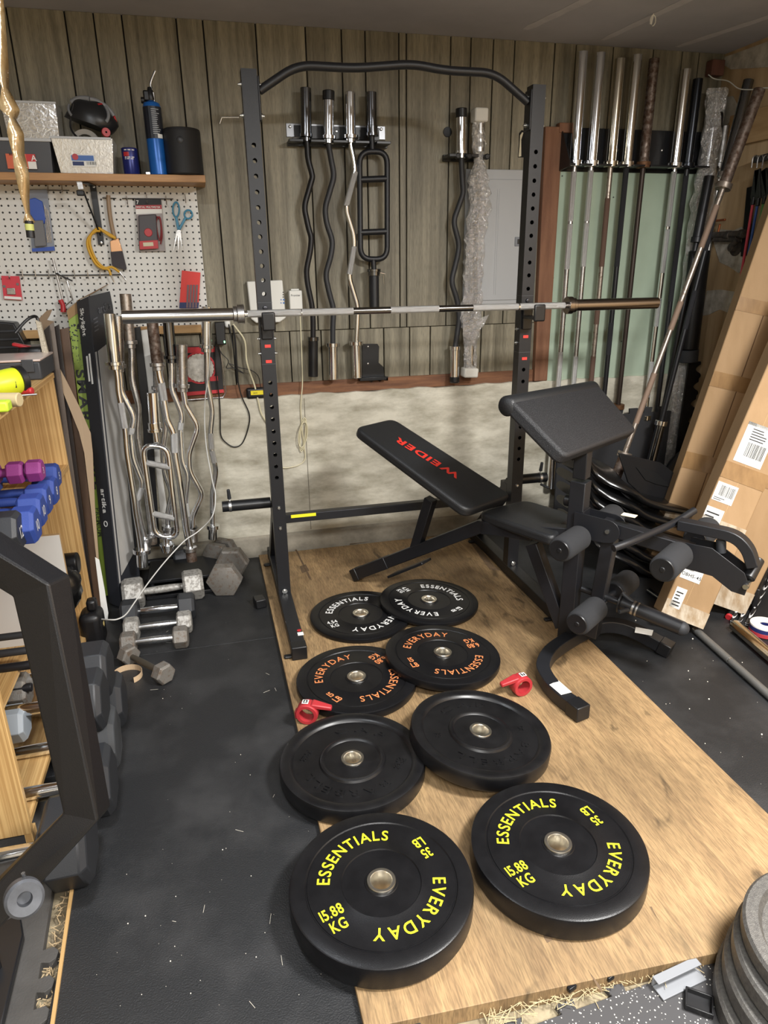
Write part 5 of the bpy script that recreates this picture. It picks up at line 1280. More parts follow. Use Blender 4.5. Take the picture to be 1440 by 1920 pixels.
L.new(hl_, mx_.inputs[0]); L.new(mx_.outputs[0], b_.inputs['Base Color'])
a = U(370, 335, y=YG); b = U(388, 616, y=YG)
xpr = U(372, 400, y=YG).x
pgb = thing('pegboard', 'large white pegboard screwed to the panelling under the shelf', 'pegboard', (-.5, YG, b.z))
MB().bx(-1.6, xpr, YG, YG+.005, b.z, a.z).build('board', PEGM, pgb, ang=0)
MB().bx(-1.6, xpr, YG+.005, YB-.002, b.z+.004, b.z+.03).bx(-1.6, xpr, YG+.005, YB-.002, a.z-.06, a.z-.01).build('batten', mat('pine', (186, 150, 100), .6, c2=(166, 128, 82), scale=(4, 40, 40)), pgb, ang=0)
PINE = mat('pine', (186, 150, 100)); 
MB().bx(-.9, U(393, 615, y=YG-.01).x, YG-.012, YB-.004, U(300, 626, y=YG).z, U(300, 611, y=YG).z).build('lower_rail', PINE, pgb, bevel=.002, ang=0)
# shelf
YS0 = 3.36
zs1 = U(200, 322, y=YS0).z; zs0 = U(200, 337, y=YS0).z
zT = U(300, 327, y=YS0).z; zBt = U(300, 341, y=YS0).z
sh_ = thing('wall_shelf', 'long orange-brown wooden shelf above the pegboard', 'shelf', (-.5, 3.47, zBt))
OAK = mat('orange_shelf_wood', (190, 144, 94), .5, c2=(160, 116, 72), scale=(5, 40, 60), lo=.3, hi=.7)
MB().bx(-1.6, U(385, 335, y=YS0).x, YS0, YB-.006, zBt, zT).build('shelf_board', OAK, sh_, bevel=.002, ang=0)
# bracket
MB().bar(U(173, 340, y=YG-.012), U(190, 459, y=YG-.012), .026, .004, (0, 1, 0)).build('bracket_upright', BLK2, sh_, bevel=.001)
MB().bar(U(157, 360, y=YS0+.03), U(188, 440, y=YG-.015), .006, .012, (0, 1, 0)).build('bracket_brace', BLK2, sh_, bevel=.001)
MB().bar((U(173, 340, y=YG-.02).x, YG-.01, zBt-.004), (U(160, 340, y=YS0+.03).x, YS0+.03, zBt-.004), .026, .004).build('bracket_arm', BLK2, sh_, bevel=.001)
for py in (350, 455): MB().lathe([(0, .005), (.005, .004), (.007, 0)], U(176 if py < 400 else 190, py, y=YG-.014), (0, -1, 0), 12).build('screw', CHR2, sh_)
hk_ = thing('shelf_hook', 'small chrome and black clip hook hanging under the shelf', 'hook', U(150, 350, y=YS0+.03))
MB().bar(U(147, 335, y=YS0+.02), U(152, 355, y=YS0+.02), .022, .004, (0, 1, 0)).build('clip', CHR2, hk_, bevel=.001)
MB().box(U(151, 362, y=YS0+.015), (.03, .018, .022)).build('clip_foot', PLB, hk_, bevel=.004)
def on(px, y=3.45): return U(px, 326, y=y).x
zt2 = zT+.0005
CLEARP = clear().copy(); CLEARP.name = 'clear_bin_plastic'
for n_ in CLEARP.node_tree.nodes:
    if n_.type == 'MIX_SHADER' and abs(n_.inputs[0].default_value-.7) < .01: n_.inputs[0].default_value = .84
    if n_.type == 'BUMP': n_.inputs['Strength'].default_value = .08
def bin_(name, label, x0, x1, y0, y1, h, m_, flare=.012, t=.002):
    o = thing(name, label, 'storage bin', ((x0+x1)/2, (y0+y1)/2, zt2))
    return o
def tub(o, nm, x0, x1, y0, y1, z0, z1, fl, m_, t=.0025):
    mb = MB(); 
    def ring(z, e, i): return [V((x0-e+i, y0-e+i, z)), V((x1+e-i, y0-e+i, z)), V((x1+e-i, y1+e-i, z)), V((x0-e+i, y1+e-i, z))]
    R_ = [ring(z0, 0, 0), ring(z1, fl, 0), ring(z1, fl, t), ring(z0+t, 0, t)]
    v = [[mb.bm.verts.new(p) for p in r] for r in R_]
    for i in range(3):
        for j in range(4): mb.face((v[i][j], v[i][(j+1) % 4], v[i+1][(j+1) % 4], v[i+1][j]))
    mb.face(v[0]); mb.face(v[3])
    # rim lip
    return mb.build(nm, m_, o, bevel=.002)
# lower left bin : dark, clear-walled, labelled
x0, x1 = U(-12, 320, y=3.39).x, U(98, 320, y=3.39).x
zr = U(50, 262, y=3.385).z
o = thing('storage_bin', 'clear shelf bin with red-orange label at the left end of the wall shelf', 'storage bin', ((x0+x1)/2, 3.46, zt2))
tub(o, 'tub', x0, x1, 3.40, 3.54, zt2, zr, .008, mat('smoky_plastic', (72, 74, 80), .3, spec=.6))
MB().bx(x0-.014, x1+.014, 3.385, 3.392, zr-.005, zr+.007).build('rim', mat('pale_rim', (190, 192, 194), .4), o, bevel=.002)
q0, q1 = U(10, 288, y=3.389), U(70, 317, y=3.389)
MB().bx(q0.x, q1.x, 3.388, 3.3905, q1.z, q0.z).build('label', mat('orange_label', (214, 104, 70), .5), o, ang=0)
MB().bx(U(48, 288, y=3.387).x, q1.x, 3.387, 3.3885, U(60, 303, y=3.387).z, q0.z).build('label_patch', mat('red_label2', (196, 48, 50), .5), o, ang=0)
MB().bx(U(52, 303, y=3.387).x, q1.x, 3.387, 3.3885, q1.z, U(60, 303, y=3.387).z).build('label_patch', PAPER, o, ang=0)
mb = MB(); text(mb, 'A', basis(U(64, 296, y=3.386), (1, 0, 0), (0, 0, 1)), .03); mb.build('label_letter', PAPER, o, ang=0)
mb = MB(); text(mb, 'BESSEY', basis(U(26, 289, y=3.386), (1, 0, 0), (0, 0, 1)), .011, gap=.08); mb.build('label_text', INK, o, ang=0)
# upper clear bin standing on it, with rope and roll
zb2 = zr+.008; x0b, x1b = U(14, 255, y=3.41).x, U(110, 255, y=3.41).x; zr2 = U(60, 190, y=3.41).z
o = thing('storage_bin', 'tall clear bin stacked on the labelled bin, holding rope and a paper roll', 'storage bin', ((x0b+x1b)/2, 3.47, zb2))
tub(o, 'tub', x0b, x1b, 3.42, 3.54, zb2, zr2, .006, CLEARP)
MB().bx(x0b-.008, x1b+.008, 3.41, 3.415, zr2-.006, zr2+.002).build('rim', mat('pale_rim', (190, 192, 194)), o, bevel=.001)
rp = thing('rope_coil', 'yellow and black flecked rope coiled in the upper clear bin', 'rope', ((x0b+x1b)/2, 3.475, zb2+.004))
ROPE = bpy.data.materials.new('flecked_yellow_rope'); ROPE.use_nodes = True
nt = ROPE.node_tree; nn = nt.nodes.new('ShaderNodeTexNoise'); nn.inputs['Scale'].default_value = 90; cr_ = nt.nodes.new('ShaderNodeValToRGB')
cr_.color_ramp.elements[0].position = .44; cr_.color_ramp.elements[0].color = lin((54, 58, 50)); cr_.color_ramp.elements[1].position = .5; cr_.color_ramp.elements[1].color = lin((206, 206, 140))
tc_ = nt.nodes.new('ShaderNodeTexCoord'); nt.links.new(tc_.outputs['Object'], nn.inputs[0]); nt.links.new(nn.outputs[0], cr_.inputs[0]); nt.links.new(cr_.outputs[0], nt.nodes['Principled BSDF'].inputs['Base Color'])
mb = MB(); pts = []; rr = random.Random(4); W_ = (x1b-x0b)/2-.014
for k in range(150):
    t = k/150; a_ = t*2*PI*7; pts.append(V(((x0b+x1b)/2+math.cos(a_)*W_*(.95-.25*rr.random()*.3), 3.48+math.sin(a_)*.04, zb2+.012+t*.075+.006*math.sin(a_*1.3))))
mb.tube(pts, .0055, 8).build('rope', ROPE, rp, ang=60)
q = U(70, 220, y=3.50)
tag(MB().lathe([(.012, 0), (.034, 0), (.034, .11), (.012, .11)], (q.x-.02, 3.515, q.z-.05), (.25, 0, 1), 28, closed=True).build('paper_roll', mat('cream_roll', (206, 198, 180), .7), bevel=.001), 'cream roll sticking up out of the upper clear bin', 'roll')
# clear bin with blue label, tape and helmet
x0c, x1c = U(113, 322, y=3.39).x, U(193, 322, y=3.39).x; zrc = U(150, 258, y=3.385).z
o = thing('storage_bin', 'clear bin with blue label in the middle of the wall shelf, holding tape and helmet', 'storage bin', ((x0c+x1c)/2, 3.46, zt2))
tub(o, 'tub', x0c, x1c+.04, 3.40, 3.54, zt2, zrc, .016, CLEARP)
MB().bx(x0c-.02, x1c+.05, 3.38, 3.385, zrc-.006, zrc+.003).build('rim', mat('pale_rim', (190, 192, 194)), o, bevel=.001)
q0, q1 = U(131, 289, y=3.388), U(180, 313, y=3.388)
MB().bx(q0.x, q1.x, 3.387, 3.389, q1.z, q0.z).build('label', PAPER, o, ang=0)
MB().bx(q0.x+.004, q1.x-.004, 3.3855, 3.387, q1.z+.022, q0.z-.004).build('label_band', mat('blue_band', (68, 108, 176), .5), o, ang=0)
MB().bx(q0.x+.006, U(158, 310, y=3.386).x, 3.3855, 3.387, q1.z+.004, q1.z+.019).build('label_panel', mat('navy_band', (26, 44, 96), .5), o, ang=0)
MB().lathe([(0, .001), (.012, .001), (.012, 0)], U(141, 294, y=3.3855), (0, -1, 0), 20).build('label_oval', RED, o, ang=0)
mb = MB(); rr = random.Random(2); p = U(163, 306, y=3.386)
for k in range(9): mb.bx(p.x+k*.0042, p.x+k*.0042+rr.choice((.001, .002)), 3.3855, 3.387, p.z-.006, p.z+.006)
mb.build('barcode', INK, o, ang=0)
q = U(162, 272, y=3.425); 
tag(MB().lathe([(.038, -.012), (.058, -.012), (.058, .012), (.038, .012)], q, (.1, -1, .1), 48, closed=True).build('tape_ring', mat('grey_tape', (148, 142, 132), .5), bevel=.001), 'grey roll of tape standing in the blue-labelled bin', 'tape')
# helmet
q = U(172, 228, y=3.46)
hm = thing('helmet', 'black grey and red sports helmet tipped into the blue-labelled bin', 'helmet', q)
mb = MB(); bmesh.ops.create_uvsphere(mb.bm, u_segments=28, v_segments=16, radius=1)
Mh = Matrix.Translation(q) @ Matrix.Rotation(R(18), 4, 'Y') @ Matrix.Diagonal((.098, .075, .085, 1))
for v in mb.bm.verts:
    c = v.co; f_ = 1+.10*math.sin(6*math.atan2(c.z, c.x))*(1-abs(c.y)); c *= f_
    if c.z < -.25: c.z = -.25-(c.z+.25)*.2
bmesh.ops.transform(mb.bm, matrix=Mh, verts=mb.bm.verts)
mb.build('shell', mat('helmet_black', (34, 35, 38), .35), hm, ang=45)
def onh(u, v_, o_=1.02):
    return Mh @ V((math.cos(u)*math.cos(v_)*o_, -math.sin(v_)*o_, math.sin(u)*math.cos(v_)*o_))
for (u0, u1, v0, v1, m_, w_) in ((R(35), R(100), .2, .5, mat('helmet_grey', (128, 130, 134), .4), .018), (R(100), R(150), .5, .3, mat('helmet_grey', (128, 130, 134)), .02), (R(10), R(60), .9, .4, mat('helmet_grey', (128, 130, 134)), .014), (R(20), R(130), .15, .0, RED, .009), (R(60), R(75), .0, .7, RED, .008), (R(160), R(190), .3, .8, mat('helmet_grey', (128, 130, 134)), .01)):
    pts = [onh(u0+(u1-u0)*k/10, v0+(v1-v0)*k/10) for k in range(11)]
    MB().tube(pts, w_/2, 8).build('shell_rib', m_, hm, ang=60)
MB().tube(spline([onh(R(150), .6), q+V((-.08, -.05, -.03)), q+V((-.05, -.07, -.08))], 5), .004, 8).build('strap', PLB, hm)
MB().lathe([(.004, .006), (.016, .006), (.018, 0)], q+V((.058, -.075, -.05)), (.3, -1, 0), 20).build('dial', RED, hm)
# blue can
xq = U(248, 327, y=3.43).x; r_ = .033
cn = thing('small_can', 'small dark blue can with red and white print beside the torch', 'can', (xq, 3.43, zt2))
zc2 = U(248, 278, y=3.43).z
MB().lathe([(0, 0), (r_, 0), (r_+.001, .004), (r_, .006), (r_, zc2-zt2-.006), (r_+.001, zc2-zt2-.003), (r_-.003, zc2-zt2), (r_-.005, zc2-zt2-.003), (0, zc2-zt2-.003)], n=36).build('can_body', mat('navy_can', (34, 42, 110), .3, .3), cn, local=True)
mb = MB(); 
for k in range(6):
    a0_ = -PI/2-.75+k*.12; 
    mb.hexa([V((xq+math.cos(t)*(r_+e), 3.43+math.sin(t)*(r_+e), z)) for z, in ((zt2+.072,), (zt2+.088,)) for t, e in ((a0_, .0), (a0_+.12, .0), (a0_+.12, .0008), (a0_, .0008))])
mb.build('red_patch', RED, cn, ang=0)
mb = MB()
for j, (zz, n_) in enumerate(((.094, 11), (.066, 10), (.060, 9))):
    for k in range(n_):
        if (k+j) % 4 == 3: continue
        a0_ = -PI/2-.6+k*.12; mb.hexa([V((xq+math.cos(t)*(r_+e), 3.43+math.sin(t)*(r_+e), zt2+z)) for z in (zz, zz+.004) for t, e in ((a0_, 0), (a0_+.09, 0), (a0_+.09, .0008), (a0_, .0008))])
mb.build('white_print', WINK, cn, ang=0)
# torch
xq = U(299, 329, y=3.42).x; zc2 = U(292, 192, y=3.42).z; hh = zc2-zt2; r_ = .037
to = thing('gas_torch', 'tall blue gas torch cylinder with black head and bent silver nozzle', 'gas torch', (xq, 3.42, zt2))
MB().lathe([(0, 0), (r_-.003, 0), (r_, .004), (r_, hh*.93), (r_*.85, hh*.985), (r_*.4, hh*1.01), (r_*.3, hh*1.03), (0, hh*1.03)], n=40).build('cylinder', mat('torch_blue', (30, 98, 180), .3, .2), to, local=True)
def wrapband(o, x, y, r, z0, z1, a0, a1, m_, nm, n=16):
    mb = MB()
    for k in range(n):
        t0 = a0+(a1-a0)*k/n; t1 = a0+(a1-a0)*(k+1)/n
        mb.hexa([V((x+math.cos(t)*(r+e), y+math.sin(t)*(r+e), z)) for z in (z0, z1) for t, e in ((t0, 0), (t1, 0), (t1, .0007), (t0, .0007))])
    return mb.build(nm, m_, o, ang=30)
wrapband(to, xq, 3.42, r_, zt2+hh*.50, zt2+hh*.93, 0, 2*PI-.001, mat('label_black', (30, 34, 44), .4), 'black_label')
mb = MB(); rr = random.Random(8)
for k in range(13):
    z = zt2+hh*(.56+k*.027); a0_ = -PI/2-.1; n_ = rr.randint(5, 8)
    for j in range(n_): t0 = a0_+j*.11; mb.hexa([V((xq+math.cos(t)*(r_+e), 3.42+math.sin(t)*(r_+e), zz)) for zz in (z, z+.0028) for t, e in ((t0, .0006), (t0+.1, .0006), (t0+.1, .0013), (t0, .0013))])
mb.build('label_print', mat('grey_print', (170, 174, 180), .5), to, ang=0)
wrapband(to, xq, 3.42, r_+.0008, zt2+hh*.505, zt2+hh*.56, -PI/2+.35, -PI/2+.95, PAPER, 'barcode_patch', 6)
q = V((xq-.012, 3.42, zc2))
MB().lathe([(.012, 0), (.016, .01), (.014, .03), (.01, .05), (.008, .055)], (xq-.0, 3.42, zc2+.0), (0, 0, 1), 20).build('valve', BLK2, to)
MB().box((xq-.016, 3.42, zc2+.022), (.026, .028, .04)).build('torch_head', PLB, to, bevel=.006)
MB().cyl((xq-.04, 3.42, zc2+.006), (xq-.026, 3.42, zc2+.006), .012, n=14).build('torch_knob', PLB, to, bevel=.002)
MB().cyl((xq+.012, 3.42, zc2+.0), (xq+.012, 3.42, zc2+.035), .007, n=12).build('igniter', CHR2, to)
nz_ = [U(284, 170, y=3.42), U(282, 160, y=3.42), U(284, 150, y=3.42), U(291, 133, y=3.42)]
MB().tube(spline([V((xq-.02, 3.42, zc2+.03))]+nz_, 5), .0055, 12).build('nozzle', CHR2, to, ang=60)
# speaker
xq = U(348, 328, y=3.42).x; zc2 = U(346, 243, y=3.42).z; hh = zc2-zt2; w2 = U(380, 300, y=3.42).x-xq
sp_ = thing('speaker', 'round black cylindrical speaker at the right end of the wall shelf', 'speaker', (xq, 3.42, zt2))
MB().lathe([(0, 0), (w2-.006, 0), (w2, .006), (w2, hh-.014), (w2-.0006, hh-.0135), (w2-.0006, hh-.0115), (w2, hh-.011), (w2-.002, hh-.003), (w2-.008, hh), (0, hh)], n=48).build('body', mat('speaker_black', (30, 31, 34), .55, bump=.3, bscale=900), sp_, local=True)
MB().lathe([(0, .001), (.012, .001), (.0135, 0)], (xq-.008, 3.42-w2+.0005, zt2+hh*.72), (-.1, -1, 0), 24).build('touch_mark', mat('speaker_mark', (44, 45, 48), .4), sp_)
q = U(277, 324, y=3.38)
tag(MB().box((q.x, 3.40, zt2+.007), (.022, .012, .014)).build('small_clip', CHR2, bevel=.003), 'tiny shiny metal piece on the shelf between can and torch', 'metal piece')
# ------------------------------------------------ things on the pegboard
YK = YG-.012
def hookrow(pxs, py, d=12, nm='peg_hook'):
    pass
kk_ = 0
lbls = ['wire peg hook near the left top of the pegboard', 'wire peg hook right of the blue saw pack', 'wire peg hook beside the shelf clip', 'wire peg hook left of the multimeter pack', 'wire peg hook between multimeter pack and scissors',
        'long wire peg hook above the right pegboard edge']
for i, (px, py) in enumerate(((90, 345), (116, 345), (238, 368), (275, 365), (311, 368), (347, 365))):
    p = U(px, py, y=YG); mb = MB(); mb.tube([p, p+V((0, -.012, 0)), p+V((0, -.014, -.02)), p+V((0, -.02, -.034)), p+V((0, -.034, -.036)), p+V((0, -.038, -.028))], .0018, 8)
    tag(mb.build('peg_hook', CHR2), lbls[i], 'hook', 'wire hooks on the pegboard')
rl = thing('peg_rail', 'long black wire rail with hooks across the lower pegboard', 'hook rail', U(130, 515, y=YK))
MB().tube([U(30, 515, y=YK), U(130, 516, y=YK), U(226, 515, y=YK)], .0022, 8).build('rail_wire', BLK2, rl)
for px in (17, 42, 66, 91, 139, 164, 187):
    p = U(px, 506, y=YG); MB().tube([p, p+V((0, -.014, .0)), p+V((.001, -.016, -.03)), p+V((.002, -.03, -.036)), p+V((.002, -.036, -.028))], .002, 8).build('rail_hook', CHR2, rl)
for i, (x0_, x1_, py) in enumerate(((28, 130, 356), (192, 218, 371), (229, 325, 372))):
    tag(MB().tube([U(x0_, py, y=YK), U(x1_, py+1, y=YK)], .0018, 8).build('peg_rail', BLK2), 'thin black wire rail on the upper pegboard, %s' % ('left of the bracket', 'behind the brush handle', 'above the multimeter pack')[i], 'hook rail')
def pack(name, label, quad, m_back, cat='tool pack'):
    q = [U(px, py, y=YK-.004) for px, py in quad]; o = thing(name, label, cat, sum(q, V())/4)
    MB().prism(q, (0, .004, 0)).build('backing_card', m_back, o, bevel=.0008, ang=0); return o, q
# multimeter pack
o, q = pack('multimeter_pack', 'digital multimeter in a clear and red blister pack hanging on the pegboard', ((253, 373), (302, 373), (310, 471), (261, 472)), mat('pack_grey', (150, 140, 138), .4))
def pk(px, py, e=.0): return U(px, py, y=YK-.005-e)
MB().prism([pk(253, 372), pk(302, 373), pk(303, 384), pk(254, 385)], (0, -.0008, 0)).build('black_header', INK, o, ang=0)
MB().prism([pk(254, 385), pk(303, 384), pk(303.5, 392), pk(254.5, 392)], (0, -.0008, 0)).build('red_header', mat('dark_red_print', (164, 40, 48), .5), o, ang=0)
MB().prism([pk(254.5, 392), pk(303.5, 392), pk(304, 400), pk(255, 402)], (0, -.0008, 0)).build('white_band', PAPER, o, ang=0)
MB().prism([pk(260, 404), pk(293, 402), pk(297, 466), pk(262, 469)], (0, -.022, 0)).build('meter_body', mat('meter_grey', (70, 66, 70), .5), o, bevel=.004)
MB().prism([pk(261, 452, .022), pk(296, 450, .022), pk(297, 466, .022), pk(262, 468, .022)], (0, -.002, 0)).build('meter_red_base', RED, o, bevel=.001)
MB().prism([pk(268, 455, .024), pk(287, 454, .024), pk(288, 461, .024), pk(269, 462, .024)], (0, -.001, 0)).build('meter_screen', mat('lcd', (196, 190, 160), .4), o, ang=0)
MB().lathe([(.0, .003), (.016, .003), (.018, 0)], pk(278, 436, .022), (0, -1, 0), 24).build('meter_dial', RED, o)
MB().tube(spline([pk(290, 405, .01), pk(299, 410, .012), pk(302, 430, .012), pk(300, 450, .012), pk(296, 440, .012), pk(293, 415, .012), pk(300, 408, .012), pk(304, 440, .012), pk(301, 458, .012)], 5), .0028, 8).build('test_leads', mat('lead_red', (126, 34, 40), .5), o)
mb = MB(); text(mb, '7', basis(pk(258.5, 379, .002), (1, 0, 0), (0, 0, 1)), .022); mb.build('pack_number', PAPER, o, ang=0)
mb = MB(); text(mb, 'DIGITAL MULTIMETER', basis(pk(278, 388.3, .002), (1, 0, -.0), (0, 0, 1)), .0105, gap=.08); mb.build('pack_text', PAPER, o, ang=0)
# jab saw / knife pack at the left
o, q = pack('saw_pack', 'blue tool with grey handle in a clear blister pack at the left of the pegboard', ((50, 356), (88, 355), (103, 470), (60, 472)), mat('pack_clear', (132, 138, 150), .35))
MB().prism([pk(50, 375), pk(66, 371), pk(80, 378), pk(86, 410), pk(84, 420), pk(66, 415), pk(56, 400)], (0, -.01, 0)).build('blue_body', mat('tool_blue', (52, 84, 168), .4), o, bevel=.003)
MB().prism([pk(62, 414, .01), pk(81, 413, .01), pk(88, 461, .01), pk(66, 463, .01)], (0, -.012, 0)).build('grey_handle', mat('tool_grey', (108, 108, 110), .5), o, bevel=.003)
MB().prism([pk(60, 466, .0), pk(102, 462, .0), pk(103, 470, .0), pk(61, 472, .0)], (0, -.003, 0)).build('blue_base', mat('tool_blue', (52, 84, 168)), o, ang=0)
mb = MB()
for k in range(4): mb.tube([pk(83+k*2.4, 385+k*3, .004), pk(89+k*2.6, 455, .004)], .0013, 6)
mb.build('blades', CHR2, o)
# small red pack far left
o, q = pack('bit_pack', 'small red blister pack with metal bits at the far left of the pegboard', ((2, 517), (36, 518), (42, 563), (7, 561)), mat('red_pack', (206, 62, 76), .45))
MB().prism([pk(13, 540), pk(28, 540), pk(30, 552), pk(14, 552)], (0, -.006, 0)).build('bits', CHR2, o, bevel=.001)
MB().prism([pk(8, 555), pk(40, 557), pk(41, 562), pk(8, 560)], (0, -.001, 0)).build('white_band', PAPER, o, ang=0)
for px, py in ((8, 537), (33, 533)): MB().lathe([(0, .001), (.006, .001), (.006, 0)], pk(px, py, 0), (0, -1, 0), 14).build('round_print', mat('grey_dot', (120, 110, 110), .5), o, ang=0)
# red screwdriver bit pack at the right
o, q = pack('blade_pack', 'bright red hanging pack with dark blades at the right pegboard corner', ((341, 507), (376, 511), (372, 578), (336, 578)), mat('bright_red_pack', (220, 52, 44), .45))
MB().prism([pk(337, 567), pk(373, 567), pk(372, 578), pk(336, 578)], (0, -.001, 0)).build('dark_band', mat('navy_band', (26, 44, 96)), o, ang=0)
for k in range(4): MB().prism([pk(351+k*5.5, 534, .001), pk(354.5+k*5.5, 534, .001), pk(353+k*5.5, 577, .001), pk(349+k*5.5, 577, .001)], (0, -.003, 0)).build('blade', mat('dull_blade', (104, 84, 88), .4, .5), o, ang=0)
mb = MB(); text(mb, 'SAW BLADES', basis(pk(359, 521, .001), (1, 0, -.08), (0, 0, 1)), .011, gap=.08)
mb.bm.free()
# paint brush
pb_ = thing('paint_brush', 'paint brush with wooden handle and dark bristles hanging on the pegboard', 'brush', U(225, 490, y=YK))
h_ = [U(*p_, y=YK-.01) for p_ in ((203, 366), (204, 385), (207, 410), (212, 435), (216, 450))]
MB().tube(spline(h_, 4), .009, 14, radii=None).build('handle', mat('brush_wood', (150, 126, 100), .5), pb_, ang=60)
MB().prism([U(*p_, y=YK-.016) for p_ in ((206, 452), (222, 446), (230, 472), (208, 473))], (0, .012, 0)).build('ferrule', mat('copper_ferrule', (206, 160, 122), .3, .9), pb_, bevel=.002)
MB().prism([U(*p_, y=YK-.017) for p_ in ((207, 472), (229, 470), (237, 502), (236, 507), (210, 498))], (0, .014, 0)).build('bristles', mat('bristle', (70, 66, 70), .8, bump=.8, bscale=500), pb_, bevel=.002)
# yellow bungee
yc = thing('yellow_cord', 'looped yellow rubber cord with silver ends hanging over the bracket', 'cord', U(190, 470, y=YK))
YM = mat('mustard_rubber', (206, 158, 42), .5)
l1 = [(188, 433), (178, 434), (166, 446), (164, 460), (170, 478), (180, 495), (192, 503), (203, 505), (208, 516)]
l2 = [(188, 430), (200, 436), (216, 446), (206, 442), (194, 434), (184, 428), (172, 438), (168, 452), (172, 470), (182, 490), (196, 502), (210, 501), (224, 510)]
for l_ in (l1, l2): MB().tube(spline([U(*p_, y=YK-.022) for p_ in l_], 6), .0058, 10).build('cord_strand', YM, yc, ang=60)
for a_, b__ in (((208, 516), (214, 529)), ((224, 510), (236, 525))): MB().cyl(U(*a_, y=YK-.022), U(*b__, y=YK-.02), .004, .002, n=10).build('cord_end', CHR2, yc)
# scissors
sc = thing('scissors', 'blue-handled scissors hanging on the pegboard', 'scissors', U(335, 470, y=YK))
SB = mat('scissor_blue', (56, 136, 172), .4)
MB().tube([U(330+6*math.cos(t), 393+14*math.sin(t), y=YK-.006) for t in [k*2*PI/18 for k in range(18)]], .0038, 8, closed=True).build('finger_loop', SB, sc, ang=60)
MB().tube([U(353+7.5*math.cos(t), 402+8*math.sin(t), y=YK-.01) for t in [k*2*PI/18 for k in range(18)]], .004, 8, closed=True).build('thumb_loop', SB, sc, ang=60)
MB().bar(U(330, 406, y=YK-.006), U(335, 432, y=YK-.006), .012, .006, (0, 1, 0)).bar(U(348, 408, y=YK-.01), U(336, 430, y=YK-.01), .011, .006, (0, 1, 0)).build('shank', SB, sc, bevel=.002)
MB().prism([U(*p_, y=YK-.005) for p_ in ((332, 430), (337, 430), (335, 474))], (0, .003, 0)).build('blade', CHR2, sc, ang=0)
MB().prism([U(*p_, y=YK-.009) for p_ in ((333, 430), (339, 432), (342, 466))], (0, .003, 0)).build('blade', CHR2, sc, ang=0)
MB().prism([U(*p_, y=YK-.007) for p_ in ((331, 432), (334, 436), (325, 471))], (0, .002, 0)).build('blade', CHR2, sc, ang=0)
# coping saw with red handle
cw = thing('coping_saw', 'small steel-framed saw with red handle hanging on the lower rail', 'saw', U(120, 560, y=YK))
MB().tube([U(*p_, y=YK-.02) for p_ in ((99, 485), (104, 505), (118, 563))], .0045, 10).tube([U(*p_, y=YK-.02) for p_ in ((107, 510), (125, 525), (136, 562), (122, 574))], .003, 8).build('frame', CHR2, cw)
MB().tube([U(*p_, y=YK-.022) for p_ in ((113, 562), (118, 572), (119, 585))], .012, 12, radii=[.012, .010, .013]).build('handle', RED, cw, ang=60)
MB().bar(U(104, 512, y=YK-.03), U(136, 527, y=YK-.03), .008, .006).build('clamp', BLK2, cw, bevel=.001)
# ------------------------------------------------ circular-saw blade pack low on the panelling
bp_ = thing('saw_blade_pack', 'red circular saw blade pack standing on the sill behind the chrome bars', 'saw blade', U(385, 745, y=YB-.03))
ys = YB-.03
def bk_(px, py, e=0): return U(px, py, y=ys-e)
MB().prism(fillet([bk_(348, 650), bk_(412, 648), bk_(420, 736), bk_(350, 742)], .015, 3, closed=True), (0, .006, 0)).build('backing_card', mat('black_card', (36, 32, 34), .5), bp_, bevel=.001)
for q_ in ([(350, 651), (404, 650), (404, 660), (350, 662)], [(350, 707), (408, 705), (409, 714), (350, 716)], [(350, 735), (419, 730), (420, 736), (350, 742)]): MB().prism([bk_(*p_) for p_ in q_], (0, -.002, 0)).build('red_band', mat('card_red', (204, 56, 64), .5), bp_, ang=0)
c = bk_(374, 690, .006); mb = MB(); n = 48; out = []
for k in range(n):
    t = 2*PI*k/n; r = .070*(1.0 if k % 2 else .95); out.append(c+V((r*math.cos(t), 0, r*math.sin(t))))
mb.prism(out, (0, .003, 0)).build('saw_blade', CHR2, bp_, ang=0)
MB().lathe([(.07, 0), (.078, 0), (.078, .004), (.07, .004)], bk_(374, 690, .002), (0, -1, 0), 40, closed=True).build('red_ring', mat('card_red', (204, 56, 64)), bp_)
MB().tube([bk_(412, 650, .01), bk_(424, 735, .01), bk_(418, 745, .012), bk_(350, 750, .012)], .003, 8).build('pack_edge', CHR2, bp_)
# leaning white book/frames behind the chrome bars
tag(MB().prism([U(*p_, y=3.42) for p_ in ((262, 620), (276, 618), (292, 740), (300, 860), (322, 1015), (306, 1015), (284, 802), (268, 700))], (0, .015, 0)).build('white_board', mat('white_board', (206, 204, 198), .6), bevel=.002), 'narrow white board leaning behind the rusty curl bar sleeve', 'board')
tag(MB().prism([U(*p_, y=3.40) for p_ in ((250, 615), (263, 612), (285, 790), (300, 1025), (278, 1025), (268, 800))], (0, .012, 0)).build('dark_panel', BLK2, bevel=.002), 'narrow black panel leaning behind the chrome curl bars', 'panel')
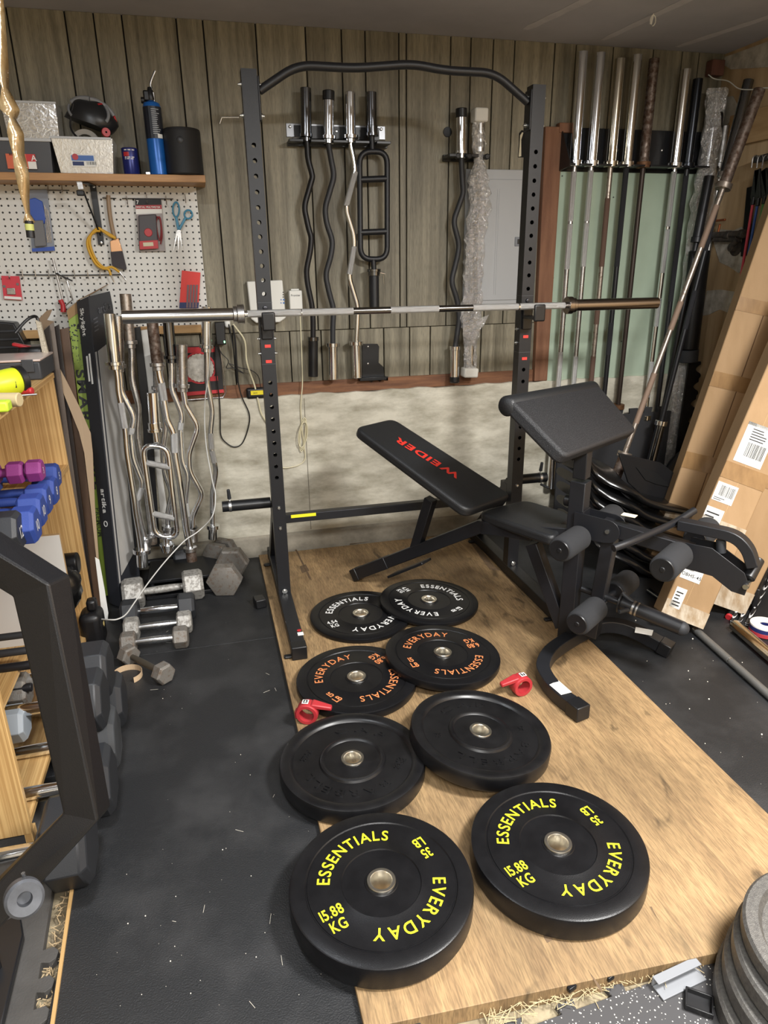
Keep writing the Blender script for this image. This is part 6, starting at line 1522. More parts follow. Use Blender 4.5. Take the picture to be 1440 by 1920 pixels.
# ================================================================== chrome bars standing in a floor holder
YC = 3.30
hb_ = thing('bar_holder', 'low black floor stand holding the chrome curl bars upright', 'bar stand', U(345, 1050, y=YC))
q0 = U(262, 1046, y=3.2); q1 = U(410, 1030, y=3.42)
bxl, bxr = U(268, 1050, y=3.22).x, U(414, 1020, y=3.42).x
MB().bx(bxl, bxr, 3.13, 3.43, .0, .02).build('base_plate', BLK2, hb_, bevel=.004)
pos = [(328, 1006), (300, 1022), (352, 1000), (399, 1000), (316, 1030), (360, 1043)]
MB().bx(bxl+.01, bxr-.01, 3.16, 3.41, .07, .085).build('top_plate', BLK2, hb_, bevel=.003)
for x in (bxl+.03, bxr-.03):
    for y in (3.18, 3.39): MB().cyl((x, y, .02), (x, y, .07), .012, n=12).build('stand_foot', BLK2, hb_)
gc = 'chrome bars in the floor stand'
curlbar('chrome curl bar with forked grips, leftmost in the floor stand', 3.24, (206, 588), (215, 680), [(220, 705), (222, 735), (226, 755), (235, 808), (238, 850), (243, 880), (252, 938), (255, 965), (262, 1005)], (266, 1034), (267, 1062), CHR, CHR, group=gc, yb=3.16, rs=.026, rc=.04, grips=((2, .0, .9),), mgr=KNU)
curlbar('chrome curl bar bending beside the leftmost one in the floor stand', 3.27, (219, 592), (222, 684), [(226, 712), (227, 735), (252, 782), (245, 815), (250, 860), (269, 908), (257, 940), (263, 975), (270, 1003)], (272, 1012), (273, 1030), CHR2, CHR, group=gc, yb=3.22, grips=((2, .6, .98), (5, .2, .9)), mgr=KNU)
curlbar('dull steel curl bar with pitted sleeve behind the left chrome bars', 3.36, (235, 551), (243, 640), [(247, 660), (247, 712), (261, 765), (257, 812), (266, 865), (274, 920), (282, 990)], (284, 1003), (285, 1020), RUSTL, CHR2, group=gc, yb=3.3, mcol=CHR2)
curlbar('thick chrome curl bar with rusty brown sleeve in the floor stand', 3.28, (285, 600), (295, 682), [(299, 708), (302, 718), (314, 790), (326, 812), (328, 852), (337, 900), (345, 960), (349, 990)], (357, 1030), (360, 1052), RUST, CHR, group=gc, yb=3.2, rsh=.0165, mcol=CHR2, grips=((1, .0, .45), (3, .0, .9)), mgr=KNU)
curlbar('chrome curl bar with dark sleeve, behind the rusty-sleeved one', 3.33, (314, 590), (321, 668), [(322, 690), (322, 730), (342, 778), (338, 806), (342, 866), (353, 890), (348, 940), (352, 975)], (357, 992), (359, 1010), DKC, CHR, group=gc, yb=3.27, grips=((2, .5, 1), (6, .1, .8)), mgr=KNU)
curlbar('chrome curl bar with wide zigzag, right of the triceps bar', 3.3, (341, 646), (342, 722), [(346, 745), (348, 760), (372, 800), (354, 852), (356, 884), (380, 926), (361, 968)], (361, 995), (362, 1015), CHR2, CHR, group=gc, yb=3.26)
curlbar('chrome curl bar standing alone at the right of the floor stand', 3.40, (388, 575), (387, 648), [(388, 672), (388, 716), (399, 770), (395, 812), (397, 845), (406, 882), (398, 926)], (399, 988), (399, 1010), CHR, CHR, group=gc, yb=3.38, grips=((3, .0, .9), (4, .0, .6)), mgr=KNU)
curlbar('chrome curl bar mostly hidden behind the triceps bar', 3.36, (296, 660), (298, 726), [(302, 745), (312, 800), (306, 840), (309, 886), (323, 925), (315, 962)], (316, 990), (316, 1006), CHR2, CHR, group=gc, yb=3.32)
tribar('chrome triceps bar with ladder-shaped hand frame in the floor stand', 3.22, CHR, CHR, 1, (286, 736), (291, 806), (294, 828), [(267, 835), (314, 838), (333, 1008), (291, 1005)], [((275, 868), (320, 877)), ((286, 963), (327, 972))], (312, 1007), (313, 1020), (314, 1035), 0, gc, KNU, tilt=.0002)
# ================================================================== tall boxes and planks by the shelf unit
def board4(name, label, cat, tl, tr, br, bl, yt, yb, th, m_, group=None, bev=.002):
    p = [U(*tl, y=yt), U(*tr, y=yt), U(*br, y=yb), U(*bl, y=yb)]
    o = MB().prism(p, (0, th, 0)).build(name, m_, bevel=bev, ang=0)
    return tag(o, label, cat, group)
AB = mat('charcoal_box_print', (44, 46, 52), .45)
ab = thing('light_fixture_box', 'tall charcoal carton with white vertical print leaning behind the chrome bars', 'box', U(225, 1140, y=3.1))
c0 = U(165, 556, y=3.36); c1 = U(143, 566, y=3.42); c2_ = U(209, 545, y=3.56); c3_ = c1+(c2_-c0)
d0 = U(218, 1060, y=3.12); d1 = U(186, 1075, y=3.15); lean_ = (d0-c0)
d1 = c1+lean_*1.0+(d1-c1-lean_)*.8; d2 = c2_+lean_+V((.03, -.04, 0)); d3 = c3_+lean_
ex = 1.0
def ext(p, q): return p+(q-p)*((p.z-.004)/(p.z-q.z))
D0 = ext(c0, d0); D0.z = .004; ld_ = D0-c0; D1, D2, D3 = (q_+ld_*((q_.z-.004)/-ld_.z) for q_ in (c1, c2_, c3_))
MB().hexa([D1, D0, D2, D3, c1, c0, c2_, c3_]).build('carton', AB, ab, bevel=.002, ang=0)
wn = ((c2_-c0).cross(D0-c0)).normalized()
if wn.y > 0: wn = -wn
def aw(u, t, e=.0012): return (c0+(D0-c0)*t).lerp(c2_+(D2-c2_)*t, u)+wn*e
MB().prism([aw(.16, .17), aw(.85, .15), aw(.85, .86), aw(.16, .90)], wn*.001).build('window', mat('silver_window', (150, 148, 146), .3, c2=(176, 174, 170), scale=(9, 9, 2)), ab, ang=0)
MB().prism([aw(.04, .17), aw(.10, .17), aw(.10, .92), aw(.04, .92)], wn*.001).build('silver_line', mat('pale_line', (170, 168, 166), .4), ab, ang=0)
nn_ = ((c0-c1).cross(D1-c1)).normalized()
if nn_.y > 0: nn_ = -nn_
def an(u, t, e=.0015): return (c1+(D1-c1)*t).lerp(c0+(D0-c0)*t, u)+nn_*e
dn_ = (D1-c1).normalized()
mb = MB(); text(mb, 'Skylight', basis(an(.42, .07), dn_, -(dn_.cross(nn_))), .036, gap=.05, bold=.02)
if basis(an(.5, .1), dn_, -(dn_.cross(nn_))).to_3x3().col[2].dot(nn_) < 0: pass
mb.build('box_lettering', PAPER, ab, ang=0)
mb = MB(); text(mb, 'artika', basis(an(.55, .645), dn_, -(dn_.cross(nn_))), .042, gap=.06, bold=.03)
mb.lathe([(.010, 0), (.014, 0), (.014, .001), (.010, .001)], an(.5, .72), nn_, 20, closed=True)
mb.build('box_lettering', PAPER, ab, ang=0)
for t0, t1 in ((.175, .255), (.17, .265)):
    u0 = .35 if t0 > .172 else .58
    MB().prism([an(u0, t0), an(u0+.13, t0), an(u0+.13, t1), an(u0, t1)], nn_*.0006).build('small_print', PAPER, ab, ang=0)
mb = MB(); wd = (aw(.9, .05)-aw(.1, .05)).normalized(); text(mb, 'artika', basis(aw(.62, .045, .002), wd, -dn_), .05, gap=.06); mb.build('grey_wordmark', mat('dim_print', (96, 98, 104), .5), ab, ang=0)
mb = MB()
for k in range(4): mb.prism([aw(.1, .07+k*.012), aw(.28, .067+k*.012), aw(.28, .071+k*.012), aw(.1, .074+k*.012)], wn*.0006)
mb.build('dim_lines', mat('dim_print', (96, 98, 104)), ab, ang=0)
MB().prism([c1+Z*.002, c0+Z*.002, c0.lerp(c2_, .9)+Z*.03, c1.lerp(c3_, .8)+Z*.02], (0, 0, .002)).build('open_flap', mat('kraft_flap', (150, 120, 84), .8), ab, ang=0)
# green laminate carton
sm = thing('flooring_box', 'green flooring carton with black vertical lettering beside the charcoal box', 'box', U(170, 1000, y=3.2))
GRNB = mat('lime_green_print', (128, 150, 42), .55)
g_ = [U(128, 600, y=3.42), U(153, 582, y=3.44), U(206, 1030, y=3.26), U(182, 1030, y=3.26)]
gd = (g_[3]-g_[0]).normalized(); kz_ = (g_[0].z-.004)/-(gd.z); 
G0, G1 = g_[0], g_[1]; G3 = G0+gd*kz_; G2 = G1+gd*((G1.z-.004)/-gd.z)
MB().hexa([G3, G2, G2+V((0, .06, 0)), G3+V((0, .06, 0)), G0, G1, G1+V((0, .06, 0)), G0+V((0, .06, 0))]).build('carton', GRNB, sm, bevel=.002, ang=0)
gwl = (G1-G0); gwl = (gwl-gd*gwl.dot(gd)); gw = gwl.normalized(); gn = gw.cross(gd).normalized()
if gn.y > 0: gn = -gn
mb = MB(); text(mb, 'SMARTCORE', basis(G0+gd*.50+gwl*.4+gn*.0015, gd, -(gd.cross(gn))), .052, gap=.12, sx=1.6, bold=.03); mb.build('box_lettering', INK, sm, ang=0)
mb = MB(); text(mb, 'PREMIUM', basis(G0+gd*.93+gwl*.4+gn*.0015, gd, -(gd.cross(gn))), .034, gap=.1, bold=.01); mb.build('box_lettering', mat('dark_green_ink', (52, 64, 22), .5), sm, ang=0)
mb = MB(); rr = random.Random(6)
for k in range(90):
    t = rr.random()**1.6; a_ = G0+gd*(.02+t*.22)+gwl*rr.random()+gn*.001; mb.lathe([(0, .0005), (.0035*(1.2-t), .0005), (.0035*(1.2-t), 0)], a_, gn, 6)
mb.build('dot_print', INK, sm, ang=0)
MB().prism([G0+Z*.0, G1, G1+V((0, 0, .05)), G0+V((0, 0, .04))], (0, .003, 0)).build('torn_flap', mat('kraft_flap', (150, 120, 84)), sm, ang=0)
MB().prism([U(119, 620, y=3.38), U(125, 614, y=3.38), (U(130, 632, y=3.38)), U(128, 642, y=3.38), U(121, 638, y=3.38)], (0, .002, 0)).build('teal_tag', mat('teal_tag', (34, 128, 146), .5), sm, ang=0)
# planks
BRN = mat('brown_laminate', (96, 74, 58), .35, c2=(60, 46, 38), scale=(6, 6, 1.2), lo=.3, hi=.7); EDG = mat('grey_laminate_edge', (120, 116, 112), .4)
DKB = mat('dark_laminate', (42, 36, 34), .35)
def plank(label, tl, tr, bl, br, yt, yb, m_, th=.012, em=None):
    p = [U(*tl, y=yt), U(*tr, y=yt), U(*br, y=yb), U(*bl, y=yb)]
    o = thing('floor_plank', label, 'plank', (p[2]+p[3])/2, group=None)
    MB().prism(p, (0, th, 0)).build('plank_face', m_, o, bevel=.001, ang=0)
    MB().prism([p[0], p[0]+V((.004, -.001, 0)), p[3]+V((.004, -.001, 0)), p[3]], (0, -.002, 0)).build('plank_edge', em or EDG, o, ang=0)
    return o
plank('dark laminate plank with grey edge, leftmost of the leaning planks', (80, 622), (92, 610), (150, 1165), (165, 1165), 3.10, 2.98, DKB)
plank('grey-edged laminate plank, second of the leaning planks', (84, 616), (100, 604), (158, 1160), (175, 1160), 3.14, 3.02, mat('silver_laminate', (124, 114, 106), .3, c2=(84, 74, 68), scale=(6, 6, 1)))
plank('dark brown laminate plank in the middle of the leaning stack', (93, 618), (110, 608), (168, 1170), (182, 1170), 3.18, 3.05, DKB)
plank('wide brown laminate plank with wood sheen, rightmost of the leaning planks', (96, 622), (128, 614), (178, 1178), (196, 1176), 3.22, 3.08, BRN)
pts = [U(a_, b__, y=3.16-(b__-668)/430*.14) for a_, b__ in ((100, 668), (125, 715), (150, 765), (170, 812), (174, 850), (178, 950), (186, 1060), (182, 1060), (170, 950), (158, 850), (148, 810), (120, 740), (104, 690))]
tag(MB().prism(pts, (0, .004, 0)).build('cardboard_flap', mat('grey_kraft', (164, 142, 116), .8), bevel=.0005, ang=0), 'torn strip of cardboard hanging in front of the planks', 'cardboard')
tag(MB().prism([U(*p_, y=3.2) for p_ in ((72, 598), (88, 582), (98, 580), (93, 592), (88, 600), (102, 603), (80, 622), (76, 640))], (0, .004, 0)).build('torn_cardboard', mat('brown_kraft', (128, 108, 86), .8), ang=0), 'torn brown cardboard corner sticking up behind the planks', 'cardboard')
board4('white_foam_panel', 'white speckled foam panel edge behind the drill case', 'panel', (66, 600), (76, 605), (97, 690), (85, 690), 3.0, 3.0, .02, mat('speckled_white', (206, 198, 180), .8, c2=(160, 150, 130), scale=(160, 160, 160)))
tag(MB().prism([U(*p_, y=2.98) for p_ in ((178, 1045), (186, 1050), (196, 1105), (203, 1150), (201, 1175), (192, 1165), (186, 1110))], (0, .004, 0)).build('white_envelope', PAPER, bevel=.001, ang=0), 'white paper sheet standing low beside the planks', 'paper')
# ================================================================== pine shelf unit
XS = -.60
su = thing('shelf_unit', 'open pine shelf unit along the left side holding dumbbells', 'shelf unit', (-.8, 2.3, 0))
PN = mat('ribbed_pine', (206, 170, 114), .55, c2=(176, 138, 86), scale=(150, 150, 1.0), lo=.42, hi=.58)
PNH = mat('ribbed_pine_flat', (206, 170, 114), .55, c2=(176, 138, 86), scale=(150, 1.0, 150), lo=.42, hi=.58)
yfar = U(97, 700, x=XS).y; ztop = U(97, 700, x=XS).z; ynear = 1.70
MB().bx(XS-.42, XS, yfar, yfar+.02, .03, ztop-.02).build('end_panel', PN, su, bevel=.002, ang=0)
MB().bx(XS-.42, XS, ynear-.02, ynear, .03, ztop-.02).build('end_panel', PN, su, bevel=.002, ang=0)
MB().bx(XS-.42, XS+.004, ynear-.02, yfar+.02, ztop-.02, ztop).build('shelf_top', PNH, su, bevel=.002, ang=0)
z2 = U(125, 874, x=XS).z
MB().bx(XS-.42, XS, ynear, yfar, z2-.02, z2).build('shelf_board', PNH, su, bevel=.002, ang=0)
z3 = U(174, 1150, x=XS).z+.0
MB().bx(XS-.42, XS, ynear, yfar, z3-.02, z3).build('shelf_board', PNH, su, bevel=.002, ang=0)
MB().bx(XS-.42, XS-.405, ynear, yfar, .03, ztop-.02).build('back_panel', PN, su, ang=0)
z25 = z3+.27
MB().bx(XS-.42, XS-.06, ynear, 2.2, z25-.02, z25).build('shelf_board', PNH, su, bevel=.002, ang=0)
for i, zz in enumerate((z3+.06, z3+.12, z3+.18)):
    pass
for y in (ynear-.018, yfar-.04):
    for x in (XS-.41, XS-.02): MB().bx(x, x+.02, y, y+.04, .0, .03).build('shelf_foot', PN, su)
MB().lathe([(0, .0), (.004, .001), (.006, .002)], U(14, 1450, x=XS) if False else (XS-.035, ynear-.0205, .42), (0, -1, 0), 12).build('screw_head', INK, su)
WM = mat('white_melamine', (208, 208, 206), .4)
def wboard(label, x0, x1, y, z0, z1):
    o = thing('melamine_board', label, 'white board', ((x0+x1)/2, y, z0)); MB().bx(x0, x1, y, y+.016, z0, z1).build('panel', WM, o, ang=0)
    MB().bx(x0, x1, y+.001, y+.015, z1, z1+.0012).bx(x1, x1+.0012, y+.001, y+.015, z0, z1).build('chipboard_edge', mat('chipboard', (176, 146, 104), .8), o, ang=0); return o
q = U(111, 1003, x=XS-.005)
wboard('white chipboard panel standing upright inside the shelf unit', XS-.35, XS-.005, q.y, z3, q.z)
q = U(163, 1157, x=XS+.03)
wboard('small white chipboard panel standing on the floor beside the shelf unit', XS+.002, XS+.045, 2.75, .0, .14)
# steel rods stacked in the lower compartments (seen left of the machine frame)
for i, (py, m_, r_) in enumerate(((1192, GRYS, .011), (1222, GRYS, .012), (1250, BLKS, .014), (1292, BLKS, .014))):
    a_ = U(-30, py+2, y=2.05); b__ = U(60, py-4, y=2.05); a_.z = b__.z
    tag(MB().cyl(a_, b__, r_, n=18).build('short_bar', m_, bevel=.002), 'short dark handle bar lying in the shelf unit, %s' % ('topmost', 'second from the top', 'third from the top', 'lowest')[i], 'short bar', 'short bars in the shelf unit')
# ================================================================== dumbbells
def dumbbell(label, cL, cR, r, w, mh, mhan, num=None, numcol=None, group=None, hr=.014, tap=.0, name='dumbbell', face=None, rot0=0, heads=2, knob=None, both=False):
    cL = V(cL); cR = V(cR); d = (cR-cL).normalized(); o = thing(name, label, 'dumbbell', (cL+cR)/2-Z*r*.87, group=group)
    x, y, _ = frame(d); 
    ring = lambda c, rr_, n=6: [c+x*(rr_*math.cos(R(60*k+rot0)))+y*(rr_*math.sin(R(60*k+rot0))) for k in range(n)]
    for c, s in ((cL, -1), (cR, 1)):
        mb = MB(); secs = [(-w/2, r*.86), (-w/2+w*.12, r), (w/2-w*.16, r), (w/2, r*(.84-tap))]; rings = []
        for h, rr_ in secs: rings.append([mb.bm.verts.new(p) for p in ring(c+d*(h*s), rr_)])
        for i in range(3):
            for j in range(6): mb.face((rings[i][j], rings[i][(j+1) % 6], rings[i+1][(j+1) % 6], rings[i+1][j]))
        mb.face(rings[0]); mb.face(rings[-1]); mb.build('head', mh, o, bevel=r*.03, seg=1, ang=25)
    L_ = (cR-cL).length-w; n = 10
    a_ = cL+d*(w/2-.003); pts = [a_+d*((L_+.006)*k/n) for k in range(n+1)]
    MB().tube(pts, hr, 20, radii=[hr*(.86+.22*math.sin(PI*k/n)) for k in range(n+1)]).build('handle', mhan, o, ang=60)
    if num:
        for s, c in ((1, cR),)+(((-1, cL),) if both else ()):
            xd = V((d.y, -d.x, 0)).normalized()*(-1 if s < 0 else 1)
            xd = Z.cross(d*s).normalized()
            mb = MB(); text(mb, num, basis(c+d*s*(w/2+.0006), xd, Z), r*.8, bold=.0); mb.build('number', numcol or WINK, o, ang=0)
    return o, d
NEOB = mat('blue_neoprene', (42, 66, 140), .6, bump=.3, bscale=500); NEOP = mat('purple_neoprene', (136, 52, 122), .6, bump=.3, bscale=500)
GIRN = mat('worn_grey_iron', (172, 170, 165), .5, .4, c2=(116, 111, 104), scale=(70, 70, 70), lo=.45, hi=.7, rvar=.2, bump=.3, bscale=200)
GIRD = mat('rusty_iron', (128, 124, 118), .55, .4, c2=(110, 92, 76), scale=(55, 55, 55), lo=.5, hi=.7, rvar=.2, bump=.3, bscale=200)
RUBH = mat('dark_rubber_head', (40, 42, 46), .5, bump=.1, bscale=400)
# blue ones on the upper compartment
hs = [((92, 893), '5', .048, 'rearmost of the blue row'), ((86, 921), '8', .052, 'second from the rear of the blue row'), ((72, 938), '9', .054, 'middle of the blue row'), ((60, 958), '10', .056, 'second from the front of the blue row'), ((47, 985), '10', .058, 'frontmost of the blue row')]
for (px, py), n_, r_, lb in hs:
    y_ = U(px, py, z=z2+r_*.87).y; x_ = U(px, py, z=z2+r_*.87).x
    dumbbell('blue neoprene hex dumbbell, %s' % lb, (x_-.20, y_, z2+r_*.87+.001), (x_, y_, z2+r_*.87+.001), r_, .07, NEOB, NEOB, n_, group='blue dumbbells on the shelf')
p = U(14, 998, z=z2+.055)
dumbbell('black round-edged dumbbell numbered 12 in front of the blue row', (p.x-.2, p.y, z2+.056), (p.x, p.y, z2+.056), .062, .075, RUBH, RUBH, '12', group=None)
for (px, py), lb in (((30, 886), 'left one'), ((66, 882), 'right one')):
    p = U(px, py, z=z2+.135)
    dumbbell('small purple neoprene dumbbell numbered 3 lying on the blue ones, %s' % lb, (p.x-.13, p.y, p.z), (p.x, p.y, p.z), .038, .05, NEOP, NEOP, '3', group='purple dumbbells on the shelf')
# row on the floor
def fd(label, l, r, rad, w, mh, mhan, num=None, nc=None, hr=.0145, group='hex dumbbells on the floor mat', **k):
    z_ = rad*.87+.001; a_ = U(l[0], l[1], z=z_); b__ = U(r[0], r[1], z=z_)
    return dumbbell(label, a_, b__, rad, w, mh, mhan, num, nc, group, hr, **k)
DRH = mat('grey_face_black_head', (62, 64, 68), .5, .2, c2=(46, 48, 52), scale=(60, 60, 60), bump=.3, bscale=300)
fd('black hex dumbbell with sparkly grey faces, farthest of the floor row', (239, 1060), (341, 1047), .072, .085, DRH, BLKS, hr=.016)
fd('large pale grey iron hex dumbbell, second from the wall in the floor row', (250, 1112), (362, 1096), .074, .095, GIRN, GIRN, hr=.017)
fd('dark rubber hex dumbbell with shiny chrome handle in the floor row', (244, 1148), (350, 1136), .060, .075, RUBH, CHR, hr=.015)
fd('grey steel hex dumbbell, second from the front of the floor row', (247, 1178), (346, 1166), .050, .062, GIRN, CHR2)
fd('brownish steel hex dumbbell, frontmost of the straight floor row', (241, 1205), (339, 1194), .048, .06, GIRD, CHR2)
fd('small rusty hex dumbbell lying askew nearest the camera on the floor', (241, 1228), (306, 1262), .043, .05, GIRD, mat('tarnished_handle', (88, 82, 72), .5, .6), hr=.012)
for (px, py), r_, lb, m_ in (((407, 1046), .088, 'large grey hex dumbbell seen end-on against the concrete wall', GIRD), ((421, 1087), .086, 'large rusty-spotted hex dumbbell seen end-on, nearer one by the wall', GIRD)):
    p = U(px, py, z=r_*.87+.001)
    dumbbell(lb, (p.x+.045, p.y+.2 if p.y < 3.2 else p.y+.06, r_*.87+.001), (p.x, p.y, r_*.87+.001), r_, .07 if p.y < 3.2 else .05, m_, m_, group='large hex dumbbells by the wall', hr=.016, tap=.22)
# big rubber ones beside the shelf
big = [((146, 1575), .085, .118, 'largest black rubber hex dumbbell nearest the camera behind the machine frame'), ((190, 1462), .08, .105, 'black rubber hex dumbbell behind the vertical machine tube, second from the camera'),
       ((200, 1383), .078, .105, 'dusty grey-black rubber hex dumbbell on the floor, third from the camera'), ((214, 1312), .07, .098, 'black rubber hex dumbbell under the stacked one, farthest from the camera')]
for i, ((px, py), zc_, r_, lb) in enumerate(big):
    p = U(px, py, z=r_*.87+.001); m_ = mat('dusty_rubber_head', (66, 69, 73), .6, c2=(50, 52, 55), scale=(9, 9, 9)) if i == 2 else RUBH
    dumbbell(lb, (p.x-.38, p.y-.01, r_*.87+.001), (p.x-.02, p.y, r_*.87+.001), r_, .11, m_, CHR, group='big rubber hex dumbbells at the left', hr=.018)
for (px, py), zc_, r_, lb in (((184, 1256), .24, .098, 'black rubber hex dumbbell stacked on top of the others, far one'), ((172, 1312), .26, .098, 'black rubber hex dumbbell stacked on top of the others, near one')):
    p = U(px, py, z=zc_); dumbbell(lb, (p.x-.38, p.y, p.z), (p.x-.01, p.y, p.z), r_, .10, RUBH, CHR, group='big rubber hex dumbbells at the left', hr=.018)
# on the lower shelf
p = U(38, 1355, x=XS-.05); 
dumbbell('pale grey-blue hex dumbbell head showing behind the pine board', (XS-.30, p.y, p.z), (XS-.07, p.y, p.z), .058, .08, mat('pale_blue_grey', (150, 158, 166), .5), CHR, group=None)
p = U(56, 1292, x=XS-.05)
dumbbell('brownish grey iron dumbbell above the pale one in the shelf unit', (XS-.30, p.y, p.z), (XS-.08, p.y, p.z), .058, .06, GIRD, GIRD)
# rubber roll & bag & ball on the lowest shelf far end
rb = thing('exercise_roll', 'black roll with red core and white print on the lower shelf', 'roll', U(133, 1060, x=XS-.08))
p = U(148, 1055, x=XS+.0)
MB().cyl((p.x-.16, p.y, p.z), (p.x, p.y, p.z), .045, n=28).build('roll_body', RUB, rb, bevel=.008)
MB().cyl((p.x-.2, p.y, p.z+.01), (p.x-.16, p.y, p.z+.01), .04, n=24).build('red_core', RED, rb, bevel=.004)
bg = thing('sports_bag', 'limp black glossy bag hanging in the lower shelf compartment', 'bag', U(140, 1150, x=XS-.05))
p = U(143, 1110, x=XS-.02); mb = MB(); rings = []
for k in range(12):
    t = k/11; rr_ = random.Random(k); w_ = .03+.05*math.sin(PI*min(1, t*1.1+.1)); rings.append([mb.bm.verts.new((p.x-.05+math.cos(a_)*w_*(1+.12*math.sin(3*a_+k)), p.y+math.sin(a_)*.07*(1+.1*math.sin(2*a_+k)), p.z+.12-t*.24)) for a_ in [2*PI*j/16 for j in range(16)]])
for i in range(11):
    for j in range(16): mb.face((rings[i][j], rings[i][(j+1) % 16], rings[i+1][(j+1) % 16], rings[i+1][j]))
mb.face(rings[0]); mb.face(rings[-1]); mb.build('bag_body', GLB, bg, ang=60)
MB().tube(spline([(p.x-.05, p.y-.05, p.z+.1), (p.x-.02, p.y-.09, p.z+.02), (p.x-.03, p.y-.09, p.z-.08)], 5), .008, 8).build('bag_strap', PLB, bg, ang=60)
gd_ = thing('floor_weight', 'black round-cornered weight with gold emblem beside the planks', 'weight', U(183, 1205, z=0))
p = U(184, 1172, z=.09)
MB().box((p.x-.02, p.y, .085), (.09, .12, .16)).build('weight_body', PLB, gd_, bevel=.03, seg=4)
MB().lathe([(0, .001), (.012, .001), (.012, 0)], (p.x+.0255, p.y-.01, .1), (1, -.0, 0), 6).build('gold_emblem', mat('gold_mark', (226, 204, 130), .4, .3), gd_, ang=0)
MB().box((p.x-.01, p.y, .19), (.04, .05, .05)).build('weight_neck', PLB, gd_, bevel=.012)
# white cord running over the floor
pts = [U(392, 606, y=3.36), U(393, 660, y=3.36), U(391, 700, y=3.35), U(384, 760, y=3.33), U(386, 830, y=3.3), U(398, 900, y=3.26), U(404, 930, y=3.22), U(398, 968, y=3.18), U(372, 996, y=3.12), U(346, 1014, y=3.08), U(312, 1050, y=3.02), U(280, 1090, y=2.92), U(252, 1130, y=2.8), U(236, 1152, y=2.7), U(220, 1161, y=2.66), U(205, 1162, y=2.66), U(191, 1161, y=2.7)]
tag(MB().tube(spline(pts, 6), .0028, 8).build('charging_cable', mat('white_cable', (206, 206, 202), .45)), 'white cable draped from the outlet over the floor dumbbells', 'cable')
# ================================================================== things on top of the shelf unit
ZT = ztop+.0006
og = thing('organizer_case', 'parts organizer case with pale clear lid on the shelf unit', 'organizer', U(40, 715, z=ZT))
a = U(80, 712, z=ZT); 
y0_, x1_ = a.y, a.x
hC = .075
MB().bx(x1_-.30, x1_, y0_, y0_+.24, ZT, ZT+hC-.008).build('tray', mat('dark_grey_case', (58, 60, 64), .5), og, bevel=.006)
MB().bx(x1_-.305, x1_+.004, y0_-.004, y0_+.244, ZT+hC-.008, ZT+hC).build('lid', mat('milky_lid', (196, 176, 168), .25, c2=(214, 196, 186), scale=(9, 9, 9), coat=.5), og, bevel=.003)
MB().bx(x1_-.06, x1_-.02, y0_-.008, y0_, ZT+.03, ZT+hC).build('latch', mat('dark_grey_case', (58, 60, 64)), og, bevel=.002)
tc_2 = thing('tool_case', 'black hard tool case behind the organizer on the shelf unit', 'tool case', U(20, 650, z=ZT))
ca_ = U(34, 655, z=ZT+.05)
MB().prism([(ca_.x-.25, ca_.y+.05, ZT+.0), (ca_.x+.02, ca_.y+.05, ZT+.0), (ca_.x+.02, ca_.y+.05, ZT+.07), (ca_.x-.01, ca_.y+.05, ZT+.16), (ca_.x-.25, ca_.y+.05, ZT+.19)], (0, .16, 0)).build('case_body', BLK2, tc_2, bevel=.006)
for k in range(3): MB().bx(ca_.x-.25, ca_.x-.0, ca_.y+.045, ca_.y+.05, ZT+.05+k*.035, ZT+.06+k*.035).build('case_rib', GRYS, tc_2, bevel=.002)
MB().cyl((ca_.x-.02, ca_.y+.048, ZT+.03), (ca_.x-.02, ca_.y+.04, ZT+.03), .01, n=14).build('case_button', PLB, tc_2)
tag(MB().tube(spline([U(28, 625, y=2.95), U(45, 605, y=2.98), U(58, 595, y=3.0), U(68, 594, y=3.02), U(72, 604, y=3.02)], 6), .006, 8).build('black_hose', PLB), 'thick black cord arching up behind the tool case', 'cord')
sn = thing('sander', 'black power tool with red trigger behind the organizer case', 'power tool', U(62, 690, z=ZT))
sc_ = U(60, 668, z=ZT+.05)
MB().box((sc_.x, sc_.y+.03, ZT+.045), (.10, .12, .09)).build('tool_body', PLB, sn, bevel=.02, seg=3)
MB().cyl((sc_.x+.03, sc_.y-.03, ZT+.03), (sc_.x+.03, sc_.y-.045, ZT+.03), .022, n=20).build('tool_dial', GRYS, sn, bevel=.003)
MB().box((sc_.x-.03, sc_.y+.0, ZT+.092), (.07, .03, .014), Matrix.Rotation(R(15), 3, 'Y')).build('red_trigger', RED, sn, bevel=.005)
# yellow drill
yd = thing('cordless_driver', 'lime yellow and black cordless tool lying at the front of the shelf top', 'power tool', U(20, 745, z=ZT))
YLM = mat('lime_plastic', (206, 216, 40), .4)
dc = U(28, 712, z=ZT+.05); rt_ = .043
ax_ = V((.55, .5, .05)).normalized(); c = V((dc.x, dc.y, ZT+.046))
MB().lathe([(0, -.09), (.02, -.09), (.034, -.06), (.042, -.02), (rt_, .0), (rt_, .02), (rt_-.002, .026)], c-ax_*.02, ax_, 32).build('motor_housing', YLM, yd)
MB().lathe([(rt_-.002, .02), (rt_+.004, .022), (rt_+.004, .040), (rt_-.004, .046), (rt_-.012, .047), (0, .047)], c-ax_*.016, ax_, 32).build('black_ring', PLB, yd)
MB().lathe([(0, -.03), (.02, -.028), (.024, 0), (.024, .05), (.02, .062), (0, .062)], c-ax_*.08+V((-.03, -.05, .0)), V((.7, -.5, 0)), 24).build('grey_grip', mat('khaki_grip', (92, 90, 72), .6), yd)
MB().box(c+V((.005, -.045, -.005)), (.016, .004, .02)).build('vent_slot', INK, yd, bevel=.001)
ml = thing('mallet', 'pale wooden mallet head lying on the shelf top edge', 'mallet', U(20, 768, z=ZT))
mc_ = U(26, 750, z=ZT+.02)
TANW = mat('pale_tool_wood', (196, 178, 138), .5)
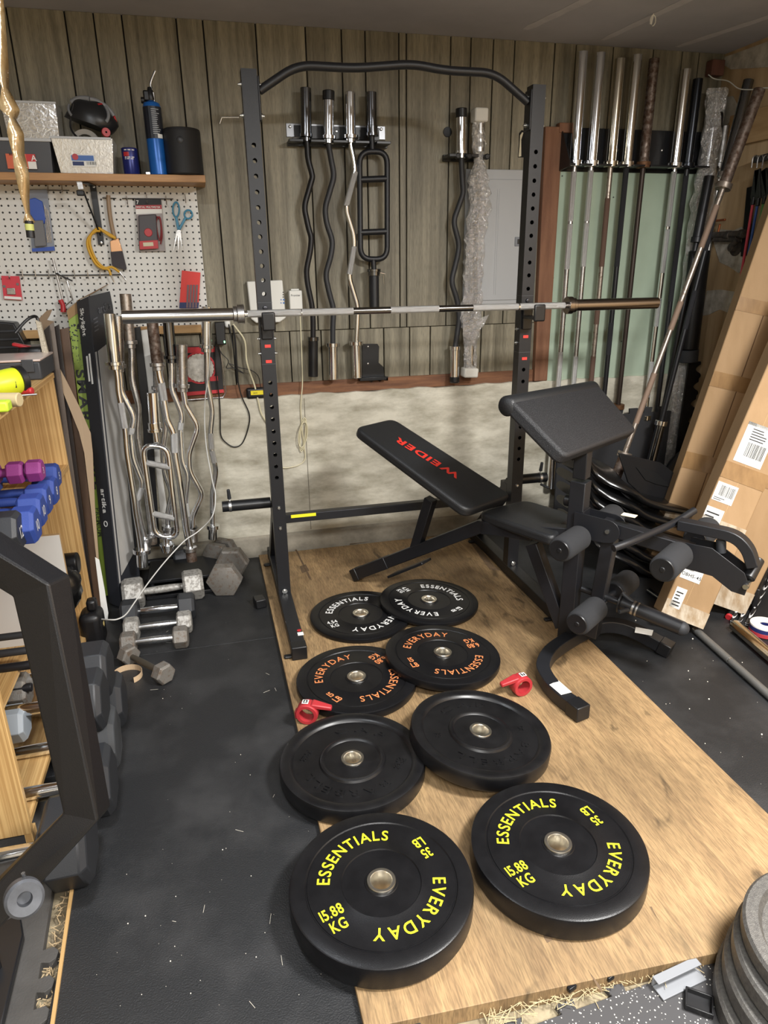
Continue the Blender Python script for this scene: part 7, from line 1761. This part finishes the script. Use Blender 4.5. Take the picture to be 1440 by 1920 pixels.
MB().cyl((mc_.x-.1, mc_.y+.02, ZT+.022), (mc_.x+.02, mc_.y-.012, ZT+.022), .021, n=24).build('mallet_head', TANW, ml, bevel=.003)
MB().cyl((mc_.x-.13, mc_.y-.0, ZT+.013), (mc_.x-.06, mc_.y-.04, ZT+.013), .012, n=16).build('mallet_handle', mat('brown_handle', (120, 96, 66), .5), ml)
rg_ = U(54, 733, z=ZT+.014)
rh = thing('red_handled_tool', 'small tool with red grip between mallet and organizer', 'hand tool', (rg_.x, rg_.y, ZT))
MB().cyl((rg_.x-.035, rg_.y+.015, ZT+.013), (rg_.x+.012, rg_.y, ZT+.013), .0125, n=16).build('grip', RED, rh, bevel=.004)
MB().cyl((rg_.x-.02, rg_.y-.02, ZT+.004), (rg_.x+.025, rg_.y-.012, ZT+.004), .003, n=8).build('shaft', CHR2, rh)
p = U(2, 765, z=ZT+.01)
tag(MB().box((p.x, p.y, ZT+.016), (.05, .05, .03)).build('green_block', mat('fluorescent_green', (196, 230, 60), .5), bevel=.006), 'fluorescent green piece at the left picture edge on the shelf top', 'plastic piece')
# ================================================================== hanging sticky ribbon
fr = thing('fly_ribbon', 'glossy golden-brown twisted sticky ribbon hanging at the upper left', 'sticky ribbon', U(57, 445, y=2.3))
GOLD = mat('amber_film', (152, 124, 82), .15, .3, c2=(196, 176, 140), scale=(30, 30, 12), lo=.45, hi=.8, coat=1, bump=.6, bscale=60)
cl = [(-6, -20, 7, 0), (-2, 60, 9, .3), (2, 120, 10, .6), (10, 165, 8, 1.2), (18, 205, 13, .3), (24, 222, 9, 1.3), (29, 250, 11, .4), (35, 290, 10, .9), (42, 330, 9, .2), (47, 370, 7, .8), (52, 400, 5, 1.1), (55, 418, 8, .1)]
mb = MB(); prev = None
dense = []
for i in range(len(cl)-1):
    for j in range(5):
        t = j/5; dense.append([a_*(1-t)+b__*t for a_, b__ in zip(cl[i], cl[i+1])])
dense.append(list(cl[-1]))
for px, py, w_, tw in dense:
    c = U(px, py, y=2.3); hw = w_*.0019
    o_ = V((math.cos(tw), math.sin(tw), 0))*hw; vv = (mb.bm.verts.new(c-o_), mb.bm.verts.new(c+V((0, -.004, 0))), mb.bm.verts.new(c+o_))
    if prev: mb.face((prev[0], prev[1], vv[1], vv[0])); mb.face((prev[1], prev[2], vv[2], vv[1]))
    prev = vv
mb.build('ribbon', GOLD, fr, ang=60, solid=.0008)
MB().cyl(U(54, 414, y=2.3), U(58, 446, y=2.3), .0115, n=18).build('cartridge', PLB, fr, bevel=.001)
MB().cyl(U(54.8, 420, y=2.3), U(56.2, 432, y=2.3), .0119, n=18).build('cartridge_label', mat('green_yellow_label', (170, 172, 96), .5), fr)
c = U(-6, -20, y=2.3); MB().cyl(c, (c.x, c.y, HC), .0015, n=6).build('hanging_string', WHT, fr)
# ================================================================== black machine frame in the left foreground
BLM = mat('dark_painted_steel', (15, 15, 18), .4, bump=.15, bscale=600)
mf = thing('machine_frame', 'angular black steel tube frame with grey rubber bumper in the left foreground', 'exercise machine frame', (-.6, .9, 0))
T0 = UD(-60, 1012, 1.12); T1 = UD(78, 1098, 1.14); T2 = UD(164, 1518, 1.18); T3 = UD(-60, 1752, 1.16)
tw = .056; side = V((0.35, -1, 0)).normalized()
cdir = (EYE-T1).normalized(); upv = V((-.42, -.9, .0)).normalized()
MB().rect([T0, T1, T2, T3], tw, tw, (-.30, -.95, .0)).build('bent_tube', BLM, mf, bevel=.004, ang=0)
wv2 = MB().tube([T2+V((.0, -.03, 0)), T2+V((.0, -.03, 0))+V((.001, 0, 0))], .001, 4); wv2.bm.free()
PX = T0.x-.34
MB().bar((PX, (T0.y+T3.y)/2, 0), (PX, (T0.y+T3.y)/2, 1.3), .07, .07, (1, 0, 0)).build('main_post', BLK, mf, bevel=.004)
MB().bar(T0, (PX, (T0.y+T3.y)/2, T0.z+.03), tw, tw, (-.30, -.95, .0)).bar(T3, (PX, (T0.y+T3.y)/2, T3.z-.02), tw, tw, (-.30, -.95, .0)).build('tube_joint', BLM, mf, bevel=.004)
wc = UD(45, 1683, 1.06); wa = (EYE+V((.05, 0, -.35))-wc).normalized()
MB().lathe([(.0, -.004), (.010, -.004), (.011, .012), (.024, .014), (.028, .010), (.028, -.012), (.024, -.016), (0, -.016)], wc, wa, 40).build('rubber_bumper', mat('worn_grey_rubber', (72, 74, 79), .55, c2=(58, 60, 64), scale=(40, 40, 40)), mf)
MB().cyl(wc-wa*.016, wc-wa*.06, .012, n=16).build('bumper_bolt', BLK2, mf)
h0 = UD(43, 1637, 1.07); MB().tube(spline([h0, h0+V((0, 0, -.012)), UD(36, 1652, 1.07), UD(46, 1662, 1.07)], 4), .003, 8).build('retaining_clip', CHR2, mf)
# base plate on the floor
p0_ = U(-60, 1705, z=.0); 
bpoly = [U(0, 1740, z=.004), U(40, 1722, z=.004), U(46, 1760, z=.004), U(25, 1850, z=.004), U(5, 1935, z=.004), U(-80, 1935, z=.004), U(-80, 1740, z=.004)]
MB().prism([V((q_.x, q_.y, 0)) for q_ in bpoly], (0, 0, .02)).build('base_foot', BLK2, mf, bevel=.003)
MB().bar((PX, (T0.y+T3.y)/2, .03), (U(0, 1800, z=.02).x-.02, U(0, 1800, z=.02).y, .03), .07, .05).build('base_beam', BLM, mf, bevel=.003)
# ================================================================== light
def area(name, loc, size, sy, power, col=(1, .96, .9), rot=(0, 0, 0)):
    l = bpy.data.lights.new(name, 'AREA'); l.shape = 'RECTANGLE'; l.size = size; l.size_y = sy; l.energy = power; l.color = col
    o = bpy.data.objects.new(name, l); COL.objects.link(o); o.location = loc; o.rotation_euler = rot
    return o
area('ceiling_and_fill_lamp', (1.6, .4, 2.44), .5, .5, 70, (1, .985, .96))
area('ceiling_and_fill_lamp', (.1, -.9, 2.44), 1.3, .35, 58, (1, .99, .97))  # soft fill added behind the camera to lift the shade, no known fixture
area('ceiling_and_fill_lamp', (-.5, 1.5, 2.46), .2, .2, 8, (.9, .95, 1))  # weak cool extra fill, added for brighter reflections, no known fixture
w = bpy.data.worlds.new('world'); S.world = w; w.use_nodes = True
w.node_tree.nodes['Background'].inputs[0].default_value = (.8, .85, 1, 1); w.node_tree.nodes['Background'].inputs[1].default_value = .2
S.view_settings.view_transform = 'Standard'; S.view_settings.look = 'None'; S.view_settings.gamma = 1; S.view_settings.use_curve_mapping = False
S.view_settings.exposure = 1.32
